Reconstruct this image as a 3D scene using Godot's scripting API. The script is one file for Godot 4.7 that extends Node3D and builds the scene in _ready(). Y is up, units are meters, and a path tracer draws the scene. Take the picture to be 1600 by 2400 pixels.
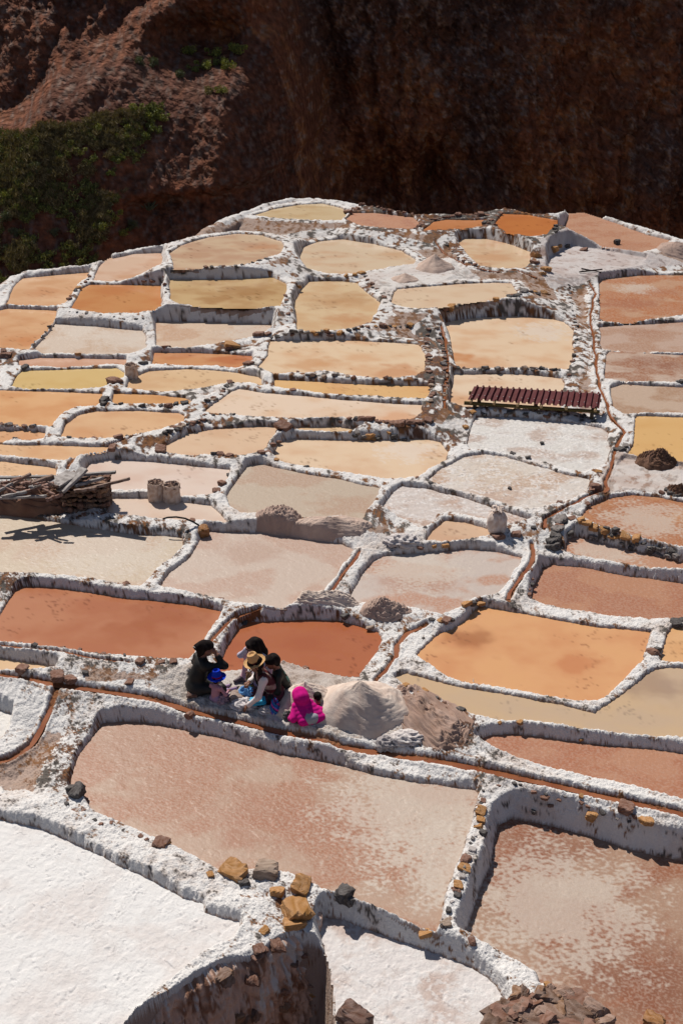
extends Node3D
# Salt terraces in a canyon. Lengths in metres, y up, the viewer looks along -z.

const CAMERA_HEIGHT := 10.6
const NEAR_ROW := 8.2
const ROW_STEP := 0.00135
const ROWS := 1376
const COLUMNS := 720
const BLOCK := 16

var ponds: Array = []        # {label, a, b, patch, style, level, mud, poly, edges, box, dry, rim, steep}
var canals: Array = []
var mud_spots: Array = []
var names := {}
var mats := {}

var coarse := FastNoiseLite.new()
var medium := FastNoiseLite.new()
var fine := FastNoiseLite.new()
var grain := FastNoiseLite.new()
var cells := FastNoiseLite.new()
var streak := FastNoiseLite.new()

func _ready():
	# ---- camera, sky, sun, exposure
	var cam := Camera3D.new()
	cam.name = "camera"
	cam.position = Vector3(0, CAMERA_HEIGHT, 0)
	cam.rotation_degrees = Vector3(-26, 0, 0)
	cam.fov = 46.397
	cam.near = 0.1
	cam.far = 600.0
	add_child(cam)
	var we := WorldEnvironment.new()
	we.name = "environment"
	var env := Environment.new()
	var sky := Sky.new()
	var sm := ProceduralSkyMaterial.new()
	sm.sky_top_color = Color(0.36, 0.42, 0.53)
	sm.sky_horizon_color = Color(0.74, 0.745, 0.755)
	sm.sky_curve = 0.12
	sm.ground_bottom_color = Color(0.16, 0.11, 0.09)
	sm.ground_horizon_color = Color(0.30, 0.24, 0.22)
	sky.sky_material = sm
	env.background_mode = Environment.BG_SKY
	env.sky = sky
	env.background_energy_multiplier = 0.75
	env.tonemap_mode = Environment.TONE_MAPPER_LINEAR
	env.tonemap_exposure = 1.12
	env.sdfgi_enabled = true
	env.ssao_enabled = true
	env.ssil_enabled = true
	we.environment = env
	add_child(we)
	var sun := DirectionalLight3D.new()
	sun.name = "sun"
	sun.light_energy = 1.5
	sun.light_color = Color(1.0, 0.97, 0.93)
	sun.light_angular_distance = 0.5
	sun.shadow_enabled = true
	var towards := Vector3(0.42, -1.08, 0.81)
	sun.look_at_from_position(Vector3.ZERO, towards, Vector3.UP)
	add_child(sun)

	set_up_noise()
	set_up_materials()
	terrace_data()
	build_terraces()
	build_far_ground()
	build_flanks()
	build_cliff()
	build_scrub()
	build_canal_water()
	build_stones()
	build_bluff()
	build_piles()
	build_shelter()
	build_timber()
	build_sacks()
	build_small_things()
	build_people()

# ------------------------------------------------------------------ helpers
func numbered(called: String) -> String:
	if not names.has(called):
		names[called] = 0
		return called
	names[called] += 1
	return "%s_%03d" % [called, names[called]]

func thing(called: String, label: String, category: String, at := Vector3.ZERO, turn := 0.0, group := "") -> Node3D:
	var o := Node3D.new()
	o.name = numbered(called)
	add_child(o, true)
	o.position = at
	o.rotation.y = turn
	tag(o, label, category, group)
	return o

func tag(o: Node, label: String, category: String, group := ""):
	o.set_meta("label", label)
	o.set_meta("category", category)
	if group != "":
		o.set_meta("group", group)

func part(called: String, mesh: Mesh, mat: Material, parent: Node, at := Vector3.ZERO) -> MeshInstance3D:
	var o := MeshInstance3D.new()
	o.name = called if parent != self else numbered(called)
	o.mesh = mesh
	o.material_override = mat
	parent.add_child(o, true)
	o.position = at
	return o

func structure(called: String, mesh: Mesh, mat: Material) -> MeshInstance3D:
	var o := part(called, mesh, mat, self)
	o.set_meta("kind", "structure")
	return o

func lin(r: float, g: float, b: float) -> Color:
	var c := Color(r / 255.0, g / 255.0, b / 255.0).srgb_to_linear() * 0.88
	c = Color(c.r, c.g * 1.012, c.b)
	return c.lerp(Color(1, 1, 1) * c.get_luminance(), 0.12)

func arrays_mesh(v: PackedVector3Array, n: PackedVector3Array, c: PackedColorArray, idx: PackedInt32Array) -> ArrayMesh:
	var a := []
	a.resize(Mesh.ARRAY_MAX)
	a[Mesh.ARRAY_VERTEX] = v
	a[Mesh.ARRAY_NORMAL] = n
	if c.size() > 0:
		a[Mesh.ARRAY_COLOR] = c
	a[Mesh.ARRAY_INDEX] = idx
	var m := ArrayMesh.new()
	m.add_surface_from_arrays(Mesh.PRIMITIVE_TRIANGLES, a)
	return m

func smoothed(v: PackedVector3Array, c: PackedColorArray, idx: PackedInt32Array) -> ArrayMesh:
	var n := PackedVector3Array()
	n.resize(v.size())
	for t in range(0, idx.size(), 3):
		var f := (v[idx[t + 2]] - v[idx[t]]).cross(v[idx[t + 1]] - v[idx[t]])
		n[idx[t]] += f
		n[idx[t + 1]] += f
		n[idx[t + 2]] += f
	for i in n.size():
		n[i] = n[i].normalized()
	return arrays_mesh(v, n, c, idx)

# a grid of points, wrapped round or not, as a smooth mesh; f(i, j) gives a point, col(i, j) a colour
func grid_mesh(nu: int, nv: int, f: Callable, col = null, flip := false) -> ArrayMesh:
	var v := PackedVector3Array()
	var c := PackedColorArray()
	var idx := PackedInt32Array()
	for j in nv:
		for i in nu:
			v.append(f.call(i, j))
			if col != null:
				c.append(col.call(i, j))
	for j in nv - 1:
		for i in nu - 1:
			var a := j * nu + i
			if flip:
				idx.append_array([a, a + 1, a + nu, a + 1, a + nu + 1, a + nu])
			else:
				idx.append_array([a, a + nu, a + 1, a + 1, a + nu, a + nu + 1])
	return smoothed(v, c, idx)

func set_up_noise():
	var k := 11
	for n in [coarse, medium, fine, grain, streak]:
		n.seed = k
		k += 7
		n.noise_type = FastNoiseLite.TYPE_SIMPLEX_SMOOTH
		n.fractal_type = FastNoiseLite.FRACTAL_FBM
		n.fractal_octaves = 2
	coarse.frequency = 0.55
	medium.frequency = 2.2
	medium.fractal_octaves = 3
	fine.frequency = 9.0
	fine.fractal_octaves = 2
	grain.frequency = 28.0
	grain.fractal_octaves = 1
	streak.frequency = 0.8
	streak.fractal_octaves = 4
	cells.seed = 5
	cells.noise_type = FastNoiseLite.TYPE_CELLULAR
	cells.frequency = 7.0
	cells.cellular_return_type = FastNoiseLite.RETURN_CELL_VALUE
	cells.fractal_type = FastNoiseLite.FRACTAL_NONE

# the same points with a normal of its own for every face
func faceted(mesh: ArrayMesh) -> ArrayMesh:
	var a := mesh.surface_get_arrays(0)
	var v: PackedVector3Array = a[Mesh.ARRAY_VERTEX]
	var c: PackedColorArray = a[Mesh.ARRAY_COLOR]
	var idx: PackedInt32Array = a[Mesh.ARRAY_INDEX]
	var v2 := PackedVector3Array()
	var n2 := PackedVector3Array()
	var c2 := PackedColorArray()
	var i2 := PackedInt32Array()
	for t in range(0, idx.size(), 3):
		var n := (v[idx[t + 2]] - v[idx[t]]).cross(v[idx[t + 1]] - v[idx[t]]).normalized()
		if n.length() < 0.5:
			continue
		for k in 3:
			i2.append(v2.size())
			v2.append(v[idx[t + k]])
			n2.append(n)
			c2.append(c[idx[t + k]])
	return arrays_mesh(v2, n2, c2, i2)

func noise_texture(freq: float, octaves: int, normal: bool, strength := 4.0, seed_value := 3, low := Color.BLACK, high := Color.WHITE) -> NoiseTexture2D:
	var n := FastNoiseLite.new()
	n.seed = seed_value
	n.frequency = freq
	n.noise_type = FastNoiseLite.TYPE_SIMPLEX_SMOOTH
	n.fractal_octaves = octaves
	var t := NoiseTexture2D.new()
	t.width = 512
	t.height = 512
	t.seamless = true
	t.noise = n
	t.as_normal_map = normal
	t.bump_strength = strength
	if not normal:
		var g := Gradient.new()
		g.set_color(0, low)
		g.set_color(1, high)
		t.color_ramp = g
	return t

func surface_material(rough: float, spec := 0.5, bump: Texture2D = null, scale := 1.0, bump_scale := 1.0, tone: Texture2D = null) -> StandardMaterial3D:
	var m := StandardMaterial3D.new()
	m.vertex_color_use_as_albedo = true
	m.roughness = rough
	m.metallic_specular = spec
	if bump or tone:
		m.uv1_triplanar = true
		m.uv1_world_triplanar = true
		m.uv1_scale = Vector3.ONE * scale
	if bump:
		m.normal_enabled = true
		m.normal_texture = bump
		m.normal_scale = bump_scale
	if tone:
		m.albedo_texture = tone
	return m

func plain(c: Color, rough := 0.8, spec := 0.4) -> StandardMaterial3D:
	var m := StandardMaterial3D.new()
	m.albedo_color = c
	m.roughness = rough
	m.metallic_specular = spec
	return m

func set_up_materials():
	var lumpy := noise_texture(0.03, 5, true, 7.0, 3)
	var ripple := noise_texture(0.02, 4, true, 3.0, 9)
	var speckle := noise_texture(0.09, 3, false, 1.0, 21, Color(0.74, 0.74, 0.74), Color(1, 1, 1))
	mats.bank = surface_material(0.92, 0.25, lumpy, 1.6, 1.5, speckle)
	mats.brine = surface_material(0.14, 0.5, ripple, 1.3, 0.10)
	mats.mixed = surface_material(0.46, 0.32, lumpy, 2.2, 0.14, speckle)
	mats.salt = surface_material(0.7, 0.35, lumpy, 3.0, 0.5, speckle)
	mats.rock = surface_material(0.9, 0.3, lumpy, 2.5, 1.0, speckle)
	mats.cliff = surface_material(0.95, 0.15, lumpy, 0.12, 2.0, noise_texture(0.03, 5, false, 1.0, 33, Color(0.5, 0.46, 0.44), Color(1, 1, 1)))
	mats.pile = surface_material(0.92, 0.2, lumpy, 4.0, 1.3, speckle)
	mats.skin = surface_material(0.6, 0.4)
	mats.cloth = surface_material(0.9, 0.2, lumpy, 9.0, 0.4)
	mats.leaf = surface_material(0.7, 0.3)
	mats.leaf.backlight_enabled = true
	mats.leaf.backlight = Color(0.55, 0.55, 0.22)
	mats.leaf.cull_mode = BaseMaterial3D.CULL_DISABLED

# ------------------------------------------------------------------ terraces
func pond(level: float, style: String, mud: float, rim: float, a: Color, b: Color, patch: float, label: String, poly: PackedVector2Array):
	var box := Rect2(poly[0], Vector2.ZERO)
	for p in poly:
		box = box.expand(p)
	ponds.append({"label": label, "a": a, "b": b, "patch": patch, "style": style, "level": level, "mud": mud, "poly": poly, "box": box, "dry": style == "d" or style == "x", "rim": rim, "steep": 7.0 if style == "x" else 2.4})

func canal(label: String, width: float, depth: float, line: PackedVector2Array):
	canals.append({"label": label, "w": width, "d": depth, "line": line})

# a low wall heaped along a line of crest points
func crest_wall(line: PackedVector3Array):
	var flat := PackedVector2Array()
	var tops := PackedFloat32Array()
	for p in line:
		flat.append(Vector2(p.x, p.z))
		tops.append(p.y)
	canals.append({"label": "", "w": 0.5, "d": 0.0, "line": flat, "tops": tops})

func mud(x: float, z: float, r: float, amount: float):
	mud_spots.append([Vector2(x, z), r, amount])

var stains := {}

# a cloud of silt or rust on the floor of a pond
func stain(k: int, x: float, z: float, r: float, c: Color):
	if not stains.has(k):
		stains[k] = []
	stains[k].append([Vector2(x, z), r, c])

var frosts := {}

# a patch where the salt has dried to a rough pale crust
func frost(k: int, x: float, z: float, r: float):
	if not frosts.has(k):
		frosts[k] = []
	frosts[k].append([Vector2(x, z), r])

func base_level(z: float) -> float:
	return 0.026 * (-z - 15.6)

func edge_distance(k: int, p: Vector2) -> float:
	var q: PackedVector2Array = ponds[k].poly
	var best := 1e9
	var a := q[q.size() - 1]
	for b in q:
		best = minf(best, p.distance_squared_to(Geometry2D.get_closest_point_to_segment(p, a, b)))
		a = b
	return -sqrt(best) if Geometry2D.is_point_in_polygon(p, q) else sqrt(best)

# results of the last look-up
var found_pond := -1
var found_inside := -1
var found_distance := 0.0
var found_canal := 0.0

# candidates: [pond number, whole-inside flag, edges a, edges b]
func level_at(p: Vector2, candidates: Array, lines: Array) -> float:
	var lump := coarse.get_noise_2d(p.x, p.y)
	var mid := medium.get_noise_2d(p.x, p.y)
	var tiny := fine.get_noise_2d(p.x, p.y)
	var q := p + Vector2(lump, coarse.get_noise_2d(p.y + 40.0, p.x)) * 0.05 + Vector2(mid, lump) * 0.015
	var top := base_level(p.y) - 0.7 - maxf(0.0, -p.y - 44.0) * 1.0
	var lid := 99.0
	found_pond = -1
	found_inside = -1
	found_distance = 9.0
	for c in candidates:
		var o: Dictionary = ponds[c[0]]
		var best := 1e9
		var ea: PackedVector2Array = c[1]
		var eb: PackedVector2Array = c[2]
		for e in ea.size():
			best = minf(best, q.distance_squared_to(Geometry2D.get_closest_point_to_segment(q, ea[e], eb[e])))
		var s := sqrt(best)
		if c[3] == 2 or (c[3] == 1 and Geometry2D.is_point_in_polygon(q, o.poly)):
			s = -s
		if s > 2.5:
			continue
		if s < found_distance and o.style != "x":
			found_distance = s
			found_pond = c[0]
		if s < 0.0:
			found_inside = c[0]
		var level: float = o.level
		if o.dry:
			lid = minf(lid, level + o.steep * maxf(0.0, s))
			if o.style == "d":
				top = maxf(top, level - 0.3 * maxf(0.0, s))
		else:
			lid = minf(lid, level - 0.03 + (o.steep + lump * 0.8) * (s + 0.012 + 0.006 * tiny))
			top = maxf(top, level + o.rim * (1.0 + 0.5 * lump) - 0.3 * maxf(0.0, s - 0.3))
	for l in lines:
		var o: Dictionary = l[0]
		if not o.has("tops"):
			continue
		var ea: PackedVector2Array = l[1]
		var eb: PackedVector2Array = l[2]
		for e in ea.size():
			var near := Geometry2D.get_closest_point_to_segment(q, ea[e], eb[e])
			var s := q.distance_to(near)
			if s < 0.4:
				var t := ea[e].distance_to(near) / maxf(ea[e].distance_to(eb[e]), 0.01)
				top = maxf(top, lerpf(l[3][e].x, l[3][e].y, t) + 0.035 * lump + 0.02 * mid - 0.6 * maxf(0.0, s - 0.09))
	var h := minf(top, lid)
	var soft := 0.05
	var gap := absf(top - lid)
	if gap < soft:
		h -= (soft - gap) * (soft - gap) / (4.0 * soft)
	if found_inside >= 0 and ponds[found_inside].dry:
		h += 0.012 * mid + 0.006 * tiny
	else:
		h += 0.020 * mid + 0.016 * tiny + 0.009 * grain.get_noise_2d(p.x, p.y)
	found_canal = 0.0
	for l in lines:
		var o: Dictionary = l[0]
		if o.has("tops"):
			continue
		var best := 1e9
		var ea: PackedVector2Array = l[1]
		var eb: PackedVector2Array = l[2]
		for e in ea.size():
			best = minf(best, q.distance_squared_to(Geometry2D.get_closest_point_to_segment(q, ea[e], eb[e])))
		var s: float = sqrt(best) / (o.w * 0.5)
		if s < 1.25:
			var t := clampf((1.25 - s) / 0.5, 0.0, 1.0)
			t = t * t * (3.0 - 2.0 * t)
			h -= o.d * t
			found_canal = maxf(found_canal, t)
		elif s < 2.45:
			h += 0.02 * (1.0 - absf(s - 1.85) / 0.6)
	return h

func candidates_near(mid_point: Vector2, reach: float) -> Array:
	var list := []
	for k in ponds.size():
		var o: Dictionary = ponds[k]
		if not o.box.grow(reach + 2.6).has_point(mid_point):
			continue
		var q: PackedVector2Array = o.poly
		var ea := PackedVector2Array()
		var eb := PackedVector2Array()
		var near := 1e9
		var ds := PackedFloat32Array()
		var a := q[q.size() - 1]
		for b in q:
			var d := mid_point.distance_to(Geometry2D.get_closest_point_to_segment(mid_point, a, b))
			ds.append(d)
			near = minf(near, d)
			a = b
		var inside := Geometry2D.is_point_in_polygon(mid_point, q)
		if not inside and near - reach > 2.5:
			continue
		a = q[q.size() - 1]
		var i := 0
		for b in q:
			if ds[i] <= near + 2.0 * reach + 0.15:
				ea.append(a)
				eb.append(b)
			i += 1
			a = b
		var flag := 1
		if near > reach + 0.15:
			flag = 2 if inside else 0
		list.append([k, ea, eb, flag, near])
	return list

func lines_near(mid_point: Vector2, reach: float) -> Array:
	var list := []
	for o in canals:
		var ea := PackedVector2Array()
		var eb := PackedVector2Array()
		var ends: Array = []
		var q: PackedVector2Array = o.line
		for i in q.size() - 1:
			if mid_point.distance_to(Geometry2D.get_closest_point_to_segment(mid_point, q[i], q[i + 1])) < reach + o.w * 1.5 + 0.1:
				ea.append(q[i])
				eb.append(q[i + 1])
				ends.append(Vector2(o.tops[i], o.tops[i + 1]) if o.has("tops") else Vector2.ZERO)
		if ea.size() > 0:
			list.append([o, ea, eb, ends])
	return list

func ground(x: float, z: float) -> float:
	var p := Vector2(x, z)
	return level_at(p, candidates_near(p, 0.05), lines_near(p, 0.05))

func on_ground(x: float, z: float, up := 0.0) -> Vector3:
	return Vector3(x, ground(x, z) + up, z)

# the place where the ground is, or the water of the pond there
func surface(x: float, z: float) -> float:
	var h := ground(x, z)
	if found_inside >= 0 and not ponds[found_inside].dry:
		return ponds[found_inside].level
	return h

func half_width(zf: float) -> float:
	return 0.33 * (0.899 * zf + 5.0)

func smooth01(a: float, b: float, x: float) -> float:
	var t := clampf((x - a) / (b - a), 0.0, 1.0)
	return t * t * (3.0 - 2.0 * t)

var bank_nodes := {}
var pond_nodes := {}

func bank_color(p: Vector3, owner: int, wet: float) -> Color:
	var mid := medium.get_noise_2d(p.x * 1.3 + 9.0, p.z * 1.3 + p.y * 2.0)
	var far := smooth01(16.0, 30.0, -p.z)
	var tiny := fine.get_noise_3d(p.x * lerpf(1.0, 0.5, far), p.y * 1.2, p.z * lerpf(1.0, 0.6, far))
	var speck := grain.get_noise_3d(p.x, p.y, p.z) * (1.0 - far)
	var tone := coarse.get_noise_2d(p.x + 31.0, p.z)
	var dirt := 0.25
	if owner >= 0:
		dirt = ponds[owner].mud
	for s in mud_spots:
		var d: float = Vector2(p.x, p.z).distance_to(s[0]) / s[1]
		if d < 1.0:
			dirt = lerpf(dirt, s[2], smooth01(1.0, 0.4, d + mid * 0.3))
	var white := Color(0.83, 0.81, 0.795).lerp(Color(0.66, 0.56, 0.50), clampf(tone * 0.8 + mid * 0.7 + tiny * 0.4 + dirt * 0.5 - 0.12, 0.0, 0.85))
	var brown := Color(0.15, 0.085, 0.06)
	if tone + tiny * 0.6 > 0.15:
		brown = Color(0.13, 0.115, 0.105)
	elif mid + speck * 0.4 > 0.3:
		brown = Color(0.26, 0.125, 0.055)
	var t := dirt * 1.6 - 0.70 + mid * 1.0 + tiny * 0.75 + speck * 0.6
	var c := white.lerp(brown, smooth01(0.0, 0.32, t))
	if owner >= 0 and not ponds[owner].dry and p.y - ponds[owner].level < 0.022 + 0.02 * tiny:
		# the brine leaves an orange brown stain along the water line
		c = c.lerp(Color(0.30, 0.15, 0.075), 0.7)
	if wet > 0.0:
		c = c.lerp(Color(0.22, 0.085, 0.04).lerp(Color(0.34, 0.15, 0.07), clampf(0.5 + mid, 0, 1)), smooth01(0.45, 0.8, wet + tiny * 0.3))
	return c

func brine_color(o: Dictionary, x: float, z: float, k := -1) -> Color:
	var s := streak.get_noise_2d(x * 0.75 + o.level * 91.0, z * 1.0)
	var m := medium.get_noise_2d(x * 0.8 + 17.0, z * 0.8)
	var t := smooth01(-0.35, 0.55, s * 0.95 + m * 0.16 + (o.patch - 0.5) * 0.9) * 0.62 if o.style == "b" else smooth01(-0.22, 0.32, s * 1.3 + m * 0.2 + (o.patch - 0.5) * 0.6)
	var c: Color = o.a.lerp(o.b, t)
	if stains.has(k):
		for q in stains[k]:
			var e: Vector2 = (Vector2(x, z) - q[0]) / q[1]
			c = c.lerp(q[2], smooth01(0.5, -0.35, Vector2(e.x, e.y * 1.3).length() - 0.6 + s * 0.7 + m * 0.5) * 0.62)
	if frosts.has(k):
		var f := fine.get_noise_2d(x * 1.1, z * 1.5)
		for q in frosts[k]:
			var d: float = Vector2(x, z).distance_to(q[0]) / q[1]
			if d < 1.5:
				c = c.lerp(Color(0.64, 0.555, 0.475), smooth01(0.45, -0.15, d - 0.75 + m * 0.55 + f * 0.7) * 0.7)
	match o.style:
		"m":
			var f := fine.get_noise_2d(x * 1.8, z * 2.2)
			var g := grain.get_noise_2d(x, z)
			var sk := smooth01(0.0, 0.35, f + g * 0.35 + s * 0.5 - 0.02)
			c = c.lerp(o.a.lerp(Color(0.66, 0.56, 0.49), 0.35), sk * 0.42)
		"s":
			var f := fine.get_noise_2d(x * 1.2, z * 1.2)
			var g := cells.get_noise_2d(x + m * 0.2, z)
			c = c.lerp(Color(0.82, 0.80, 0.79), smooth01(0.1, 0.5, f + g * 0.5 + s * 0.3) * 0.6)
			c = c.lerp(o.b * 0.86, smooth01(0.35, 0.7, m + f * 0.5) * 0.35)
		_:
			# thin branching cracks and clouds of silt in the brine
			var r := absf(streak.get_noise_2d(x * 1.4 + 60.0, z * 1.4 + o.level * 33.0))
			var where := coarse.get_noise_2d(x * 0.8 + 5.0, z * 0.8)
			if where > 0.05 and r < 0.026:
				c = c.lerp(o.b * 0.5, 0.75 * (1.0 - r / 0.026) * smooth01(0.05, 0.25, where))
	return c

func build_terraces():
	var total := ROWS * COLUMNS
	var zs := PackedFloat32Array()
	for j in ROWS:
		zs.append(-NEAR_ROW * exp(j * ROW_STEP))
	var us := PackedFloat32Array()
	for i in COLUMNS:
		us.append(2.0 * i / (COLUMNS - 1.0) - 1.0)
	var hs := PackedFloat32Array()
	hs.resize(total)
	var owner := PackedInt32Array()
	owner.resize(total)
	owner.fill(-1)
	var inner := PackedInt32Array()      # pond whose water lies here
	inner.resize(total)
	inner.fill(-1)
	var deep := PackedByteArray()        # 1 well inside a pond: no bank there
	deep.resize(total)
	var wet := PackedFloat32Array()
	wet.resize(total)
	for bj in range(0, ROWS, BLOCK):
		var ej := mini(bj + BLOCK, ROWS) - 1
		var zm := (zs[bj] + zs[ej]) * 0.5
		var wm := half_width(-zm)
		for bi in range(0, COLUMNS, BLOCK):
			var ei := mini(bi + BLOCK, COLUMNS) - 1
			var xm := (us[bi] + us[ei]) * 0.5 * wm
			var reach := Vector2((us[ei] - us[bi]) * 0.55 * half_width(-zs[ej]), (zs[bj] - zs[ej]) * 0.5).length() + 0.02 + absf(us[bi]) * 0.33 * (zs[bj] - zs[ej]) * 0.5
			var near := candidates_near(Vector2(xm, zm), reach)
			var skip := -1
			for c in near:
				if c[3] == 2 and c[4] > reach + 0.28 and not ponds[c[0]].dry:
					skip = c[0]
			if skip >= 0:
				for j in range(bj, ej + 1):
					for i in range(bi, ei + 1):
						var v := j * COLUMNS + i
						hs[v] = ponds[skip].level - 0.08
						owner[v] = skip
						inner[v] = skip
						deep[v] = 1
				continue
			var lines := lines_near(Vector2(xm, zm), reach)
			for j in range(bj, ej + 1):
				var w := half_width(-zs[j])
				for i in range(bi, ei + 1):
					var v := j * COLUMNS + i
					hs[v] = level_at(Vector2(us[i] * w, zs[j]), near, lines)
					owner[v] = found_pond
					wet[v] = found_canal
					if found_inside >= 0 and not ponds[found_inside].dry:
						inner[v] = found_inside
						hs[v] = maxf(hs[v], ponds[found_inside].level - 0.08)
						if found_distance < -0.22:
							deep[v] = 1
	# sort cells by owner
	var bank_cells := {}
	var water_cells := {}
	for k in range(-1, ponds.size()):
		bank_cells[k] = PackedInt32Array()
		water_cells[k] = PackedInt32Array()
	for j in ROWS - 1:
		for i in COLUMNS - 1:
			var v := j * COLUMNS + i
			if not (deep[v] and deep[v + 1] and deep[v + COLUMNS] and deep[v + COLUMNS + 1]):
				bank_cells[owner[v]].append(v)
	for j in range(0, ROWS - 2, 2):
		for i in range(0, COLUMNS - 2, 2):
			var v := j * COLUMNS + i
			var k := maxi(maxi(inner[v], inner[v + 2]), maxi(inner[v + 2 * COLUMNS], inner[v + 2 * COLUMNS + 2]))
			if k >= 0:
				if ponds[k].style == "b":
					water_cells[k].append(v)
				else:
					water_cells[k].append_array([v, v + 1, v + COLUMNS, v + COLUMNS + 1])
	var stamp := PackedInt32Array()
	stamp.resize(total)
	stamp.fill(-9)
	var place := PackedInt32Array()
	place.resize(total)
	for k in range(-1, ponds.size()):
		var parent: Node = self
		if k >= 0 and ponds[k].style != "x" and (bank_cells[k].size() > 0):
			var o: Dictionary = ponds[k]
			parent = thing("salt_flat" if o.dry else "salt_pond", o.label, "salt flat" if o.dry else "salt pond", Vector3.ZERO)
			pond_nodes[k] = parent
		if bank_cells[k].size() > 0:
			var vs := PackedVector3Array()
			var ns := PackedVector3Array()
			var cs := PackedColorArray()
			var idx := PackedInt32Array()
			for cell in bank_cells[k]:
				for v in [cell, cell + 1, cell + COLUMNS, cell + COLUMNS + 1]:
					if stamp[v] == k:
						continue
					stamp[v] = k
					place[v] = vs.size()
					var j: int = v / COLUMNS
					var i: int = v % COLUMNS
					var w := half_width(-zs[j])
					var p := Vector3(us[i] * w, hs[v], zs[j])
					var il := maxi(i - 1, 0)
					var ir := mini(i + 1, COLUMNS - 1)
					var jl := maxi(j - 1, 0)
					var jr := mini(j + 1, ROWS - 1)
					var n := Vector3(-(hs[j * COLUMNS + ir] - hs[j * COLUMNS + il]) / ((us[ir] - us[il]) * w), 1.0, -(hs[jr * COLUMNS + i] - hs[jl * COLUMNS + i]) / (zs[jr] - zs[jl])).normalized()
					vs.append(p)
					ns.append(n)
					if k >= 0 and inner[v] < 0 and ponds[k].style == "d":
						var c := brine_color(ponds[k], p.x, p.z)
						cs.append(c.lerp(bank_color(p, k, wet[v]), 0.35 if wet[v] < 0.2 else 0.9))
					else:
						cs.append(bank_color(p, k, wet[v]))
				var a := place[cell]
				var b := place[cell + 1]
				var c := place[cell + COLUMNS]
				var d := place[cell + COLUMNS + 1]
				idx.append_array([a, c, b, b, c, d])
			var mesh := arrays_mesh(vs, ns, cs, idx)
			if parent == self:
				structure("terrace_ground", mesh, mats.bank)
			else:
				bank_nodes[k] = part("bank", mesh, mats.bank, parent)
		if k >= 0 and water_cells[k].size() > 0:
			var o: Dictionary = ponds[k]
			var step := 2 if o.style == "b" else 1
			var vs := PackedVector3Array()
			var ns := PackedVector3Array()
			var cs := PackedColorArray()
			var idx := PackedInt32Array()
			var mark := k + 1000
			for cell in water_cells[k]:
				for v in [cell, cell + step, cell + step * COLUMNS, cell + step * COLUMNS + step]:
					if stamp[v] == mark:
						continue
					stamp[v] = mark
					place[v] = vs.size()
					var j: int = v / COLUMNS
					var i: int = v % COLUMNS
					var x := us[i] * half_width(-zs[j])
					var z := zs[j]
					var y: float = o.level
					var n := Vector3.UP
					if o.style != "b":
						var amount := 0.008 if o.style == "s" else 0.0022
						y += crust(x, z) * amount
						n = Vector3(-(crust(x + 0.01, z) - crust(x - 0.01, z)) * amount / 0.02, 1.0, -(crust(x, z + 0.01) - crust(x, z - 0.01)) * amount / 0.02).normalized()
					vs.append(Vector3(x, y, z))
					ns.append(n)
					cs.append(brine_color(o, x, z, k))
				var a := place[cell]
				var b := place[cell + step]
				var c := place[cell + step * COLUMNS]
				var d := place[cell + step * COLUMNS + step]
				idx.append_array([a, c, b, b, c, d])
			part("salt_crust" if o.style == "s" else "brine", arrays_mesh(vs, ns, cs, idx), {"b": mats.brine, "m": mats.mixed, "s": mats.salt}[o.style], pond_nodes[k])

func crust(x: float, z: float) -> float:
	var f := fine.get_noise_2d(x * 0.8 + 3.0, z * 0.8)
	return clampf(cells.get_noise_2d(x + f * 0.12, z + f * 0.1) * 1.2 - 0.1, 0.0, 1.0) + f * 0.8 + 0.3 * grain.get_noise_2d(x, z)

# ------------------------------------------------------------------ canyon
func build_far_ground():
	# one sheet under everything: the hillside that carries the terraces and the canyon floor
	var nu := 90
	var nv := 90
	var f := func(i, j):
		var x: float = -160.0 + 320.0 * i / (nu - 1.0)
		var z: float = 60.0 - 260.0 * j / (nv - 1.0)
		var y := base_level(z) - 3.4
		y -= smooth01(-44.0, -60.0, z) * 14.0
		if z > 0.0:
			y += 0.0
		y += 0.35 * coarse.get_noise_2d(x * 0.2, z * 0.2)
		return Vector3(x, y, z)
	var c := func(i, j):
		var t := clampf(0.5 + coarse.get_noise_2d(i * 0.9, j * 0.9), 0.0, 1.0)
		return Color(0.24, 0.12, 0.08).lerp(Color(0.32, 0.24, 0.19), t)
	structure("ground", grid_mesh(nu, nv, f, c), mats.cliff)

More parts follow.
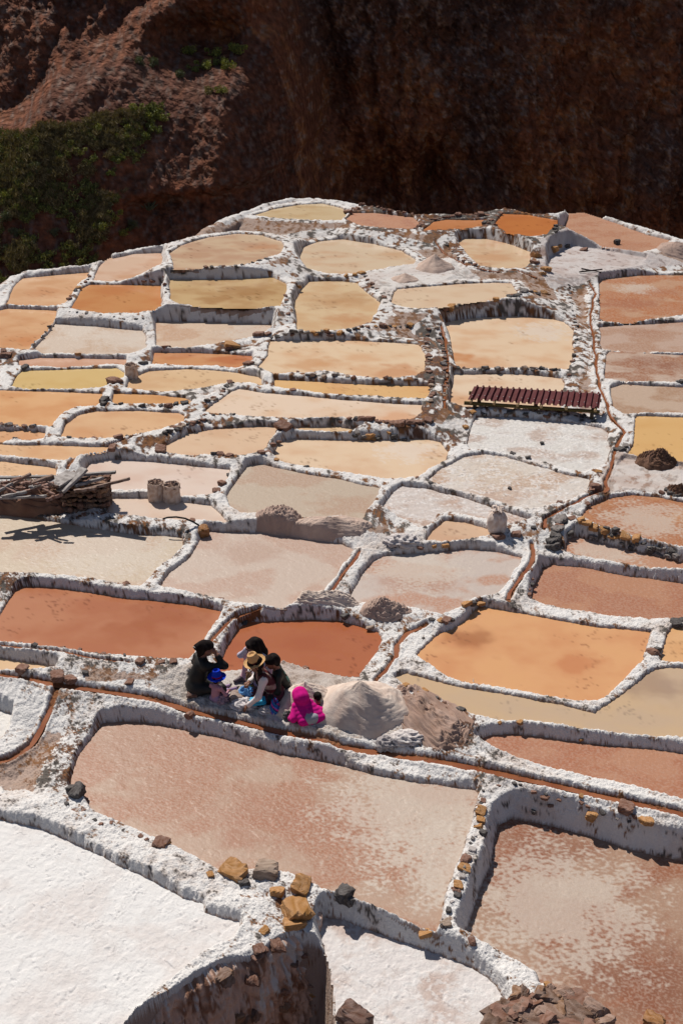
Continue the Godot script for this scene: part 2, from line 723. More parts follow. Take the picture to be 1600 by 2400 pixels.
# the terraces go on to both sides beyond the part built in detail
func build_flanks():
	for side in [-1.0, 1.0]:
		var nu := 44
		var nv := 150
		var edge := PackedFloat32Array()
		for j in nv:
			var z: float = -NEAR_ROW * exp(j / (nv - 1.0) * (ROWS - 1) * ROW_STEP)
			edge.append(ground(side * (half_width(-z) - 0.05), z))
		var f := func(i, j):
			var z: float = -NEAR_ROW * exp(j / (nv - 1.0) * (ROWS - 1) * ROW_STEP)
			var t: float = i / (nu - 1.0)
			var x: float = side * (half_width(-z) - 0.05 + 26.0 * t * t)
			var y := 0.0
			for k in range(-6, 7):
				y += edge[clampi(j + k, 0, nv - 1)] / 13.0
			y += -0.12 + 0.22 * coarse.get_noise_2d(x * 0.5, z * 0.5) + 0.06 * medium.get_noise_2d(x, z)
			y -= smooth01(-36.0, -42.0, z) * 5.0 if side < 0.0 else smooth01(-45.0, -48.0, z) * 5.0
			return Vector3(x, lerpf(edge[j], y, smooth01(0.0, 0.16, t)) - 0.01, z)
		var c := func(i, j):
			var p: Vector3 = f.call(i, j)
			var t := clampf(0.5 + 0.9 * medium.get_noise_2d(p.x * 0.5, p.z * 0.5) + 0.4 * coarse.get_noise_2d(p.x, p.z), 0.0, 1.0)
			return Color(0.34, 0.24, 0.19).lerp(Color(0.62, 0.55, 0.50), t)
		structure("terrace_ground", grid_mesh(nu, nv, f, c, side < 0.0), mats.bank)

var ridge := FastNoiseLite.new()
var broad := FastNoiseLite.new()
var rugged := FastNoiseLite.new()
var blocks := FastNoiseLite.new()

# how far back the rock stands at a given x and height
func cliff_depth(x: float, y: float) -> float:
	var w := broad.get_noise_2d(x * 1.2, y * 0.6)
	var d := 63.2 + (y + 12.0) * 0.42 + 3.2 * w
	# hollow at the foot and a shallow cave above it
	d += 5.0 * exp(-pow((x - 5.0 - 0.4 * y) / 4.6, 2.0) - pow((y + 2.6) / 2.1, 2.0))
	d += 2.2 * exp(-pow((x + 0.5) / 2.2, 2.0) - pow((y - 2.6) / 1.3, 2.0))
	# leaning buttress on the far right
	d -= 3.0 * smooth01(12.0, 17.5, x + y * 0.25 + 2.0 * w)
	# spur on the left with a scree slope
	var s := 42.2 + (y + 2.2) * 1.22 + maxf(0.0, x + 12.0) * 0.55 + pow(maxf(0.0, x + 5.2), 2.0) * 0.9 + 1.4 * w
	# dark gully on the spur, the ridge of scree left of it with another gully behind, an undercut foot, a low buttress
	s += 5.0 * exp(-pow((x + 6.4) / 2.4, 2.0) - pow((y - 6.1) / 1.15, 2.0))
	s += 3.4 * smooth01(0.0, 2.4, -12.5 + (y - 3.1) * 1.15 - x + 0.8 * w + 0.9 * rugged.get_noise_2d(x * 0.7, y * 0.7)) * smooth01(2.6, 3.6, y)
	s += 1.8 * smooth01(1.1, 0.3, y + 0.5 * w) * smooth01(-9.3, -8.2, x)
	d -= 4.5 * exp(-pow((x + 2.2) / 1.2, 2.0) - pow((y + 0.2) / 1.5, 2.0))
	var k := 2.0
	var hmix := clampf(0.5 + 0.5 * (d - s) / k, 0.0, 1.0)
	var out := lerpf(d, s, hmix) - k * hmix * (1.0 - hmix)
	var rough := lerpf(1.0, 0.42, smooth01(0.2, 0.9, hmix) * smooth01(9.0, 5.0, y))
	var r := absf(ridge.get_noise_2d(x, y * 0.42))
	out += rough * (1.9 * (0.45 - r * 2.0))
	out += rough * 0.75 * rugged.get_noise_2d(x, y * 0.8)
	out -= rough * 0.30 * absf(medium.get_noise_2d(x * 0.42, y * 0.34))
	out += 0.10 * fine.get_noise_2d(x * 0.35, y * 0.30) + rough * 0.20 * fine.get_noise_2d(x * 0.55 + 3.0, y * 0.6) - rough * 0.45 * absf(medium.get_noise_2d(x * 0.8 + 20.0, y * 0.75))
	out += rough * 1.1 * clampf(blocks.get_noise_2d(x + 0.8 * w, y * 0.7) + 0.75, 0.0, 1.0)
	out += rough * 0.35 * clampf(blocks.get_noise_2d(x * 2.7 + 9.0, y * 2.0) + 0.75, 0.0, 1.0)
	return out

func spur_share(x: float, y: float) -> float:
	return 1.0 if cliff_depth(x, y) < 60.0 and x < -1.5 else 0.0

func cliff_color(x: float, y: float, z: float) -> Color:
	var a := broad.get_noise_3d(x * 1.6, y * 1.4, z)
	var b := rugged.get_noise_3d(x * 1.1 + 7.0, y, z)
	var f := medium.get_noise_2d(x * 0.7 + 3.0, y * 0.6)
	var g := fine.get_noise_2d(x * 0.45, y * 0.45)
	var c := Color(0.37, 0.155, 0.09)
	c = c.lerp(Color(0.64, 0.28, 0.12), smooth01(-0.1, 0.45, b + f * 0.5))
	c = c.lerp(Color(0.22, 0.12, 0.09), smooth01(0.0, 0.4, a + f * 0.3))
	c = c.lerp(Color(0.44, 0.21, 0.085), smooth01(0.28, 0.5, f + b * 0.3) * 0.7)
	c = c.lerp(Color(0.62, 0.49, 0.42), smooth01(0.2, 0.5, f * 0.8 + g * 0.5 + b * 0.4 + a * 0.2) * 0.55)
	if x < -2.0 and z > -60.0:
		# scree and bare earth of the spur
		var e := smooth01(-0.35, 0.15, b * 0.6 + f * 0.6 + 0.1)
		c = c.lerp(Color(0.19, 0.085, 0.06), 0.8 * e)
		c = c.lerp(Color(0.23, 0.18, 0.155), smooth01(0.1, 0.45, g * 0.8 + f * 0.6) * 0.7)
		c *= 0.8 + 0.35 * smooth01(-0.4, 0.4, b + g)
	return c

func build_cliff():
	ridge.seed = 71
	ridge.noise_type = FastNoiseLite.TYPE_SIMPLEX_SMOOTH
	ridge.frequency = 0.16
	ridge.fractal_octaves = 4
	broad.seed = 72
	broad.frequency = 0.055
	broad.noise_type = FastNoiseLite.TYPE_SIMPLEX_SMOOTH
	broad.fractal_octaves = 3
	rugged.seed = 73
	rugged.frequency = 0.42
	rugged.noise_type = FastNoiseLite.TYPE_SIMPLEX_SMOOTH
	rugged.fractal_octaves = 4
	blocks.seed = 74
	blocks.noise_type = FastNoiseLite.TYPE_CELLULAR
	blocks.frequency = 0.30
	blocks.fractal_type = FastNoiseLite.FRACTAL_NONE
	blocks.cellular_return_type = FastNoiseLite.RETURN_DISTANCE
	# close mesh in the middle, wide mesh round it
	var xs := PackedFloat32Array()
	var x := -95.0
	while x < 95.0:
		xs.append(x)
		x += 0.085 if absf(x) < 24.0 else 1.1
	var ys := PackedFloat32Array()
	var y := -17.0
	while y < 26.0:
		ys.append(y)
		y += 0.085 if (y > -5.0 and y < 12.5) else 0.7
	var nu := xs.size()
	var nv := ys.size()
	var v := PackedVector3Array()
	var c := PackedColorArray()
	var idx := PackedInt32Array()
	v.resize(nu * nv)
	c.resize(nu * nv)
	for j in nv:
		for i in nu:
			var z := -cliff_depth(xs[i], ys[j])
			v[j * nu + i] = Vector3(xs[i], ys[j], z)
			c[j * nu + i] = cliff_color(xs[i], ys[j], z)
	for j in nv - 1:
		for i in nu - 1:
			var a := j * nu + i
			idx.append_array([a, a + nu, a + 1, a + 1, a + nu, a + nu + 1])
	structure("cliff", smoothed(v, c, idx), mats.cliff)
	# the plateau behind the brow
	var f := func(i, j):
		var px: float = -95.0 + 190.0 * i / 59.0
		var d := cliff_depth(px, 25.6)
		return Vector3(px, 25.6 + j * 0.5 + 0.5 * coarse.get_noise_2d(px, j), -d - j * j * 1.2)
	var cc := func(_i, _j): return Color(0.16, 0.10, 0.06)
	structure("plateau", grid_mesh(60, 10, f, cc), mats.cliff)

# ------------------------------------------------------------------ scrub
func leaf_clump(rng: RandomNumberGenerator, count: int, size: float, tall: float, leaf: float, dark: Color, light: Color, slender: float) -> ArrayMesh:
	var v := PackedVector3Array()
	var n := PackedVector3Array()
	var c := PackedColorArray()
	var idx := PackedInt32Array()
	var lobes := []
	for l in 7:
		lobes.append([Vector3(rng.randf_range(-0.6, 0.6) * size, rng.randf_range(0.25, 0.8) * tall, rng.randf_range(-0.6, 0.6) * size), rng.randf_range(0.28, 0.5)])
	for k in count:
		var l = lobes[rng.randi() % lobes.size()]
		var dir := Vector3(rng.randfn(), rng.randfn(), rng.randfn()).normalized()
		var p: Vector3 = l[0] + dir * Vector3(size, tall * 0.7, size) * l[1] * pow(rng.randf(), 0.4)
		p.y = maxf(p.y, 0.02)
		var up := Vector3(rng.randfn() * 0.7, rng.randf_range(0.3, 1.2), rng.randfn() * 0.7).normalized()
		var side := up.cross(Vector3(rng.randfn(), rng.randfn(), rng.randfn())).normalized()
		var ll := leaf * rng.randf_range(0.6, 1.4)
		var t := rng.randf()
		var tint := dark.lerp(light, t * t)
		var i0 := v.size()
		for q in [p - side * ll * slender, p + up * ll, p + side * ll * slender, p - up * ll * 0.6]:
			v.append(q)
			n.append(side.cross(up))
			c.append(tint)
		idx.append_array([i0, i0 + 1, i0 + 2, i0, i0 + 2, i0 + 3])
	return arrays_mesh(v, n, c, idx)

func stems(rng: RandomNumberGenerator, size: float, tall: float, count: int) -> ArrayMesh:
	var st := SurfaceTool.new()
	st.begin(Mesh.PRIMITIVE_TRIANGLES)
	for k in count:
		var a := Vector3(rng.randf_range(-0.1, 0.1) * size, -0.15, rng.randf_range(-0.1, 0.1) * size)
		var b := Vector3(rng.randf_range(-0.6, 0.6) * size, rng.randf_range(0.5, 0.9) * tall, rng.randf_range(-0.6, 0.6) * size)
		bar(st, a, b, 0.022, 0.006, 5, Color(0.09, 0.06, 0.04))
	st.generate_normals()
	return st.commit()

func bar(st: SurfaceTool, a: Vector3, b: Vector3, ra: float, rb: float, sides: int, c: Color):
	var up := (b - a).normalized()
	var s := up.cross(Vector3.UP if absf(up.y) < 0.9 else Vector3.RIGHT).normalized()
	var t := up.cross(s)
	st.set_color(c)
	st.set_smooth_group(0 if sides > 4 else -1)
	for k in sides:
		var a0 := TAU * k / sides
		var a1 := TAU * (k + 1) / sides
		var d0 := s * cos(a0) + t * sin(a0)
		var d1 := s * cos(a1) + t * sin(a1)
		for q in [a + d0 * ra, b + d0 * rb, b + d1 * rb, a + d0 * ra, b + d1 * rb, a + d1 * ra]:
			st.add_vertex(q)
		st.set_smooth_group(-1)
		for q in [b, b + d1 * rb, b + d0 * rb, a, a + d0 * ra, a + d1 * ra]:
			st.add_vertex(q)
		st.set_smooth_group(0 if sides > 4 else -1)

func on_cliff(x: float, y: float) -> Vector3:
	return Vector3(x, y, -cliff_depth(x, y))

func build_scrub():
	var rng := RandomNumberGenerator.new()
	rng.seed = 404
	var kinds := []
	for k in 4:
		var dark: Color = [Color(0.08, 0.10, 0.034), Color(0.12, 0.14, 0.04), Color(0.18, 0.155, 0.07), Color(0.09, 0.105, 0.06)][k]
		var light: Color = [Color(0.26, 0.29, 0.075), Color(0.36, 0.36, 0.08), Color(0.26, 0.21, 0.10), Color(0.11, 0.13, 0.07)][k]
		kinds.append([leaf_clump(rng, 620, 0.55, 0.75, 0.06, dark, light, 0.42), stems(rng, 0.55, 0.75, 9)])
	var words := ["dark green bush", "bright olive green bush", "dry straw coloured bush", "grey green bush"]
	for b in bushes():
		var at := on_cliff(b[0], b[1])
		at.y -= 0.12
		var k: int = b[3]
		var o := thing("bush", "%s %s" % [words[k], b[4]], "bush", at, rng.randf() * TAU, "bushes on the canyon slope")
		o.scale = Vector3(b[2], b[2] * rng.randf_range(0.75, 1.05), b[2])
		part("foliage", kinds[k][0], mats.leaf, o)
		part("stem", kinds[k][1], mats.leaf, o)
	# low grass and herbs between the bushes, too many to count
	var tuft := leaf_clump(rng, 46, 0.20, 0.30, 0.10, Color(0.10, 0.08, 0.035), Color(0.30, 0.24, 0.13), 0.10)
	var green := leaf_clump(rng, 60, 0.24, 0.26, 0.05, Color(0.09, 0.105, 0.035), Color(0.33, 0.32, 0.11), 0.4)
	for pass_number in 2:
		var mm := MultiMesh.new()
		mm.transform_format = MultiMesh.TRANSFORM_3D
		mm.mesh = tuft if pass_number == 0 else green
		var spots := []
		for k in (10000 if pass_number == 0 else 3000):
			var x := rng.randf_range(-17.5, -6.8)
			var y := rng.randf_range(-2.4, 4.4)
			var n := broad.get_noise_2d(x * 3.0 + pass_number * 50.0, y * 3.0) + 0.7 * medium.get_noise_2d(x * 0.3, y * 0.3 + pass_number * 9.0)
			var over := y - (3.0 + (x + 13.5) * 0.13)
			var beyond := x - (-7.6 - (3.9 - y) * 0.42)
			if maxf(over, beyond) > 0.35 * n + 0.1 or n < -0.12 + 0.30 * smooth01(0.0, -2.4, y) + (0.22 if pass_number == 0 and over < -0.9 else 0.0):
				continue
			var p := on_cliff(x, y)
			if p.z < -57.0:
				continue
			spots.append(Transform3D(Basis(Vector3.UP, rng.randf() * TAU).scaled(Vector3.ONE * rng.randf_range(0.6, 1.35)), p))
		mm.instance_count = spots.size()
		for k in spots.size():
			mm.set_instance_transform(k, spots[k])
		var o := MultiMeshInstance3D.new()
		o.name = "dry_grass" if pass_number == 0 else "green_herbs"
		o.multimesh = mm
		o.material_override = mats.leaf
		add_child(o, true)
		o.set_meta("kind", "stuff")
		tag(o, "dry straw coloured grass scattered over the left canyon slope" if pass_number == 0 else "low green herbs scattered between the bushes on the left canyon slope", "grass" if pass_number == 0 else "herbs")
	# agave with a tall stalk
	var at := on_cliff(-7.9, 0.25)
	var agave := thing("agave", "grey green agave with a tall dry flower stalk above the lowest bush", "plant", at)
	var st := SurfaceTool.new()
	st.begin(Mesh.PRIMITIVE_TRIANGLES)
	bar(st, Vector3(0, -0.1, 0), Vector3(0.05, 1.25, 0.1), 0.05, 0.025, 6, Color(0.10, 0.075, 0.045))
	for k in 26:
		var q := Vector3(0.05, 1.2, 0.1) * (0.45 + 0.55 * k / 26.0)
		bar(st, q, q + Vector3(cos(k * 2.4) * 0.09, 0.05, sin(k * 2.4) * 0.09), 0.018, 0.012, 5, Color(0.11, 0.08, 0.045))
	st.generate_normals()
	part("stalk", st.commit(), mats.leaf, agave)
	for k in 14:
		var s2 := SurfaceTool.new()
		s2.begin(Mesh.PRIMITIVE_TRIANGLES)
		var d := Vector3(cos(k * 2.4), 0.55 + 0.05 * k, sin(k * 2.4)).normalized()
		bar(s2, Vector3.ZERO, d * 0.25, 0.05, 0.045, 5, Color(0.10, 0.12, 0.085))
		bar(s2, d * 0.25, d * 0.5 + Vector3(0, 0.03, 0), 0.045, 0.004, 5, Color(0.10, 0.12, 0.085))
		s2.generate_normals()
		part("leaf", s2.commit(), mats.leaf, agave)

# ------------------------------------------------------------------ canals
func build_canal_water():
	var water := surface_material(0.12, 0.5, noise_texture(0.02, 4, true, 3.0, 9), 3.0, 0.25)
	for k in canals.size():
		var o: Dictionary = canals[k]
		if o.has("tops"):
			continue
		var q: PackedVector2Array = o.line
		var pts := PackedVector2Array()
		for i in q.size() - 1:
			var steps := maxi(2, int(q[i].distance_to(q[i + 1]) / 0.09))
			for s in steps:
				var t: float = s / float(steps)
				var p0 := q[maxi(i - 1, 0)]
				var p3 := q[mini(i + 2, q.size() - 1)]
				pts.append(q[i].cubic_interpolate(q[i + 1], p0, p3, t))
		var levels := PackedFloat32Array()
		for p in pts:
			levels.append(ground(p.x, p.y))
		var v := PackedVector3Array()
		var n := PackedVector3Array()
		var c := PackedColorArray()
		var idx := PackedInt32Array()
		for i in pts.size():
			var h := 0.0
			var m := 0
			for s in range(-4, 5):
				h += levels[clampi(i + s, 0, pts.size() - 1)]
				m += 1
			h = h / m + o.d * 0.3
			var dir := (pts[mini(i + 1, pts.size() - 1)] - pts[maxi(i - 1, 0)]).normalized()
			var side: Vector2 = Vector2(-dir.y, dir.x) * o.w * 0.5
			for s in [-1.0, 1.0]:
				v.append(Vector3(pts[i].x + side.x * s, h, pts[i].y + side.y * s))
				n.append(Vector3.UP)
				var tone := clampf(0.5 + medium.get_noise_2d(pts[i].x * 0.7, pts[i].y * 0.7), 0.0, 1.0)
				c.append(Color(0.19, 0.062, 0.026).lerp(Color(0.27, 0.105, 0.05), tone))
			if i > 0:
				var a := i * 2
				idx.append_array([a - 2, a, a - 1, a, a + 1, a - 1])
		var t := thing("canal" if o.w > 0.2 else "runnel", o.label, "canal" if o.w > 0.2 else "runnel")
		part("water", arrays_mesh(v, n, c, idx), water, t)

# ------------------------------------------------------------------ stones
var stone_meshes := {}

func stone_mesh(seed_value: int, tone: Color, flat: float) -> ArrayMesh:
	# an angular lump: a cube-sphere cut by a few planes and roughened
	var rng := RandomNumberGenerator.new()
	rng.seed = seed_value
	var planes := []
	for k in 8:
		planes.append([Vector3(rng.randfn(), rng.randfn(), rng.randfn()).normalized(), rng.randf_range(0.62, 0.9)])
	for axis in [Vector3.RIGHT, Vector3.LEFT, Vector3.UP, Vector3.DOWN, Vector3.BACK, Vector3.FORWARD]:
		planes.append([(axis + Vector3(rng.randfn(), rng.randfn(), rng.randfn()) * 0.16).normalized(), rng.randf_range(0.46, 0.62)])
	var nn := FastNoiseLite.new()
	nn.seed = seed_value
	nn.frequency = 1.1
	var tumble := Basis.from_euler(Vector3(rng.randf() * TAU, rng.randf() * TAU, rng.randf() * TAU))
	var nu := 21
	var nv := 12
	var f := func(i, j):
		var th: float = TAU * (i % (nu - 1)) / (nu - 1.0)
		var ph: float = PI * j / (nv - 1.0)
		var d: Vector3 = tumble * Vector3(sin(ph) * cos(th), cos(ph), sin(ph) * sin(th))
		var r := 1.0
		for p in planes:
			var s: float = d.dot(p[0])
			if s > 0.01:
				r = minf(r, p[1] / s)
		r *= 1.0 + 0.10 * nn.get_noise_3dv(d * 2.0) + 0.06 * nn.get_noise_3dv(d * 6.0)
		return d * r * Vector3(0.78, 0.74 * flat, 0.62)
	var c := func(i, j):
		var t: float = clampf(0.5 + 1.2 * nn.get_noise_2d((i % (nu - 1)) * 1.7, j * 1.7), 0.0, 1.0)
		return tone.darkened(0.3).lerp(tone.lightened(0.12), t)
	return faceted(grid_mesh(nu, nv, f, c))

func stone_kind(code: String, variant: int) -> ArrayMesh:
	var key := code + str(variant)
	if not stone_meshes.has(key):
		var tone: Color = {"o": Color(0.55, 0.26, 0.07), "r": Color(0.27, 0.12, 0.07), "d": Color(0.085, 0.07, 0.065), "g": Color(0.24, 0.205, 0.19), "m": Color(0.36, 0.215, 0.15), "b": Color(0.22, 0.12, 0.075), "n": Color(0.33, 0.17, 0.085), "t": Color(0.42, 0.30, 0.22), "w": Color(0.62, 0.56, 0.53)}[code]
		stone_meshes[key] = stone_mesh(variant * 31 + code.unicode_at(0), tone, [0.55, 0.75, 0.42][variant % 3])
	return stone_meshes[key]

var stone_random := RandomNumberGenerator.new()

# a stone set in the bank of the pond beside it
func stone(x: float, z: float, size: float, code: String):
	var y := ground(x, z)
	var k := found_pond
	if not bank_nodes.has(k):
		return
	var o := part("stone", stone_kind(code, stone_random.randi() % 3), mats.rock, bank_nodes[k], Vector3(x, y + size * 0.03, z))
	o.rotation = Vector3(stone_random.randf_range(-0.25, 0.25), stone_random.randf() * TAU, stone_random.randf_range(-0.25, 0.25))
	o.scale = Vector3.ONE * size * Vector3(1.0, stone_random.randf_range(0.8, 1.1), 1.0)

# a row of stones along a wall
func stones(count: int, small: float, large: float, codes: String, line: PackedVector2Array):
	var whole := 0.0
	for i in line.size() - 1:
		whole += line[i].distance_to(line[i + 1])
	for n in count:
		var at := (n + stone_random.randf_range(0.1, 0.9)) / count * whole
		for i in line.size() - 1:
			var l := line[i].distance_to(line[i + 1])
			if at <= l or i == line.size() - 2:
				var p := line[i].lerp(line[i + 1], minf(at / l, 1.0))
				var s := lerpf(small, large, pow(stone_random.randf(), 1.6))
				stone(p.x + stone_random.randf_range(-0.05, 0.05), p.y + stone_random.randf_range(-0.05, 0.05), s, codes[stone_random.randi() % codes.length()])
				break
			at -= l

# ------------------------------------------------------------------ the bluff under the corner of the white pan
func build_bluff():
	var line := bluff_line()
	var pts := PackedVector2Array()
	for i in line.size() - 1:
		var steps := maxi(2, int(line[i].distance_to(line[i + 1]) / 0.014))
		for s in steps:
			pts.append(line[i].cubic_interpolate(line[i + 1], line[maxi(i - 1, 0)], line[mini(i + 2, line.size() - 1)], s / float(steps)))
	var nv := 130
	var nu := pts.size()
	var tops := PackedFloat32Array()
	var outs := PackedVector2Array()
	for i in nu:
		var d := (pts[mini(i + 6, nu - 1)] - pts[maxi(i - 6, 0)]).normalized()
		outs.append(Vector2(-d.y, d.x))
		var h := ground(pts[i].x - outs[i].x * 0.14, pts[i].y - outs[i].y * 0.14)
		tops.append(h)
	var f := func(i, j):
		var t: float = j / (nv - 1.0)
		var o: Vector2 = outs[i]
		var along: float = i * 0.014
		var y: float = tops[i] - 0.03 - 2.3 * t
		var push: float = -0.12 + 0.17 * smooth01(0.0, 0.05, t) + 0.42 * t
		push += 0.06 * medium.get_noise_2d(along * 1.2, y * 0.5) + 0.10 * coarse.get_noise_2d(along * 2.0, y * 1.2)
		push += 0.045 * fine.get_noise_2d(along * 1.2, y * 0.3) + 0.02 * grain.get_noise_2d(along, y * 0.3) + 0.05 * absf(medium.get_noise_2d(along * 2.0, y * 2.0))
		return Vector3(pts[i].x + o.x * push, y, pts[i].y + o.y * push)
	var c := func(i, j):
		var t: float = 2.3 * j / (nv - 1.0)
		var along: float = i * 0.014
		var s := fine.get_noise_2d(along * 1.0, t * 0.16)
		var m := medium.get_noise_2d(along * 0.9, t * 0.6)
		var g := grain.get_noise_2d(along, t * 0.35)
		var c := Color(0.78, 0.52, 0.40).lerp(Color(0.34, 0.175, 0.11), smooth01(0.0, 0.4, m + s * 0.7))
		c = c.lerp(Color(0.80, 0.58, 0.48), smooth01(0.05, 0.4, s + g * 0.4 - m * 0.4) * 0.8)
		c = c.lerp(Color(0.72, 0.68, 0.66), smooth01(0.0, 0.3, coarse.get_noise_2d(along * 1.6 + 4.0, t * 1.6) + s * 0.6 + g * 0.25 - 0.30 * smooth01(0.0, 0.5, t + m * 0.6) + 0.02))
		return c
	var o := thing("mud_bluff", "streaked brown mud face dropping below the stone corner of the bright white pan", "earth wall")
	part("face", grid_mesh(nu, nv, f, c, true), mats.rock, o)
	var rng := RandomNumberGenerator.new()
	rng.seed = 5
	for k in 34:
		var i := rng.randi_range(10, nu - 12)
		var j := int(nv * pow(rng.randf(), 1.6) * 0.5)
		var q := part("stone", stone_kind("rnomrb"[rng.randi() % 6], rng.randi() % 3), mats.rock, o, f.call(i, j))
		q.rotation = Vector3(rng.randf_range(-0.3, 0.3), rng.randf() * TAU, rng.randf_range(-0.3, 0.3))
		q.scale = Vector3.ONE * rng.randf_range(0.08, 0.26)

# ------------------------------------------------------------------ heaps
func heap(called: String, label: String, x: float, z: float, x2: float, z2: float, radius: float, height: float, a: Color, b: Color, rough: float, power: float, category := "salt pile", deep := 1.0):
	var at := Vector3((x + x2) * 0.5, 0, (z + z2) * 0.5)
	at.y = ground(at.x, at.z)
	var half := Vector2(x2 - x, z2 - z) * 0.5
	var reach := radius + half.length()
	var n := 60
	var v := PackedVector3Array()
	var c := PackedColorArray()
	var idx := PackedInt32Array()
	var rings := 34
	for j in rings:
		for i in n + 1:
			var ang := TAU * (i % n) / n
			var dir := Vector2(cos(ang), sin(ang))
			var edge := radius * (1.0 + 0.16 * coarse.get_noise_2d(x * 3.0 + dir.x * 1.6, z * 3.0 + dir.y * 1.6))
			var t := float(j) / (rings - 1)
			var p := dir * edge * t
			var k := p.normalized().dot(half.normalized()) if half.length() > 0.001 and t > 0 else 0.0
			p += half * clampf(k * 2.0, -1.0, 1.0) * minf(t * 3.0, 1.0) if half.length() > 0.001 else Vector2.ZERO
			p.y *= deep
			var w := Vector2(at.x, at.z) + p
			var y := height * pow(1.0 - t, power) * (1.0 + 0.18 * coarse.get_noise_2d(w.x * 1.8, w.y * 1.8))
			y += rough * (1.3 * coarse.get_noise_2d(w.x * 4.0, w.y * 4.0) + medium.get_noise_2d(w.x * 2.2, w.y * 2.2) + 0.6 * fine.get_noise_2d(w.x * 1.6, w.y * 1.6) + 0.6 * grain.get_noise_2d(w.x, w.y)) * (1.0 - t * t * 0.6)
			y += lerpf(at.y, ground(w.x, w.y), smooth01(0.15, 0.75, t)) - at.y - 0.03 * smooth01(0.8, 1.0, t)
			v.append(Vector3(p.x, y, p.y))
			var m := medium.get_noise_2d(w.x * 1.4, w.y * 1.4 + y) + 0.5 * fine.get_noise_3d(w.x, y, w.y)
			c.append(a.lerp(b, clampf(0.45 + m * 0.9, 0.0, 1.0)))
	for j in rings - 1:
		for i in n:
			var q := j * (n + 1) + i
			idx.append_array([q, q + n + 1, q + 1, q + 1, q + n + 1, q + n + 2])
	var o := part(called, smoothed(v, c, idx), mats.pile, self, at)
	tag(o, label, category)

# ------------------------------------------------------------------ shelter
func build_shelter():
	var q := shelter_corners()   # near left, near right, far right, far left
	var mid: Vector3 = (q[0] + q[1] + q[2] + q[3]) * 0.25
	var o := thing("shelter", "low shelter with a maroon ribbed metal roof on round poles", "shelter", Vector3(mid.x, surface(mid.x, mid.z), mid.z))
	var ribs := 21
	var profile := [[0.0, 0.0], [0.30, 0.0], [0.42, 1.0], [0.62, 1.0], [0.74, 0.0]]
	var us := []
	var hs := []
	for r in ribs:
		for p in profile:
			us.append((r + p[0]) / ribs)
			hs.append(p[1] * 0.042)
	us.append(1.0)
	hs.append(0.0)
	var base: Vector3 = o.position
	var st := SurfaceTool.new()
	st.begin(Mesh.PRIMITIVE_TRIANGLES)
	st.set_smooth_group(-1)
	var rows := 5
	var tone := Color(0.105, 0.020, 0.024)
	var at := func(i, j, below):
		var u: float = us[i]
		var t: float = j / float(rows)
		var p: Vector3 = q[0].lerp(q[1], u).lerp(q[3].lerp(q[2], u), t)
		p.y += hs[i] - below + 0.008 * coarse.get_noise_2d(u * 9.0, t * 3.0)
		return p - base
	for j in rows:
		for i in us.size() - 1:
			var dust: float = clampf(0.5 + 0.8 * medium.get_noise_2d(i * 0.35, j * 0.7), 0.0, 1.0)
			st.set_color(tone.lerp(Color(0.14, 0.040, 0.040), dust))
			var a = at.call(i, j, 0.0)
			var b = at.call(i + 1, j, 0.0)
			var c = at.call(i + 1, j + 1, 0.0)
			var d = at.call(i, j + 1, 0.0)
			for p in [a, c, b, a, d, c]:
				st.add_vertex(p)
			var a2 = at.call(i, j, 0.006)
			var b2 = at.call(i + 1, j, 0.006)
			var c2 = at.call(i + 1, j + 1, 0.006)
			var d2 = at.call(i, j + 1, 0.006)
			for p in [a2, b2, c2, a2, c2, d2]:
				st.add_vertex(p)
			if j == 0:
				for p in [a, b, b2, a, b2, a2]:
					st.add_vertex(p)
			if j == rows - 1:
				for p in [d, c2, c, d, d2, c2]:
					st.add_vertex(p)
	st.generate_normals()
	var roof_mat := surface_material(0.6, 0.25)
	part("roof", st.commit(), roof_mat, o)
	# screw heads in two rows
	for k in 16:
		var u := (int(k * 1.35) + 0.52) / ribs
		for t in [0.22, 0.8]:
			if k % 2 == 0 and t > 0.5:
				continue
			var s := SphereMesh.new()
			s.radius = 0.012
			s.height = 0.016
			s.radial_segments = 8
			s.rings = 4
			var p: Vector3 = q[0].lerp(q[1], u).lerp(q[3].lerp(q[2], u), t)
			part("screw", s, plain(Color(0.75, 0.73, 0.72), 0.4), o, p - base + Vector3(0, 0.047, 0))
	var wood := surface_material(0.85, 0.3, null)
	for u in [0.02, 0.20, 0.38, 0.56, 0.75, 0.97]:
		var s := SurfaceTool.new()
		s.begin(Mesh.PRIMITIVE_TRIANGLES)
		var a: Vector3 = q[0].lerp(q[1], u) - base + Vector3(0, -0.055, 0.05)
		var b: Vector3 = q[3].lerp(q[2], u) - base + Vector3(0, -0.055, -0.05)
		bar(s, a, b, 0.036, 0.032, 10, Color(0.36, 0.25, 0.14))
		s.generate_normals()
		part("rafter", s.commit(), wood, o)
	for t in [0.12, 0.88]:
		var s := SurfaceTool.new()
		s.begin(Mesh.PRIMITIVE_TRIANGLES)
		var a: Vector3 = q[0].lerp(q[3], t) - base + Vector3(-0.1, -0.13, 0)
		var b: Vector3 = q[1].lerp(q[2], t) - base + Vector3(0.02, -0.13, 0)
		bar(s, a, b, 0.045, 0.04, 10, Color(0.10, 0.075, 0.03))
		s.generate_normals()
		part("beam", s.commit(), wood, o)
		for u in [0.05, 0.5, 0.95]:
			var foot: Vector3 = q[0].lerp(q[1], u).lerp(q[3].lerp(q[2], u), t)
			var low := surface(foot.x, foot.z) - 0.1
			var s2 := SurfaceTool.new()
			s2.begin(Mesh.PRIMITIVE_TRIANGLES)
			bar(s2, Vector3(foot.x, low, foot.z) - base, foot - base + Vector3(0, -0.15, 0), 0.05, 0.045, 10, Color(0.08, 0.06, 0.04))
			s2.generate_normals()
			part("post", s2.commit(), wood, o)

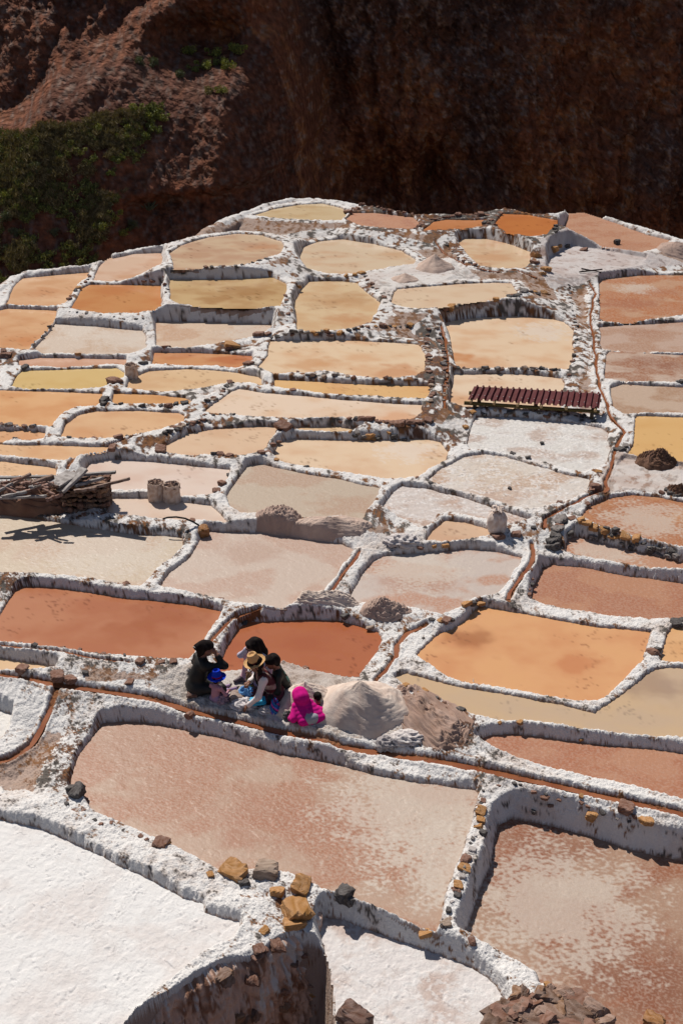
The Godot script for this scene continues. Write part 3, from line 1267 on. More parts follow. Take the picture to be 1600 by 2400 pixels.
# ------------------------------------------------------------------ timber
func plank(label: String, a: Vector3, b: Vector3, width: float, thick: float, tone: Color, roll := 0.0):
	var mid := (a + b) * 0.5
	var o := MeshInstance3D.new()
	var along := (b - a).normalized()
	var up := Vector3.UP.rotated(along, roll)
	var side := along.cross(up).normalized()
	up = side.cross(along).normalized()
	var n := 24
	var half := (b - a).length() * 0.5
	var st := SurfaceTool.new()
	st.begin(Mesh.PRIMITIVE_TRIANGLES)
	st.set_smooth_group(-1)
	var sx := [-0.5, -0.17, 0.17, 0.5]
	var ring := [[-0.5, -0.5], [-0.5, 0.42], [-0.42, 0.5], [-0.15, 0.44], [0.12, 0.5], [0.42, 0.5], [0.5, 0.42], [0.5, -0.5]]
	for i in n:
		for r in ring.size():
			var q0 = ring[r]
			var q1 = ring[(r + 1) % ring.size()]
			var g := clampf(0.5 + 1.1 * fine.get_noise_2d(i * 0.02 + mid.x * 3.0, r * 1.3 + mid.z), 0.0, 1.0)
			st.set_color(tone.darkened(0.3).lerp(tone.lightened(0.15), g))
			var pts := []
			for k in [i, i + 1]:
				var t: float = k / float(n) * 2.0 - 1.0
				var wob := 0.012 * coarse.get_noise_2d(t * 2.0, mid.x * 7.0 + mid.z)
				for q in [q0, q1]:
					var e: float = 0.03 * fine.get_noise_2d(q[0] * 2.0 + mid.x * 5.0, t) if k == 0 or k == n else 0.0
					pts.append(along * (t * half + e) + side * q[0] * width + up * (q[1] * thick + wob))
			for p in [pts[0], pts[2], pts[1], pts[1], pts[2], pts[3]]:
				st.add_vertex(p)
	for s in [-1.0, 1.0]:
		for r in range(1, ring.size() - 1):
			for q in ([ring[0], ring[r], ring[r + 1]] if s < 0 else [ring[0], ring[r + 1], ring[r]]):
				st.add_vertex(along * s * half + side * q[0] * width + up * q[1] * thick)
	st.generate_normals()
	o.mesh = st.commit()
	o.material_override = mats.rock
	o.name = numbered("plank")
	add_child(o, true)
	o.position = mid
	tag(o, label, "plank", "old planks heaped at the left edge")

# ------------------------------------------------------------------ sacks
func lathe_mesh(profile: Array, sides: int, wob: float, seed_value: float, tint: Callable) -> ArrayMesh:
	var f := func(i, j):
		var a: float = TAU * (i % (sides - 1)) / (sides - 1.0)
		var p: Vector2 = profile[j]
		var r: float = p.x * (1.0 + wob * medium.get_noise_2d(cos(a) * 0.7 + seed_value, sin(a) * 0.7 + p.y * 1.5))
		var y: float = p.y + wob * 0.12 * fine.get_noise_2d(cos(a) * 0.25 + seed_value, sin(a) * 0.25 + p.y) * minf(1.0, p.x * 12.0)
		return Vector3(r * cos(a), y, r * sin(a))
	var c := func(i, j): return tint.call(i % (sides - 1), j)
	return grid_mesh(sides, profile.size(), f, c, profile[0].y < profile[profile.size() - 1].y)

func soft_profile(points: Array, steps: int) -> Array:
	var out := []
	for i in points.size() - 1:
		for s in steps:
			out.append(points[i].cubic_interpolate(points[i + 1], points[maxi(i - 1, 0)], points[mini(i + 2, points.size() - 1)], s / float(steps)))
	out.append(points[points.size() - 1])
	return out

func open_sack(label: String, x: float, z: float, s: float, seed_value: float):
	var o := thing("sack", label, "sack", on_ground(x, z, -0.02), seed_value, "")
	o.scale = Vector3.ONE * s
	var profile := soft_profile([Vector2(0.0, 0.0), Vector2(0.15, 0.0), Vector2(0.19, 0.06), Vector2(0.185, 0.2), Vector2(0.18, 0.34), Vector2(0.178, 0.44), Vector2(0.182, 0.465), Vector2(0.165, 0.46), Vector2(0.155, 0.42)], 4)
	part("cloth", lathe_mesh(profile, 40, 0.16, seed_value, func(i, j): return Color(0.60, 0.50, 0.43).lerp(Color(0.40, 0.27, 0.20), clampf(0.4 + 1.2 * medium.get_noise_2d(i * 0.11 + seed_value * 5.0, j * 0.12), 0.0, 1.0))), mats.cloth, o)
	var inside := soft_profile([Vector2(0.165, 0.40), Vector2(0.10, 0.44), Vector2(0.0, 0.455)], 4)
	part("filling", lathe_mesh(inside, 30, 0.9, seed_value + 3.0, func(i, j): return Color(0.16, 0.085, 0.06).lerp(Color(0.42, 0.30, 0.24), clampf(0.5 + 1.4 * fine.get_noise_2d(i * 0.2, j * 0.3), 0.0, 1.0))), mats.rock, o)

func build_sacks():
	sack_data()

func tied_sack(label: String, x: float, z: float, s: float):
	var o := thing("sack", label, "sack", on_ground(x, z, -0.02), 0.6)
	o.scale = Vector3.ONE * s
	var profile := soft_profile([Vector2(0.0, 0.0), Vector2(0.14, 0.0), Vector2(0.19, 0.07), Vector2(0.195, 0.2), Vector2(0.175, 0.33), Vector2(0.12, 0.42), Vector2(0.055, 0.455), Vector2(0.05, 0.475)], 4)
	var tint := func(i, j): return Color(0.66, 0.58, 0.53).lerp(Color(0.50, 0.38, 0.31), clampf(0.4 + 1.2 * medium.get_noise_2d(i * 0.12, j * 0.1), 0.0, 1.0))
	part("cloth", lathe_mesh(profile, 44, 0.22, 2.2, tint), mats.cloth, o)
	var frill := soft_profile([Vector2(0.05, 0.47), Vector2(0.085, 0.50), Vector2(0.13, 0.505), Vector2(0.11, 0.53), Vector2(0.05, 0.54), Vector2(0.0, 0.52)], 4)
	part("gathered_top", lathe_mesh(frill, 44, 0.55, 5.1, tint), mats.cloth, o)
	var ring := TorusMesh.new()
	ring.inner_radius = 0.044
	ring.outer_radius = 0.062
	part("string", ring, plain(Color(0.45, 0.36, 0.28)), o, Vector3(0, 0.468, 0))

# ------------------------------------------------------------------ cloth bundles and other small things
func bundle(called: String, label: String, category: String, at: Vector3, size: Vector3, seed_value: float, tint: Callable, group := ""):
	var nu := 46
	var nv := 20
	var f := func(i, j):
		var a: float = TAU * (i % (nu - 1)) / (nu - 1.0)
		var ph: float = PI * 0.62 * j / (nv - 1.0)
		var d := Vector3(sin(ph) * cos(a), cos(ph), sin(ph) * sin(a))
		var w := 1.0 + 0.34 * (0.5 - absf(medium.get_noise_3d(d.x * 0.55 + seed_value, d.y * 0.55, d.z * 0.55)) * 2.4) + 0.12 * fine.get_noise_3d(d.x * 0.3, d.y * 0.3 + seed_value, d.z * 0.3)
		return d * w * size
	var c := func(i, j): return tint.call(i % (nu - 1), j)
	var o := part(called, grid_mesh(nu, nv, f, c), mats.cloth, self, at)
	tag(o, label, category, group)

func tone_mix(a: Color, b: Color, seed_value: float) -> Callable:
	return func(i, j): return a.lerp(b, clampf(0.5 + 1.1 * medium.get_noise_2d(i * 0.13 + seed_value, j * 0.16), 0.0, 1.0))

func boulder(label: String, x: float, z: float, size: float, code: String, seed_value: int, flat := 0.75):
	var y := surface(x, z)
	var tone: Color = {"o": Color(0.40, 0.17, 0.04), "r": Color(0.17, 0.075, 0.045), "d": Color(0.06, 0.05, 0.045), "t": Color(0.45, 0.33, 0.27), "g": Color(0.25, 0.21, 0.19)}[code]
	var o := part("boulder", stone_mesh(seed_value, tone, flat), mats.rock, self, Vector3(x, y + size * flat * 0.30, z))
	o.scale = Vector3.ONE * size
	o.rotation.y = seed_value
	tag(o, label, "stone")

func rod(called: String, label: String, category: String, pts: PackedVector3Array, r: float, c: Color):
	var st := SurfaceTool.new()
	st.begin(Mesh.PRIMITIVE_TRIANGLES)
	for i in pts.size() - 1:
		bar(st, pts[i] - pts[0], pts[i + 1] - pts[0], r, r, 8, c)
	st.generate_normals()
	var o := part(called, st.commit(), mats.leaf, self, pts[0])
	tag(o, label, category)

# ------------------------------------------------------------------ people
var nets_v := PackedVector3Array()
var nets_c := PackedColorArray()
var nets_i := PackedInt32Array()

func nets_begin():
	nets_v = PackedVector3Array()
	nets_c = PackedColorArray()
	nets_i = PackedInt32Array()

func nets_mesh() -> ArrayMesh:
	return smoothed(nets_v, nets_c, nets_i)

# bones: [a, b, radius a, radius b, colour]; joined by a smooth minimum on a grid and meshed as surface nets
func nets_add(bones: Array, cell: float, blend: float, paint = null):
	var lo: Vector3 = bones[0][0]
	var hi := lo
	for b in bones:
		var r: float = maxf(b[2], b[3]) + cell * 2.0 + blend * 0.3
		lo = lo.min(b[0] - Vector3.ONE * r).min(b[1] - Vector3.ONE * r)
		hi = hi.max(b[0] + Vector3.ONE * r).max(b[1] + Vector3.ONE * r)
	var nx := int((hi.x - lo.x) / cell) + 2
	var ny := int((hi.y - lo.y) / cell) + 2
	var nz := int((hi.z - lo.z) / cell) + 2
	var total := nx * ny * nz
	var field := PackedFloat32Array()
	field.resize(total)
	field.fill(1.0)
	var nearest := PackedFloat32Array()
	nearest.resize(total)
	nearest.fill(1.0)
	var which := PackedByteArray()
	which.resize(total)
	for n in bones.size():
		var a: Vector3 = bones[n][0]
		var b: Vector3 = bones[n][1]
		var ra: float = bones[n][2]
		var rb: float = bones[n][3]
		var reach := maxf(ra, rb) + blend + cell * 2.0
		var l0 := ((a.min(b) - Vector3.ONE * reach - lo) / cell).floor()
		var l1 := ((a.max(b) + Vector3.ONE * reach - lo) / cell).ceil()
		var ab := b - a
		var inv := 1.0 / maxf(ab.length_squared(), 1e-9)
		for k in range(maxi(0, int(l0.z)), mini(nz, int(l1.z) + 1)):
			for j in range(maxi(0, int(l0.y)), mini(ny, int(l1.y) + 1)):
				var row := (k * ny + j) * nx
				for i in range(maxi(0, int(l0.x)), mini(nx, int(l1.x) + 1)):
					var p := lo + Vector3(i, j, k) * cell
					var t := clampf((p - a).dot(ab) * inv, 0.0, 1.0)
					var d := p.distance_to(a + ab * t) - (ra + (rb - ra) * t)
					var q := row + i
					var f := field[q]
					var h := maxf(blend - absf(f - d), 0.0) / blend
					field[q] = minf(f, d) - h * h * blend * 0.25
					if d < nearest[q]:
						nearest[q] = d
						which[q] = n
	var vert := PackedInt32Array()
	vert.resize(total)
	vert.fill(-1)
	var corner := [0, 1, nx, nx + 1, nx * ny, nx * ny + 1, nx * ny + nx, nx * ny + nx + 1]
	var offs := [Vector3(0, 0, 0), Vector3(1, 0, 0), Vector3(0, 1, 0), Vector3(1, 1, 0), Vector3(0, 0, 1), Vector3(1, 0, 1), Vector3(0, 1, 1), Vector3(1, 1, 1)]
	var edges := [[0, 1], [2, 3], [4, 5], [6, 7], [0, 2], [1, 3], [4, 6], [5, 7], [0, 4], [1, 5], [2, 6], [3, 7]]
	for k in nz - 1:
		for j in ny - 1:
			for i in nx - 1:
				var q := (k * ny + j) * nx + i
				var f0 := field[q]
				if f0 > cell * 2.0 or f0 < -cell * 2.0:
					continue
				var s := 0
				for e in 8:
					if field[q + corner[e]] < 0.0:
						s += 1
				if s == 0 or s == 8:
					continue
				var sum := Vector3.ZERO
				var m := 0
				for e in edges:
					var fa := field[q + corner[e[0]]]
					var fb := field[q + corner[e[1]]]
					if (fa < 0.0) != (fb < 0.0):
						sum += offs[e[0]].lerp(offs[e[1]], fa / (fa - fb))
						m += 1
				vert[q] = nets_v.size()
				var p := lo + (Vector3(i, j, k) + sum / m) * cell
				var c: Color = bones[which[q]][4]
				if paint != null:
					c = paint.call(p, c)
				nets_v.append(p)
				nets_c.append(c)
	var step := [1, nx, nx * ny]
	for k in range(1, nz - 1):
		for j in range(1, ny - 1):
			for i in range(1, nx - 1):
				var q := (k * ny + j) * nx + i
				var f0 := field[q]
				if f0 > cell * 2.0 or f0 < -cell * 2.0:
					continue
				for axis in 3:
					var inside := f0 < 0.0
					if inside == (field[q + step[axis]] < 0.0):
						continue
					var u: int = step[(axis + 1) % 3]
					var w: int = step[(axis + 2) % 3]
					var a := vert[q - u - w]
					var b := vert[q - w]
					var c := vert[q]
					var d := vert[q - u]
					if a < 0 or b < 0 or c < 0 or d < 0:
						continue
					if inside:
						nets_i.append_array([a, c, b, a, d, c])
					else:
						nets_i.append_array([a, b, c, a, c, d])

func elbow(a: Vector3, b: Vector3, upper: float, lower: float, hint: Vector3) -> Vector3:
	var d := b - a
	var l := clampf(d.length(), 0.02, (upper + lower) * 0.995)
	var t := (upper * upper - lower * lower + l * l) / (2.0 * l)
	var h := sqrt(maxf(upper * upper - t * t, 0.0))
	var n := d.normalized()
	var side := (hint - n * hint.dot(n)).normalized()
	return a + n * t + side * h

func hand_bones(wrist: Vector3, dir: Vector3, palm_up: Vector3, mirror: float, s: float, skin: Color) -> Array:
	var side := dir.cross(palm_up).normalized() * mirror
	var up := side.cross(dir).normalized() * mirror
	var list := [[wrist, wrist + dir * 0.04 * s, 0.026 * s, 0.03 * s, skin], [wrist + dir * 0.04 * s - side * 0.018 * s, wrist + dir * 0.085 * s - side * 0.022 * s, 0.02 * s, 0.016 * s, skin], [wrist + dir * 0.04 * s + side * 0.018 * s, wrist + dir * 0.08 * s + side * 0.022 * s, 0.02 * s, 0.016 * s, skin]]
	var lengths := [0.062, 0.074, 0.068, 0.052]
	for k in 4:
		var root := wrist + dir * (0.082 - absf(k - 1.3) * 0.004) * s + side * (-0.03 + 0.02 * k) * s
		var l: float = lengths[k] * s
		var p1 := root + (dir * 0.85 - up * 0.4).normalized() * l * 0.45
		var p2 := p1 + (dir * 0.35 - up * 0.8).normalized() * l * 0.32
		var p3 := p2 + (-up * 0.9 - dir * 0.2).normalized() * l * 0.23
		list.append([root, p1, 0.0098 * s, 0.009 * s, skin])
		list.append([p1, p2, 0.009 * s, 0.0082 * s, skin])
		list.append([p2, p3, 0.0082 * s, 0.007 * s, skin])
	var th := wrist + dir * 0.025 * s - side * 0.03 * s
	var t1 := th + (dir * 0.6 - side * 0.6 - up * 0.3).normalized() * 0.035 * s
	list.append([th, t1, 0.013 * s, 0.0105 * s, skin])
	list.append([t1, t1 + (dir * 0.9 - up * 0.4).normalized() * 0.028 * s, 0.0105 * s, 0.0085 * s, skin])
	return list

# A seated figure. +z is the way it faces, its seat rests on y = 0.
func seated(label: String, at: Vector3, facing: Vector2, d: Dictionary) -> Node3D:
	var o := thing("person", label, "person", at, atan2(facing.x, facing.y))
	var s: float = d.size
	var skin: Color = d.get("skin", Color(0.22, 0.105, 0.065))
	var top: Color = d.top
	var sleeve: Color = d.get("sleeve", top)
	var legs: Color = d.legs
	var shoe: Color = d.get("shoe", Color(0.04, 0.035, 0.035))
	var lean: float = d.get("lean", 0.08)
	var sway: float = d.get("sway", 0.0)
	var hs: float = d.get("head", 1.0) * s
	var b := []
	var pel := 0.12 * s
	var q: float = d.get("squash", 1.0)
	b.append([Vector3(-0.07, 0.115, 0) * s, Vector3(0.07, 0.115, 0) * s, pel, pel, legs])
	b.append([Vector3(0, 0.17 * q, 0.01) * s, Vector3(sway * 0.4, 0.30 * q, lean * 0.45) * s, 0.122 * s, 0.118 * s, top])
	b.append([Vector3(sway * 0.4, 0.30 * q, lean * 0.45) * s, Vector3(sway * 0.8, 0.43 * q, lean * 0.85) * s, 0.12 * s, 0.122 * s, top])
	b.append([Vector3(-0.115 + sway, 0.495 * q, lean) * s, Vector3(0.115 + sway, 0.495 * q, lean) * s, 0.082 * s, 0.082 * s, top])
	var neck := Vector3(sway, 0.545 * q, lean + 0.015) * s
	var hc: Vector3 = neck + Vector3(d.get("tilt", 0.0), 0.155, 0.045 + d.get("nod", 0.0) * 0.08) * hs * 1.0
	b.append([neck, hc - Vector3(0, 0.06, 0.03) * hs, 0.052 * s, 0.048 * s, skin])
	var hands: Array = d.hands
	var fine_parts := []
	for k in 2:
		var m := 1.0 if k == 0 else -1.0   # left, right
		var sh := Vector3(0.165 * m + sway, 0.50 * q, lean) * s
		var hand: Vector3 = hands[k] * s
		var hint: Vector3 = d.get("elbows", Vector3(0.6, -0.6, -0.4))
		hint.x *= m
		var reach := (hand - sh)
		if reach.length() > 0.5 * s:
			hand = sh + reach.normalized() * 0.5 * s
		var el := elbow(sh, hand, 0.27 * s, 0.235 * s, hint)
		b.append([sh, el, 0.062 * s, 0.046 * s, sleeve])
		var bare: float = d.get("bare", 0.88)
		b.append([el, el.lerp(hand, bare), 0.046 * s, 0.036 * s, sleeve])
		b.append([el.lerp(hand, bare), hand, 0.034 * s, 0.027 * s, skin])
		fine_parts.append(hand_bones(hand, (hand - el).normalized(), Vector3(0, 0, 1) if absf((hand - el).normalized().y) > 0.8 else Vector3.UP, m, s * d.get("hand_size", 1.0), skin))
		var hip := Vector3(0.085 * m, 0.11, 0.02) * s
		var knee := Vector3(0.30 * m, 0.15, 0.29) * s
		var ankle := Vector3(-0.07 * m, 0.065, 0.31 + 0.05 * m) * s
		match d.get("pose", "cross"):
			"knees":
				knee = Vector3(0.11 * m, 0.44, 0.30) * s
				ankle = Vector3(0.10 * m, 0.075, 0.42) * s
			"out":
				knee = Vector3(0.12 * m, 0.19, 0.42) * s
				ankle = Vector3(0.13 * m, 0.065, 0.80) * s
			"kneel":
				knee = Vector3(0.12 * m, 0.085, 0.36) * s
				ankle = Vector3(0.12 * m, 0.06, -0.04) * s
			"one":
				if m < 0.0:
					knee = Vector3(-0.12, 0.47, 0.27) * s
					ankle = Vector3(-0.11, 0.08, 0.40) * s
		b.append([hip, knee, 0.095 * s, 0.066 * s, legs])
		b.append([knee, ankle, 0.062 * s, 0.042 * s, legs])
		var toe := ankle + (Vector3(ankle.x - knee.x, 0, ankle.z - knee.z).normalized() * 0.13 + Vector3(0, -0.03, 0)) * s
		if d.get("pose", "") == "knees" or (d.get("pose", "") == "one" and m < 0.0):
			toe = ankle + Vector3(0, -0.035, 0.15) * s
		b.append([ankle + Vector3(0, -0.01, 0) * s, toe, 0.046 * s, 0.036 * s, shoe])
	nets_begin()
	nets_add(b, 0.019 * maxf(s, 0.75), 0.05 * s, d.get("paint"))
	# head on a finer grid
	var turn := Basis(Vector3.UP, d.get("look", 0.0)) * Basis(Vector3.RIGHT, d.get("nod", 0.0))
	var hb := []
	for r in [[Vector3(0, 0.03, -0.025), Vector3(0, 0.025, 0.02), 0.092, 0.088], [Vector3(0, -0.03, 0.03), Vector3(0, -0.075, 0.048), 0.068, 0.042], [Vector3(0, 0.012, 0.096), Vector3(0, -0.028, 0.116), 0.010, 0.015], [Vector3(0.088, 0.0, -0.005), Vector3(0.094, -0.03, 0.0), 0.02, 0.014], [Vector3(-0.088, 0.0, -0.005), Vector3(-0.094, -0.03, 0.0), 0.02, 0.014], [Vector3(0, -0.05, -0.01), Vector3(0, -0.14, -0.03), 0.055, 0.052]]:
		hb.append([hc + turn * r[0] * hs, hc + turn * r[1] * hs, r[2] * hs, r[3] * hs, skin])
	for m in [-1.0, 1.0]:
		hb.append([hc + turn * Vector3(0.034 * m, 0.012, 0.092) * hs, hc + turn * Vector3(0.036 * m, 0.012, 0.092) * hs, 0.0125 * hs, 0.0125 * hs, Color(0.02, 0.015, 0.012)])
		hb.append([hc + turn * Vector3(0.018 * m, 0.036, 0.102) * hs, hc + turn * Vector3(0.05 * m, 0.036, 0.09) * hs, 0.007 * hs, 0.006 * hs, Color(0.02, 0.015, 0.012)])
	hb.append([hc + turn * Vector3(-0.02, -0.062, 0.088) * hs, hc + turn * Vector3(0.02, -0.062, 0.088) * hs, 0.010 * hs, 0.010 * hs, skin.lerp(Color(0.3, 0.06, 0.05), 0.5)])
	nets_add(hb, 0.0095 * hs, 0.018 * hs)
	for k in 2:
		nets_add(fine_parts[k], 0.0068 * s, 0.008 * s)
	part("body", nets_mesh(), mats.skin, o)
	# hair
	var hair: Color = d.get("hair_color", Color(0.012, 0.010, 0.010))
	var g := [[Vector3(0, 0.045, -0.03), Vector3(0, 0.048, 0.022), 0.094, 0.084], [Vector3(0, 0.0, -0.065), Vector3(0, -0.05, -0.06), 0.07, 0.055]]
	match d.get("hair", "short"):
		"short":
			for m in [-1.0, 1.0]:
				g.append([Vector3(0.06 * m, 0.05, 0.0), Vector3(0.07 * m, -0.005, -0.025), 0.045, 0.028])
			g.append([Vector3(-0.05, 0.075, 0.055), Vector3(0.05, 0.078, 0.05), 0.035, 0.035])
		"long":
			for m in [-1.0, 1.0]:
				g.append([Vector3(0.065 * m, 0.04, 0.0), Vector3(0.082 * m, -0.13, -0.01), 0.05, 0.038])
			g.append([Vector3(0, 0.0, -0.08), Vector3(0, -0.20, -0.10), 0.075, 0.06])
			g.append([Vector3(0, -0.20, -0.10), Vector3(0.03, -0.29, -0.09), 0.06, 0.03])
			g.append([Vector3(-0.05, 0.07, 0.06), Vector3(0.05, 0.075, 0.06), 0.035, 0.035])
		"bun":
			g.append([Vector3(0, 0.055, -0.10), Vector3(0, 0.03, -0.14), 0.055, 0.05])
			g.append([Vector3(0, -0.02, -0.08), Vector3(0, -0.11, -0.09), 0.055, 0.03])
		"braids":
			for m in [-1.0, 1.0]:
				g.append([Vector3(0.06 * m, 0.02, -0.02), Vector3(0.075 * m, -0.10, -0.01), 0.045, 0.03])
				g.append([Vector3(0.075 * m, -0.10, -0.01), Vector3(0.10 * m, -0.26, 0.10), 0.028, 0.024])
				g.append([Vector3(0.10 * m, -0.26, 0.10), Vector3(0.10 * m, -0.40, 0.14), 0.024, 0.014])
	var gb := []
	for r in g:
		gb.append([hc + turn * r[0] * hs, hc + turn * r[1] * hs, r[2] * hs * 1.07, r[3] * hs * 1.07, hair])
	nets_begin()
	nets_add(gb, 0.013 * hs, 0.03 * hs, func(p, c): return c.lerp(Color(0.035, 0.027, 0.024), clampf(fine.get_noise_3d(p.x * 1.5, p.y * 0.5, p.z * 1.5) * 1.5, 0.0, 1.0)))
	part("hair", nets_mesh(), mats.cloth, o)
	if d.has("hat"):
		var h: Dictionary = d.hat
		var prof := soft_profile([Vector2(0.0, 0.15), Vector2(0.03, 0.145), Vector2(0.06, 0.172), Vector2(0.082, 0.16), Vector2(0.096, 0.10), Vector2(0.104, 0.05), Vector2(0.107, 0.0), Vector2(0.135, -0.008), Vector2(0.165, -0.006), Vector2(0.19, 0.008), Vector2(0.191, 0.002), Vector2(0.165, -0.014), Vector2(0.10, -0.018)], 4)
		var band_lo: float = 0.004
		var mesh := lathe_mesh(prof, 48, 0.06, 1.3, func(i, j):
			var p: Vector2 = prof[j]
			var cc: Color = h.color
			if p.y > band_lo and p.y < h.band_top and p.x < 0.13 and p.x > 0.085 and j > 12:
				cc = h.band
			return cc.lerp(cc.darkened(0.2), clampf(medium.get_noise_2d(i * 0.2, j * 0.2) + 0.2, 0.0, 1.0)))
		var hat := part("hat", mesh, mats.cloth, o, hc + turn * Vector3(0, 0.055, -0.01) * hs)
		hat.basis = (turn * Basis(Vector3.RIGHT, h.get("tip", 0.0))).scaled(Vector3.ONE * hs * h.size)
	return o

# a squat pillar of stones and mud
func rubble_block(label: String, x: float, z: float):
	var o := thing("rubble_block", label, "rubble block", on_ground(x, z, -0.05))
	var rng := RandomNumberGenerator.new()
	rng.seed = 91
	var core := BoxMesh.new()
	core.size = Vector3(0.72, 0.56, 0.40)
	part("mud_core", core, plain(lin(78, 50, 36), 0.95, 0.2), o, Vector3(0, 0.27, 0))
	for layer in 6:
		for i in 9:
			for k in 6:
				if i > 0 and i < 8 and k > 0 and k < 5 and layer < 5:
					continue
				var at := Vector3((i - 4.0) * 0.098 + rng.randf_range(-0.02, 0.02), layer * 0.105 + rng.randf_range(0.0, 0.03), (k - 2.5) * 0.092 + rng.randf_range(-0.02, 0.02))
				var q := part("stone", stone_kind("bbrbn"[rng.randi() % 5], rng.randi() % 3), mats.rock, o, at)
				q.rotation = Vector3(rng.randf_range(-0.3, 0.3), rng.randf() * TAU, rng.randf_range(-0.3, 0.3))
				q.scale = Vector3.ONE * rng.randf_range(0.11, 0.19)

# lumps of dug earth: x and z say where, y how large
func clod_mound(label: String, clods: Array):
	var rng := RandomNumberGenerator.new()
	rng.seed = 17
	var o := thing("clod_mound", label, "earth mound", Vector3(clods[10].x, ground(clods[10].x, clods[10].z), clods[10].z))
	for c in clods:
		for k in 7:
			var off: Vector3 = Vector3(rng.randf_range(-0.5, 0.5), 0, rng.randf_range(-0.5, 0.5)) * c.y * (0.0 if k == 0 else 1.0)
			var s: float = c.y * (1.0 if k == 0 else rng.randf_range(0.22, 0.55))
			var at := on_ground(c.x + off.x, c.z + off.z, c.y * (0.1 if k == 0 else 0.34 - 0.4 * off.length() / c.y))
			var q := part("clod", stone_kind("brbnm"[rng.randi() % 5], rng.randi() % 3), mats.rock, o, at - o.position)
			q.rotation = Vector3(rng.randf_range(-0.5, 0.5), rng.randf() * TAU, rng.randf_range(-0.5, 0.5))
			q.scale = Vector3.ONE * s

# ------------------------------------------------------------------ where things stand (metres)
func terrace_data():
	pond(0.75, "b", 0.2, 0.055, lin(226, 180, 138), lin(208, 150, 102), 0.50, "pale orange salt pond at the far left edge of the terraces, below the scrub slope",
		PackedVector2Array([Vector2(-9.76, -33.95), Vector2(-10.05, -36.29), Vector2(-10.00, -36.93), Vector2(-8.00, -37.73), Vector2(-7.92, -36.62), Vector2(-8.05, -35.60), Vector2(-8.08, -33.68), Vector2(-8.95, -33.77)]))
	pond(0.89, "b", 0.25, 0.055, lin(222, 186, 160), lin(205, 150, 115), 0.35, "small pinkish beige pond between the orange pond and the dark cliff",
		PackedVector2Array([Vector2(-7.64, -36.08), Vector2(-7.71, -38.14), Vector2(-7.61, -38.77), Vector2(-6.87, -39.52), Vector2(-5.98, -39.64), Vector2(-5.58, -36.65), Vector2(-6.45, -35.95)]))
	pond(1.31, "b", 0.35, 0.055, lin(214, 184, 152), lin(190, 140, 110), 0.50, "large pale oval pond with brown cracks at the far rim, left of centre",
		PackedVector2Array([Vector2(-5.44, -37.86), Vector2(-5.25, -38.88), Vector2(-4.44, -40.10), Vector2(-3.53, -40.58), Vector2(-2.70, -40.33), Vector2(-2.00, -39.48), Vector2(-1.84, -38.70), Vector2(-1.99, -37.77), Vector2(-2.81, -36.58), Vector2(-3.77, -36.00), Vector2(-5.08, -35.90)]))
	pond(0.87, "b", 0.3, 0.055, lin(206, 142, 84), lin(196, 118, 62), 0.50, "deep orange pond with a tall white wall below its near edge",
		PackedVector2Array([Vector2(-7.70, -33.11), Vector2(-7.81, -35.24), Vector2(-7.64, -35.73), Vector2(-5.48, -35.68), Vector2(-5.11, -32.94), Vector2(-5.67, -32.56), Vector2(-6.65, -32.62)]))
	pond(1.02, "b", 0.25, 0.055, lin(206, 172, 122), lin(176, 128, 78), 0.50, "yellowish cracked pond with a brown stain, above a smooth white retaining wall",
		PackedVector2Array([Vector2(-5.22, -35.79), Vector2(-3.76, -35.79), Vector2(-2.12, -36.04), Vector2(-1.64, -35.29), Vector2(-1.65, -33.55), Vector2(-1.74, -32.79), Vector2(-2.86, -32.68), Vector2(-4.55, -32.97), Vector2(-4.91, -33.52)]))
	pond(0.70, "b", 0.25, 0.055, lin(222, 172, 126), lin(205, 142, 92), 0.50, "orange beige pond cut by the left edge of the photo, below the pale orange one",
		PackedVector2Array([Vector2(-10.09, -32.55), Vector2(-9.87, -33.62), Vector2(-9.66, -33.79), Vector2(-8.21, -33.57), Vector2(-8.02, -32.67), Vector2(-8.17, -29.90), Vector2(-8.96, -30.08), Vector2(-9.47, -30.28)]))
	pond(0.66, "m", 0.25, 0.055, lin(216, 192, 172), lin(205, 170, 140), 0.40, "whitish pond with a rippled salt skin under the deep orange pond's wall",
		PackedVector2Array([Vector2(-8.07, -30.04), Vector2(-7.98, -32.39), Vector2(-6.58, -32.08), Vector2(-5.48, -31.78), Vector2(-5.31, -31.29), Vector2(-5.15, -30.14), Vector2(-5.48, -29.73), Vector2(-6.60, -29.68), Vector2(-7.74, -29.73)]))
	pond(0.63, "m", 0.25, 0.055, lin(220, 188, 160), lin(205, 158, 120), 0.40, "wide pale beige pond under the smooth white retaining wall",
		PackedVector2Array([Vector2(-5.22, -32.69), Vector2(-4.11, -32.69), Vector2(-2.01, -32.48), Vector2(-1.86, -31.82), Vector2(-2.18, -31.40), Vector2(-3.30, -30.64), Vector2(-4.13, -30.31), Vector2(-4.90, -30.41)]))
	pond(0.60, "b", 0.25, 0.055, lin(212, 166, 138), lin(196, 140, 110), 0.40, "very narrow pinkish pond between white walls, above the yellow pond",
		PackedVector2Array([Vector2(-8.31, -29.45), Vector2(-7.85, -29.66), Vector2(-5.56, -29.49), Vector2(-5.50, -28.97), Vector2(-5.98, -29.04), Vector2(-6.98, -28.78), Vector2(-8.17, -28.91)]))
	pond(0.60, "b", 0.35, 0.055, lin(214, 180, 116), lin(206, 168, 98), 0.40, "greenish yellow brine pond near the left edge",
		PackedVector2Array([Vector2(-8.04, -27.45), Vector2(-8.08, -28.29), Vector2(-8.00, -28.62), Vector2(-6.97, -28.70), Vector2(-5.67, -28.82), Vector2(-5.42, -28.46), Vector2(-5.38, -28.08), Vector2(-5.79, -27.35), Vector2(-6.64, -27.12), Vector2(-7.60, -27.20)]))
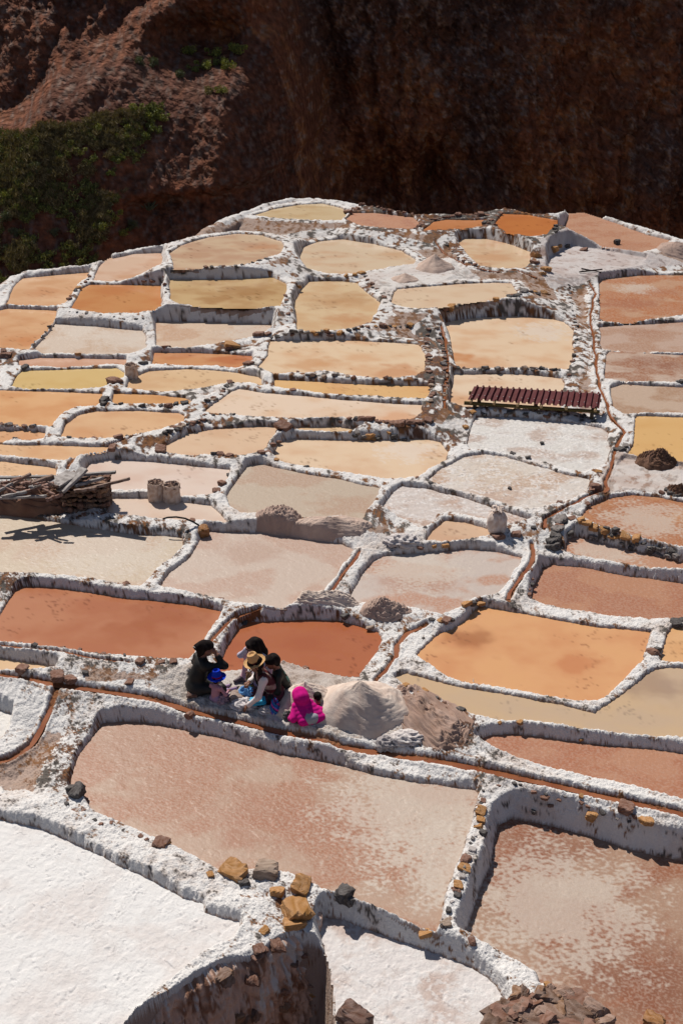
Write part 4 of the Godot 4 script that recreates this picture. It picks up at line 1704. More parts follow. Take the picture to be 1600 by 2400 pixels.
	pond(0.55, "b", 0.25, 0.055, lin(208, 148, 98), lin(190, 112, 68), 0.50, "small copper orange pond with a stone heap at its right end",
		PackedVector2Array([Vector2(-4.84, -29.16), Vector2(-4.94, -30.22), Vector2(-3.84, -30.18), Vector2(-2.67, -29.99), Vector2(-2.33, -29.95), Vector2(-2.34, -29.37), Vector2(-2.54, -28.96), Vector2(-3.44, -29.09), Vector2(-4.27, -29.09)]))
	pond(0.56, "b", 0.35, 0.055, lin(220, 184, 142), lin(205, 158, 112), 0.35, "beige pond with branching brown cracks, right of the yellow pond",
		PackedVector2Array([Vector2(-5.19, -27.37), Vector2(-5.24, -28.15), Vector2(-4.83, -28.68), Vector2(-3.97, -28.85), Vector2(-2.85, -28.68), Vector2(-2.11, -28.31), Vector2(-1.93, -28.07), Vector2(-1.93, -27.55), Vector2(-2.24, -27.79), Vector2(-2.82, -27.76), Vector2(-3.68, -27.29), Vector2(-4.23, -27.11), Vector2(-4.82, -27.22)]))
	pond(0.61, "b", 0.35, 0.055, lin(222, 170, 118), lin(206, 140, 86), 0.50, "broad apricot pond at the left edge under the yellow pond",
		PackedVector2Array([Vector2(-8.65, -27.17), Vector2(-8.23, -27.17), Vector2(-6.62, -27.02), Vector2(-5.72, -26.95), Vector2(-5.64, -26.50), Vector2(-5.71, -26.08), Vector2(-6.15, -26.01), Vector2(-6.37, -25.59), Vector2(-6.49, -24.79), Vector2(-7.14, -24.85), Vector2(-7.63, -24.88), Vector2(-8.04, -24.92)]))
	pond(0.58, "b", 0.45, 0.055, lin(212, 156, 98), lin(200, 136, 78), 0.40, "narrow tapering orange pond between two stony walls",
		PackedVector2Array([Vector2(-5.45, -27.03), Vector2(-4.53, -26.95), Vector2(-3.71, -26.70), Vector2(-3.48, -26.44), Vector2(-3.55, -26.22), Vector2(-4.42, -26.25), Vector2(-5.13, -26.22), Vector2(-5.35, -26.28)]))
	pond(0.58, "b", 0.4, 0.055, lin(220, 176, 132), lin(205, 150, 105), 0.45, "rounded apricot pond with a row of dark stones on its far wall",
		PackedVector2Array([Vector2(-6.15, -24.25), Vector2(-6.17, -25.07), Vector2(-6.03, -25.61), Vector2(-5.68, -25.86), Vector2(-4.68, -25.88), Vector2(-3.75, -25.74), Vector2(-3.59, -25.54), Vector2(-3.58, -25.14), Vector2(-3.93, -24.87), Vector2(-4.40, -24.42), Vector2(-4.80, -24.23), Vector2(-5.55, -24.17)]))
	pond(0.55, "b", 0.42, 0.055, lin(226, 200, 176), lin(214, 168, 128), 0.30, "long pale cream pond stretching below the double stone wall",
		PackedVector2Array([Vector2(-3.18, -25.78), Vector2(-2.99, -26.44), Vector2(-2.67, -27.23), Vector2(-2.48, -27.44), Vector2(-1.82, -27.11), Vector2(-0.88, -26.93), Vector2(0.00, -26.69), Vector2(0.77, -26.49), Vector2(1.89, -26.34), Vector2(1.87, -25.80), Vector2(1.48, -25.24), Vector2(0.74, -25.33), Vector2(0.00, -25.46), Vector2(-0.83, -25.46), Vector2(-2.08, -25.53)]))
	pond(0.65, "b", 0.5, 0.055, lin(226, 196, 162), lin(212, 156, 108), 0.40, "pale cream pond in the middle of the terraces under a dark stone wall",
		PackedVector2Array([Vector2(-2.10, -28.69), Vector2(-1.91, -29.66), Vector2(-1.92, -30.85), Vector2(-0.98, -30.94), Vector2(0.00, -30.94), Vector2(1.17, -30.79), Vector2(2.03, -30.57), Vector2(2.18, -29.66), Vector2(2.10, -28.46), Vector2(1.83, -27.99), Vector2(1.07, -27.75), Vector2(0.00, -28.15), Vector2(-0.37, -28.40), Vector2(-0.91, -28.35), Vector2(-1.66, -28.15)]))
	pond(0.58, "b", 0.45, 0.055, lin(222, 176, 116), lin(212, 152, 96), 0.40, "thin ochre pond strip between two stone rows, below the cream pond",
		PackedVector2Array([Vector2(-1.63, -28.03), Vector2(-0.90, -27.92), Vector2(0.00, -27.72), Vector2(1.07, -27.64), Vector2(2.18, -27.52), Vector2(2.11, -27.01), Vector2(1.96, -26.66), Vector2(1.04, -26.76), Vector2(0.00, -26.88), Vector2(-0.62, -27.06), Vector2(-1.41, -27.34), Vector2(-1.62, -27.47)]))
	pond(1.19, "b", 0.25, 0.055, lin(218, 190, 148), lin(202, 164, 114), 0.40, "yellow cream pond at the farthest top rim of the terraces",
		PackedVector2Array([Vector2(-3.26, -43.93), Vector2(-2.59, -45.07), Vector2(-1.56, -45.97), Vector2(-0.73, -46.17), Vector2(0.00, -45.30), Vector2(0.26, -44.54), Vector2(-0.06, -43.07), Vector2(-1.31, -43.17), Vector2(-2.50, -43.50)]))
	pond(1.18, "m", 0.8, 0.055, lin(206, 144, 108), lin(192, 124, 90), 0.35, "pinkish terracotta pond on the far rim with a low brown wall behind",
		PackedVector2Array([Vector2(0.12, -43.37), Vector2(0.44, -44.50), Vector2(1.21, -44.50), Vector2(2.61, -43.76), Vector2(2.78, -42.86), Vector2(2.50, -41.75), Vector2(1.52, -41.86), Vector2(0.69, -42.27)]))
	pond(1.18, "b", 0.85, 0.055, lin(206, 134, 80), lin(192, 116, 64), 0.40, "orange sliver of a pond on the far rim, left of the brighter orange one",
		PackedVector2Array([Vector2(2.79, -41.43), Vector2(3.28, -43.02), Vector2(3.77, -43.38), Vector2(4.70, -43.27), Vector2(5.30, -43.38), Vector2(4.91, -42.25), Vector2(4.26, -41.84), Vector2(3.55, -41.50)]))
	pond(1.22, "b", 0.85, 0.055, lin(206, 124, 58), lin(196, 112, 52), 0.40, "bright orange pond on the far rim between brown mud walls",
		PackedVector2Array([Vector2(5.37, -42.30), Vector2(5.94, -44.13), Vector2(6.83, -43.95), Vector2(7.69, -43.11), Vector2(7.50, -42.18), Vector2(6.97, -40.76), Vector2(6.35, -40.53), Vector2(5.68, -41.08)]))
	pond(0.76, "m", 0.25, 0.055, lin(206, 150, 116), lin(196, 130, 92), 0.40, "large salmon pond at the far right rim with a lone stone in it",
		PackedVector2Array([Vector2(7.73, -42.39), Vector2(8.74, -46.28), Vector2(9.32, -46.48), Vector2(10.15, -44.77), Vector2(10.92, -42.82), Vector2(11.56, -41.93), Vector2(10.93, -40.96), Vector2(10.15, -40.12), Vector2(8.99, -40.96)]))
	pond(0.88, "b", 0.4, 0.055, lin(220, 194, 164), lin(208, 160, 120), 0.35, "cream oval pond behind the two pale salt cones",
		PackedVector2Array([Vector2(-1.39, -39.16), Vector2(-1.25, -40.51), Vector2(-0.81, -41.30), Vector2(0.00, -41.63), Vector2(1.05, -40.99), Vector2(2.05, -39.90), Vector2(2.42, -38.73), Vector2(2.31, -38.09), Vector2(1.39, -37.67), Vector2(0.55, -37.00), Vector2(0.00, -36.81), Vector2(-1.01, -37.00), Vector2(-1.28, -38.01)]))
	pond(0.90, "b", 0.5, 0.055, lin(222, 190, 154), lin(205, 150, 108), 0.45, "beige oval pond with orange veins at the upper right, left of the mud ramp",
		PackedVector2Array([Vector2(4.01, -41.08), Vector2(4.25, -41.66), Vector2(4.94, -41.66), Vector2(5.68, -40.92), Vector2(6.33, -39.69), Vector2(6.05, -38.23), Vector2(5.73, -37.47), Vector2(4.96, -37.39), Vector2(4.45, -37.75), Vector2(4.21, -38.88)]))
	pond(0.70, "d", 0.25, 0.0, lin(214, 200, 198), lin(196, 170, 164), 0.40, "dried grey white salt flat at the upper right, crossed by thin tool handles",
		PackedVector2Array([Vector2(6.64, -38.32), Vector2(7.01, -39.75), Vector2(7.45, -40.66), Vector2(7.96, -41.44), Vector2(8.99, -40.90), Vector2(10.22, -39.75), Vector2(9.81, -38.88), Vector2(9.22, -38.46), Vector2(8.40, -37.91), Vector2(7.65, -37.64), Vector2(6.68, -37.64)]))
	pond(0.95, "d", 0.25, 0.0, lin(232, 224, 220), lin(220, 204, 198), 0.30, "white salt floor under the two pale salt cones",
		PackedVector2Array([Vector2(0.82, -36.80), Vector2(1.73, -37.47), Vector2(2.41, -38.02), Vector2(3.53, -38.44), Vector2(3.43, -36.54), Vector2(2.92, -35.83), Vector2(1.98, -35.53), Vector2(1.57, -35.29), Vector2(1.36, -34.92), Vector2(1.19, -35.78), Vector2(0.91, -36.29)]))
	pond(0.88, "b", 0.4, 0.055, lin(222, 194, 164), lin(210, 168, 132), 0.35, "pale beige pond strip in front of the salt cones",
		PackedVector2Array([Vector2(1.44, -33.59), Vector2(1.56, -34.85), Vector2(1.67, -35.21), Vector2(3.31, -35.70), Vector2(4.66, -35.95), Vector2(5.12, -35.82), Vector2(5.21, -34.56), Vector2(4.57, -34.07), Vector2(3.79, -33.84), Vector2(2.73, -33.18), Vector2(2.29, -33.02), Vector2(1.74, -33.18)]))
	pond(0.80, "b", 0.4, 0.055, lin(218, 188, 148), lin(205, 158, 110), 0.50, "rounded cream pond left of the pond strip, in the upper middle",
		PackedVector2Array([Vector2(-1.34, -33.74), Vector2(-1.34, -34.42), Vector2(-1.18, -35.61), Vector2(-1.00, -36.35), Vector2(0.00, -36.40), Vector2(0.47, -36.15), Vector2(0.72, -35.24), Vector2(1.17, -33.96), Vector2(0.99, -33.16), Vector2(0.84, -32.07), Vector2(0.30, -31.55), Vector2(0.00, -31.41), Vector2(-0.75, -31.06), Vector2(-1.17, -31.29), Vector2(-1.23, -32.20)]))
	pond(0.45, "b", 0.55, 0.055, lin(226, 196, 164), lin(214, 162, 118), 0.40, "big cream pond above the maroon roof, with white ripples in its corner",
		PackedVector2Array([Vector2(2.93, -33.17), Vector2(3.93, -33.71), Vector2(5.08, -33.82), Vector2(6.06, -33.60), Vector2(6.39, -33.28), Vector2(6.49, -32.35), Vector2(6.10, -30.21), Vector2(5.79, -29.06), Vector2(5.02, -29.13), Vector2(3.91, -29.17), Vector2(3.01, -29.13), Vector2(2.93, -29.45), Vector2(3.00, -30.58), Vector2(2.99, -32.26)]))
	pond(0.40, "b", 0.45, 0.055, lin(226, 200, 172), lin(208, 160, 122), 0.45, "cream pond partly hidden behind the maroon roof",
		PackedVector2Array([Vector2(2.71, -27.83), Vector2(2.86, -28.95), Vector2(3.89, -28.92), Vector2(4.77, -28.87), Vector2(5.50, -28.62), Vector2(5.53, -28.30), Vector2(5.33, -27.19), Vector2(5.12, -26.34), Vector2(2.94, -26.52), Vector2(2.61, -26.65)]))
	pond(0.45, "m", 0.4, 0.055, lin(206, 156, 120), lin(196, 122, 72), 0.60, "mottled rust orange pond at the right edge beside the orange canal",
		PackedVector2Array([Vector2(7.60, -34.23), Vector2(8.21, -37.38), Vector2(8.39, -37.90), Vector2(9.59, -38.44), Vector2(11.13, -38.39), Vector2(11.77, -38.33), Vector2(10.56, -33.90), Vector2(9.94, -33.80), Vector2(8.09, -33.09), Vector2(7.44, -33.23)]))
	pond(0.41, "m", 0.5, 0.055, lin(206, 172, 152), lin(192, 146, 118), 0.50, "dull pink pond at the right edge, second beside the orange canal",
		PackedVector2Array([Vector2(7.35, -32.89), Vector2(8.10, -33.10), Vector2(9.84, -33.35), Vector2(10.44, -33.41), Vector2(9.66, -30.59), Vector2(9.11, -30.54), Vector2(7.85, -30.57), Vector2(7.02, -30.76), Vector2(7.06, -31.44)]))
	pond(0.42, "m", 0.3, 0.055, lin(208, 178, 158), lin(176, 118, 84), 0.45, "grey pink pond with a rust red blotch, third beside the orange canal",
		PackedVector2Array([Vector2(7.00, -30.34), Vector2(7.18, -30.66), Vector2(8.14, -30.52), Vector2(9.60, -30.34), Vector2(9.03, -28.27), Vector2(8.52, -28.23), Vector2(7.06, -28.23), Vector2(6.64, -28.43)]))
	pond(0.39, "m", 0.25, 0.055, lin(208, 178, 154), lin(186, 144, 112), 0.50, "pale pink brown pond at the right edge, right of the maroon roof",
		PackedVector2Array([Vector2(6.68, -27.92), Vector2(7.01, -28.20), Vector2(7.58, -28.08), Vector2(8.94, -27.92), Vector2(8.49, -26.26), Vector2(8.00, -26.22), Vector2(6.61, -26.08), Vector2(6.45, -26.55)]))
	pond(0.38, "b", 0.25, 0.055, lin(216, 170, 106), lin(208, 158, 92), 0.40, "golden yellow brine pond at the right edge below the maroon roof",
		PackedVector2Array([Vector2(6.81, -25.91), Vector2(6.91, -26.05), Vector2(8.41, -25.95), Vector2(7.70, -23.36), Vector2(7.27, -23.34), Vector2(6.54, -23.55), Vector2(6.17, -23.76), Vector2(6.42, -24.28)]))
	pond(0.31, "s", 0.3, 0.055, lin(228, 222, 218), lin(206, 184, 172), 0.35, "white salt pan right under the maroon roof",
		PackedVector2Array([Vector2(2.80, -24.52), Vector2(2.95, -25.47), Vector2(3.17, -26.18), Vector2(4.08, -26.15), Vector2(5.06, -25.88), Vector2(5.99, -25.47), Vector2(6.06, -25.21), Vector2(5.97, -24.76), Vector2(5.93, -24.31), Vector2(5.68, -23.55), Vector2(5.30, -23.13), Vector2(5.07, -22.90), Vector2(4.62, -23.24), Vector2(4.13, -23.65), Vector2(3.51, -24.01), Vector2(2.86, -24.13)]))
	pond(0.32, "s", 0.3, 0.055, lin(226, 214, 206), lin(206, 172, 148), 0.45, "white pan with pink beige stains, second below the maroon roof",
		PackedVector2Array([Vector2(1.78, -22.54), Vector2(2.07, -23.11), Vector2(2.64, -23.75), Vector2(3.08, -23.93), Vector2(3.49, -23.81), Vector2(3.96, -23.46), Vector2(4.58, -22.95), Vector2(5.16, -22.61), Vector2(4.98, -21.93), Vector2(4.33, -21.45), Vector2(3.72, -21.15), Vector2(3.36, -21.30), Vector2(2.85, -21.75), Vector2(2.13, -22.17)]))
	pond(0.28, "s", 0.35, 0.055, lin(220, 206, 200), lin(204, 174, 158), 0.40, "drying white and pink pan behind the single tied sack",
		PackedVector2Array([Vector2(0.78, -21.31), Vector2(1.04, -22.10), Vector2(1.23, -22.37), Vector2(1.78, -22.21), Vector2(2.38, -21.89), Vector2(3.02, -21.34), Vector2(3.72, -20.80), Vector2(3.19, -20.62), Vector2(2.91, -20.74), Vector2(2.55, -20.90), Vector2(2.10, -21.19), Vector2(1.83, -21.03), Vector2(1.67, -20.55), Vector2(1.52, -20.41), Vector2(1.26, -20.74)]))
	pond(0.24, "b", 0.25, 0.055, lin(206, 170, 138), lin(196, 148, 112), 0.40, "small tan pond in front of the single tied sack",
		PackedVector2Array([Vector2(1.58, -19.96), Vector2(1.73, -20.43), Vector2(1.99, -20.85), Vector2(2.37, -20.76), Vector2(2.84, -20.45), Vector2(2.90, -20.28), Vector2(2.46, -20.05), Vector2(1.96, -19.92)]))
	pond(0.33, "b", 0.32, 0.055, lin(222, 192, 160), lin(208, 160, 120), 0.40, "cream pond with a band of white ripples, left of the white pans",
		PackedVector2Array([Vector2(-1.54, -23.76), Vector2(-1.35, -24.58), Vector2(-1.11, -24.77), Vector2(0.00, -24.74), Vector2(0.97, -24.71), Vector2(1.85, -24.77), Vector2(2.20, -24.58), Vector2(2.31, -24.03), Vector2(2.20, -23.55), Vector2(1.84, -23.08), Vector2(1.58, -22.63), Vector2(0.90, -22.63), Vector2(0.00, -22.85), Vector2(-0.77, -23.17), Vector2(-1.29, -23.42)]))
	pond(0.47, "b", 0.5, 0.055, lin(218, 184, 152), lin(206, 160, 122), 0.35, "beige pond curving along the tall dark stone wall",
		PackedVector2Array([Vector2(-3.89, -23.94), Vector2(-3.44, -24.75), Vector2(-2.98, -25.01), Vector2(-1.82, -25.20), Vector2(-1.42, -25.14), Vector2(-1.49, -24.57), Vector2(-1.73, -23.75), Vector2(-2.04, -23.47), Vector2(-2.88, -23.55), Vector2(-3.44, -23.51), Vector2(-3.73, -23.63)]))
	pond(0.42, "b", 0.5, 0.055, lin(218, 184, 144), lin(208, 160, 116), 0.30, "sliver of a cream pond behind the stones of the rippled cream pond",
		PackedVector2Array([Vector2(-1.10, -25.26), Vector2(0.00, -25.34), Vector2(0.00, -25.24), Vector2(0.42, -25.15), Vector2(0.20, -24.91), Vector2(0.00, -24.91), Vector2(-0.23, -24.87), Vector2(-0.82, -24.92), Vector2(-1.10, -25.04)]))
	pond(0.36, "m", 0.3, 0.055, lin(204, 182, 160), lin(196, 160, 134), 0.40, "grey beige salt pan with a grainy skin, behind the brown salt pile",
		PackedVector2Array([Vector2(-2.29, -21.69), Vector2(-2.20, -22.26), Vector2(-1.98, -23.20), Vector2(-1.71, -23.31), Vector2(-0.76, -22.80), Vector2(0.00, -22.48), Vector2(0.53, -22.18), Vector2(0.73, -22.10), Vector2(0.60, -21.26), Vector2(0.38, -20.59), Vector2(0.00, -20.73), Vector2(-0.75, -20.73), Vector2(-1.55, -20.83), Vector2(-1.92, -20.88), Vector2(-2.18, -21.23)]))
	pond(0.39, "b", 0.25, 0.055, lin(218, 196, 182), lin(208, 172, 152), 0.35, "pale pink pond behind the pair of open sacks",
		PackedVector2Array([Vector2(-5.37, -22.85), Vector2(-5.32, -23.30), Vector2(-4.98, -23.48), Vector2(-4.03, -23.36), Vector2(-3.08, -23.13), Vector2(-2.32, -22.96), Vector2(-2.33, -22.48), Vector2(-2.51, -22.08), Vector2(-2.61, -21.71), Vector2(-3.21, -21.61), Vector2(-3.86, -21.87), Vector2(-4.79, -21.92), Vector2(-5.22, -22.31)]))
	pond(0.33, "b", 0.25, 0.055, lin(216, 192, 174), lin(206, 172, 150), 0.35, "pale pink pond in front of the pair of open sacks",
		PackedVector2Array([Vector2(-4.69, -21.69), Vector2(-3.79, -21.67), Vector2(-3.16, -21.49), Vector2(-2.58, -21.34), Vector2(-2.38, -21.00), Vector2(-2.17, -20.59), Vector2(-2.80, -20.65), Vector2(-3.40, -20.74), Vector2(-3.92, -20.84), Vector2(-4.56, -20.97)]))
	pond(0.54, "b", 0.25, 0.055, lin(216, 164, 118), lin(206, 142, 96), 0.40, "orange sliver of a pond at the left edge, below the broad apricot one",
		PackedVector2Array([Vector2(-7.99, -24.70), Vector2(-7.61, -24.74), Vector2(-7.13, -24.76), Vector2(-6.57, -24.64), Vector2(-6.51, -24.19), Vector2(-6.88, -24.12), Vector2(-7.19, -24.25), Vector2(-7.43, -24.06), Vector2(-7.82, -24.10)]))
	pond(0.55, "b", 0.25, 0.055, lin(220, 176, 132), lin(208, 150, 100), 0.40, "long narrow apricot pond at the left edge above the timber pile",
		PackedVector2Array([Vector2(-7.78, -23.92), Vector2(-7.41, -23.96), Vector2(-5.97, -23.86), Vector2(-4.93, -23.80), Vector2(-4.81, -23.67), Vector2(-5.40, -23.37), Vector2(-5.78, -22.97), Vector2(-6.34, -23.03), Vector2(-6.95, -23.26), Vector2(-7.24, -23.32), Vector2(-7.62, -23.35)]))
	pond(0.50, "b", 0.25, 0.055, lin(222, 180, 138), lin(210, 160, 116), 0.40, "pale apricot pond just behind the timber pile",
		PackedVector2Array([Vector2(-7.56, -23.08), Vector2(-7.20, -23.12), Vector2(-6.47, -22.95), Vector2(-5.94, -22.78), Vector2(-5.86, -22.35), Vector2(-7.00, -22.36), Vector2(-7.37, -22.39)]))
	pond(0.20, "m", 0.42, 0.08, lin(214, 192, 166), lin(206, 172, 144), 0.40, "large pale beige pond at the left edge below the timber pile",
		PackedVector2Array([Vector2(-7.24, -21.41), Vector2(-6.76, -21.26), Vector2(-6.02, -21.02), Vector2(-4.91, -20.60), Vector2(-4.03, -20.36), Vector2(-3.40, -20.27), Vector2(-3.05, -20.18), Vector2(-3.01, -19.88), Vector2(-3.15, -19.37), Vector2(-3.39, -18.79), Vector2(-3.55, -18.32), Vector2(-3.87, -18.39), Vector2(-4.51, -18.55), Vector2(-5.31, -18.67), Vector2(-5.64, -18.75), Vector2(-6.13, -18.83), Vector2(-6.56, -18.96)]))
	pond(0.19, "m", 0.2, 0.07, lin(214, 190, 174), lin(204, 166, 146), 0.40, "large pinkish grey pond in the centre, right of the ochre boulder",
		PackedVector2Array([Vector2(-3.19, -18.33), Vector2(-3.09, -18.84), Vector2(-2.80, -19.42), Vector2(-2.68, -20.21), Vector2(-2.55, -20.50), Vector2(-1.54, -20.43), Vector2(-0.70, -20.19), Vector2(0.00, -19.96), Vector2(0.21, -19.76), Vector2(0.13, -19.40), Vector2(-0.11, -18.77), Vector2(-0.37, -18.01), Vector2(-0.70, -17.79), Vector2(-1.03, -17.60), Vector2(-1.75, -17.79), Vector2(-2.52, -18.01)]))
	pond(0.13, "m", 0.15, 0.055, lin(214, 196, 186), lin(204, 150, 122), 0.40, "whitish pink pond with rust clouds in its middle, right of the centre",
		PackedVector2Array([Vector2(0.13, -18.07), Vector2(0.23, -18.48), Vector2(0.39, -18.96), Vector2(0.60, -19.41), Vector2(0.81, -19.58), Vector2(1.63, -19.71), Vector2(2.29, -19.89), Vector2(2.86, -19.80), Vector2(3.35, -19.54), Vector2(3.17, -19.12), Vector2(2.96, -18.71), Vector2(2.66, -18.11), Vector2(2.26, -17.96), Vector2(2.01, -17.70), Vector2(1.67, -17.52), Vector2(1.23, -17.70), Vector2(0.68, -17.85), Vector2(0.23, -17.85)]))
	pond(0.12, "b", 0.25, 0.055, lin(184, 120, 82), lin(168, 94, 54), 0.50, "brown orange brine pond at the left edge behind the woman in black",
		PackedVector2Array([Vector2(-5.94, -16.62), Vector2(-5.81, -17.52), Vector2(-5.73, -18.30), Vector2(-5.63, -18.46), Vector2(-4.88, -18.38), Vector2(-3.68, -18.07), Vector2(-2.70, -17.85), Vector2(-2.04, -17.63), Vector2(-2.08, -17.24), Vector2(-2.30, -16.61), Vector2(-2.46, -16.15), Vector2(-2.81, -16.11), Vector2(-3.52, -16.21), Vector2(-4.09, -16.31), Vector2(-4.84, -16.50), Vector2(-5.36, -16.63), Vector2(-5.58, -16.65), Vector2(-5.96, -16.71)]))
	pond(0.01, "b", 0.4, 0.055, lin(172, 98, 58), lin(164, 86, 48), 0.40, "brick red brine pond behind the seated family",
		PackedVector2Array([Vector2(-1.95, -16.20), Vector2(-1.86, -16.72), Vector2(-1.66, -17.41), Vector2(-1.44, -17.48), Vector2(-0.62, -17.50), Vector2(0.00, -17.48), Vector2(0.37, -17.27), Vector2(0.62, -17.09), Vector2(0.67, -16.92), Vector2(0.60, -16.53), Vector2(0.38, -16.07), Vector2(0.27, -15.77), Vector2(0.00, -15.80), Vector2(-0.03, -15.84), Vector2(-0.58, -16.05), Vector2(-0.94, -16.23), Vector2(-1.10, -16.05), Vector2(-1.62, -15.96), Vector2(-1.93, -15.92)]))
	pond(0.04, "b", 0.2, 0.055, lin(214, 156, 102), lin(198, 128, 78), 0.40, "big bright orange pond on the right with a pointed near corner",
		PackedVector2Array([Vector2(1.21, -16.32), Vector2(1.26, -16.47), Vector2(1.60, -17.01), Vector2(1.83, -17.14), Vector2(2.15, -17.50), Vector2(2.42, -17.90), Vector2(2.99, -17.68), Vector2(3.70, -17.43), Vector2(4.39, -17.21), Vector2(5.16, -17.04), Vector2(5.01, -16.64), Vector2(4.83, -16.15), Vector2(4.43, -15.70), Vector2(4.00, -15.22), Vector2(3.84, -15.08), Vector2(3.57, -15.05), Vector2(3.16, -15.16), Vector2(2.84, -15.31), Vector2(2.36, -15.43), Vector2(2.03, -15.49), Vector2(1.70, -15.70), Vector2(1.49, -15.97)]))
	pond(0.05, "b", 0.2, 0.055, lin(196, 164, 126), lin(186, 160, 136), 0.50, "olive beige pond at the right edge, in front of the big orange pond",
		PackedVector2Array([Vector2(0.84, -15.71), Vector2(1.03, -15.83), Vector2(1.43, -15.65), Vector2(1.89, -15.41), Vector2(2.66, -15.18), Vector2(3.29, -14.95), Vector2(3.59, -14.81), Vector2(3.78, -14.75), Vector2(3.94, -14.92), Vector2(4.49, -15.47), Vector2(4.97, -15.92), Vector2(5.19, -15.99), Vector2(5.73, -15.92), Vector2(5.23, -14.12), Vector2(4.95, -14.14), Vector2(4.12, -14.25), Vector2(3.50, -14.33), Vector2(2.89, -14.51), Vector2(2.26, -14.57), Vector2(1.95, -14.68), Vector2(1.58, -15.04), Vector2(1.34, -15.30), Vector2(1.01, -15.45)]))
	pond(0.04, "b", 0.25, 0.055, lin(216, 166, 112), lin(208, 150, 92), 0.40, "small ochre corner of a pond at the right edge beside the big orange pond",
		PackedVector2Array([Vector2(5.11, -16.18), Vector2(5.38, -16.88), Vector2(5.56, -17.19), Vector2(5.76, -17.26), Vector2(6.11, -17.33), Vector2(5.76, -16.07), Vector2(5.45, -16.11)]))
	pond(-0.04, "m", 0.2, 0.055, lin(200, 140, 104), lin(188, 122, 88), 0.45, "terracotta pond at the right edge behind the big orange pond",
		PackedVector2Array([Vector2(3.31, -18.18), Vector2(3.45, -18.77), Vector2(3.71, -19.46), Vector2(3.90, -19.59), Vector2(4.44, -19.46), Vector2(5.19, -19.17), Vector2(6.17, -18.85), Vector2(6.50, -18.73), Vector2(6.15, -17.44), Vector2(5.81, -17.47), Vector2(5.21, -17.54), Vector2(4.49, -17.70), Vector2(3.78, -17.91)]))
	pond(0.06, "m", 0.35, 0.055, lin(206, 150, 116), lin(200, 134, 96), 0.50, "thin salmon pond strip at the right edge with a frosting of salt",
		PackedVector2Array([Vector2(4.21, -19.83), Vector2(4.37, -20.37), Vector2(4.54, -20.51), Vector2(4.99, -20.23), Vector2(5.73, -19.84), Vector2(6.31, -19.45), Vector2(6.63, -19.26), Vector2(6.54, -18.93), Vector2(6.21, -19.06), Vector2(5.58, -19.22), Vector2(4.84, -19.52), Vector2(4.47, -19.69)]))
	pond(0.27, "m", 0.35, 0.055, lin(206, 146, 98), lin(190, 116, 66), 0.55, "rusty orange pond at the right edge behind a row of yellow stones",
		PackedVector2Array([Vector2(4.67, -20.90), Vector2(4.94, -21.42), Vector2(5.50, -21.82), Vector2(5.88, -21.98), Vector2(6.39, -21.87), Vector2(6.85, -21.62), Vector2(7.20, -21.44), Vector2(6.66, -19.49), Vector2(6.33, -19.63), Vector2(5.88, -19.94), Vector2(5.37, -20.21), Vector2(4.94, -20.53)]))
	pond(-0.07, "m", 0.12, 0.055, lin(202, 142, 108), lin(190, 120, 84), 0.50, "terracotta pond with scattered pale salt flakes at the right edge, beyond the canal",
		PackedVector2Array([Vector2(1.99, -14.24), Vector2(2.18, -14.35), Vector2(2.57, -14.40), Vector2(3.19, -14.27), Vector2(3.80, -14.14), Vector2(4.42, -14.06), Vector2(4.92, -13.94), Vector2(5.19, -13.88), Vector2(4.89, -12.82), Vector2(4.65, -12.93), Vector2(3.62, -13.39), Vector2(2.98, -13.59), Vector2(2.49, -13.86), Vector2(2.20, -14.04)]))
	pond(-0.28, "m", 0.17, 0.08, lin(196, 160, 136), lin(184, 126, 94), 0.50, "large mottled pink and rust pond in the foreground below the canal wall",
		PackedVector2Array([Vector2(-3.84, -13.87), Vector2(-3.83, -14.21), Vector2(-3.71, -14.63), Vector2(-3.61, -14.96), Vector2(-3.35, -15.00), Vector2(-2.88, -14.93), Vector2(-2.19, -14.74), Vector2(-1.52, -14.47), Vector2(-0.86, -14.21), Vector2(0.00, -13.93), Vector2(0.93, -13.58), Vector2(1.86, -13.36), Vector2(1.90, -13.25), Vector2(1.79, -12.89), Vector2(1.55, -12.03), Vector2(1.34, -11.40), Vector2(1.13, -10.73), Vector2(0.79, -10.91), Vector2(0.48, -11.10), Vector2(0.16, -11.24), Vector2(-0.21, -11.40), Vector2(-0.38, -11.55), Vector2(-0.72, -11.76), Vector2(-1.14, -11.77), Vector2(-1.58, -11.76), Vector2(-1.80, -11.92), Vector2(-2.20, -12.21), Vector2(-2.84, -12.63), Vector2(-3.39, -12.92), Vector2(-3.49, -13.12), Vector2(-3.80, -13.44)]))
	pond(-0.51, "m", 0.17, 0.07, lin(184, 144, 118), lin(166, 104, 72), 0.55, "rust brown pond with pale crystal flakes at the lower right",
		PackedVector2Array([Vector2(1.49, -10.86), Vector2(1.67, -11.34), Vector2(1.79, -11.69), Vector2(1.99, -12.16), Vector2(2.07, -12.63), Vector2(2.16, -12.91), Vector2(2.36, -13.05), Vector2(2.71, -12.96), Vector2(3.27, -12.71), Vector2(3.81, -12.46), Vector2(4.20, -12.27), Vector2(4.52, -12.19), Vector2(4.82, -12.08), Vector2(3.99, -9.10), Vector2(2.96, -9.09), Vector2(2.94, -9.57), Vector2(2.77, -9.98), Vector2(2.33, -10.11), Vector2(2.31, -10.28), Vector2(2.08, -10.50), Vector2(1.84, -10.67)]))
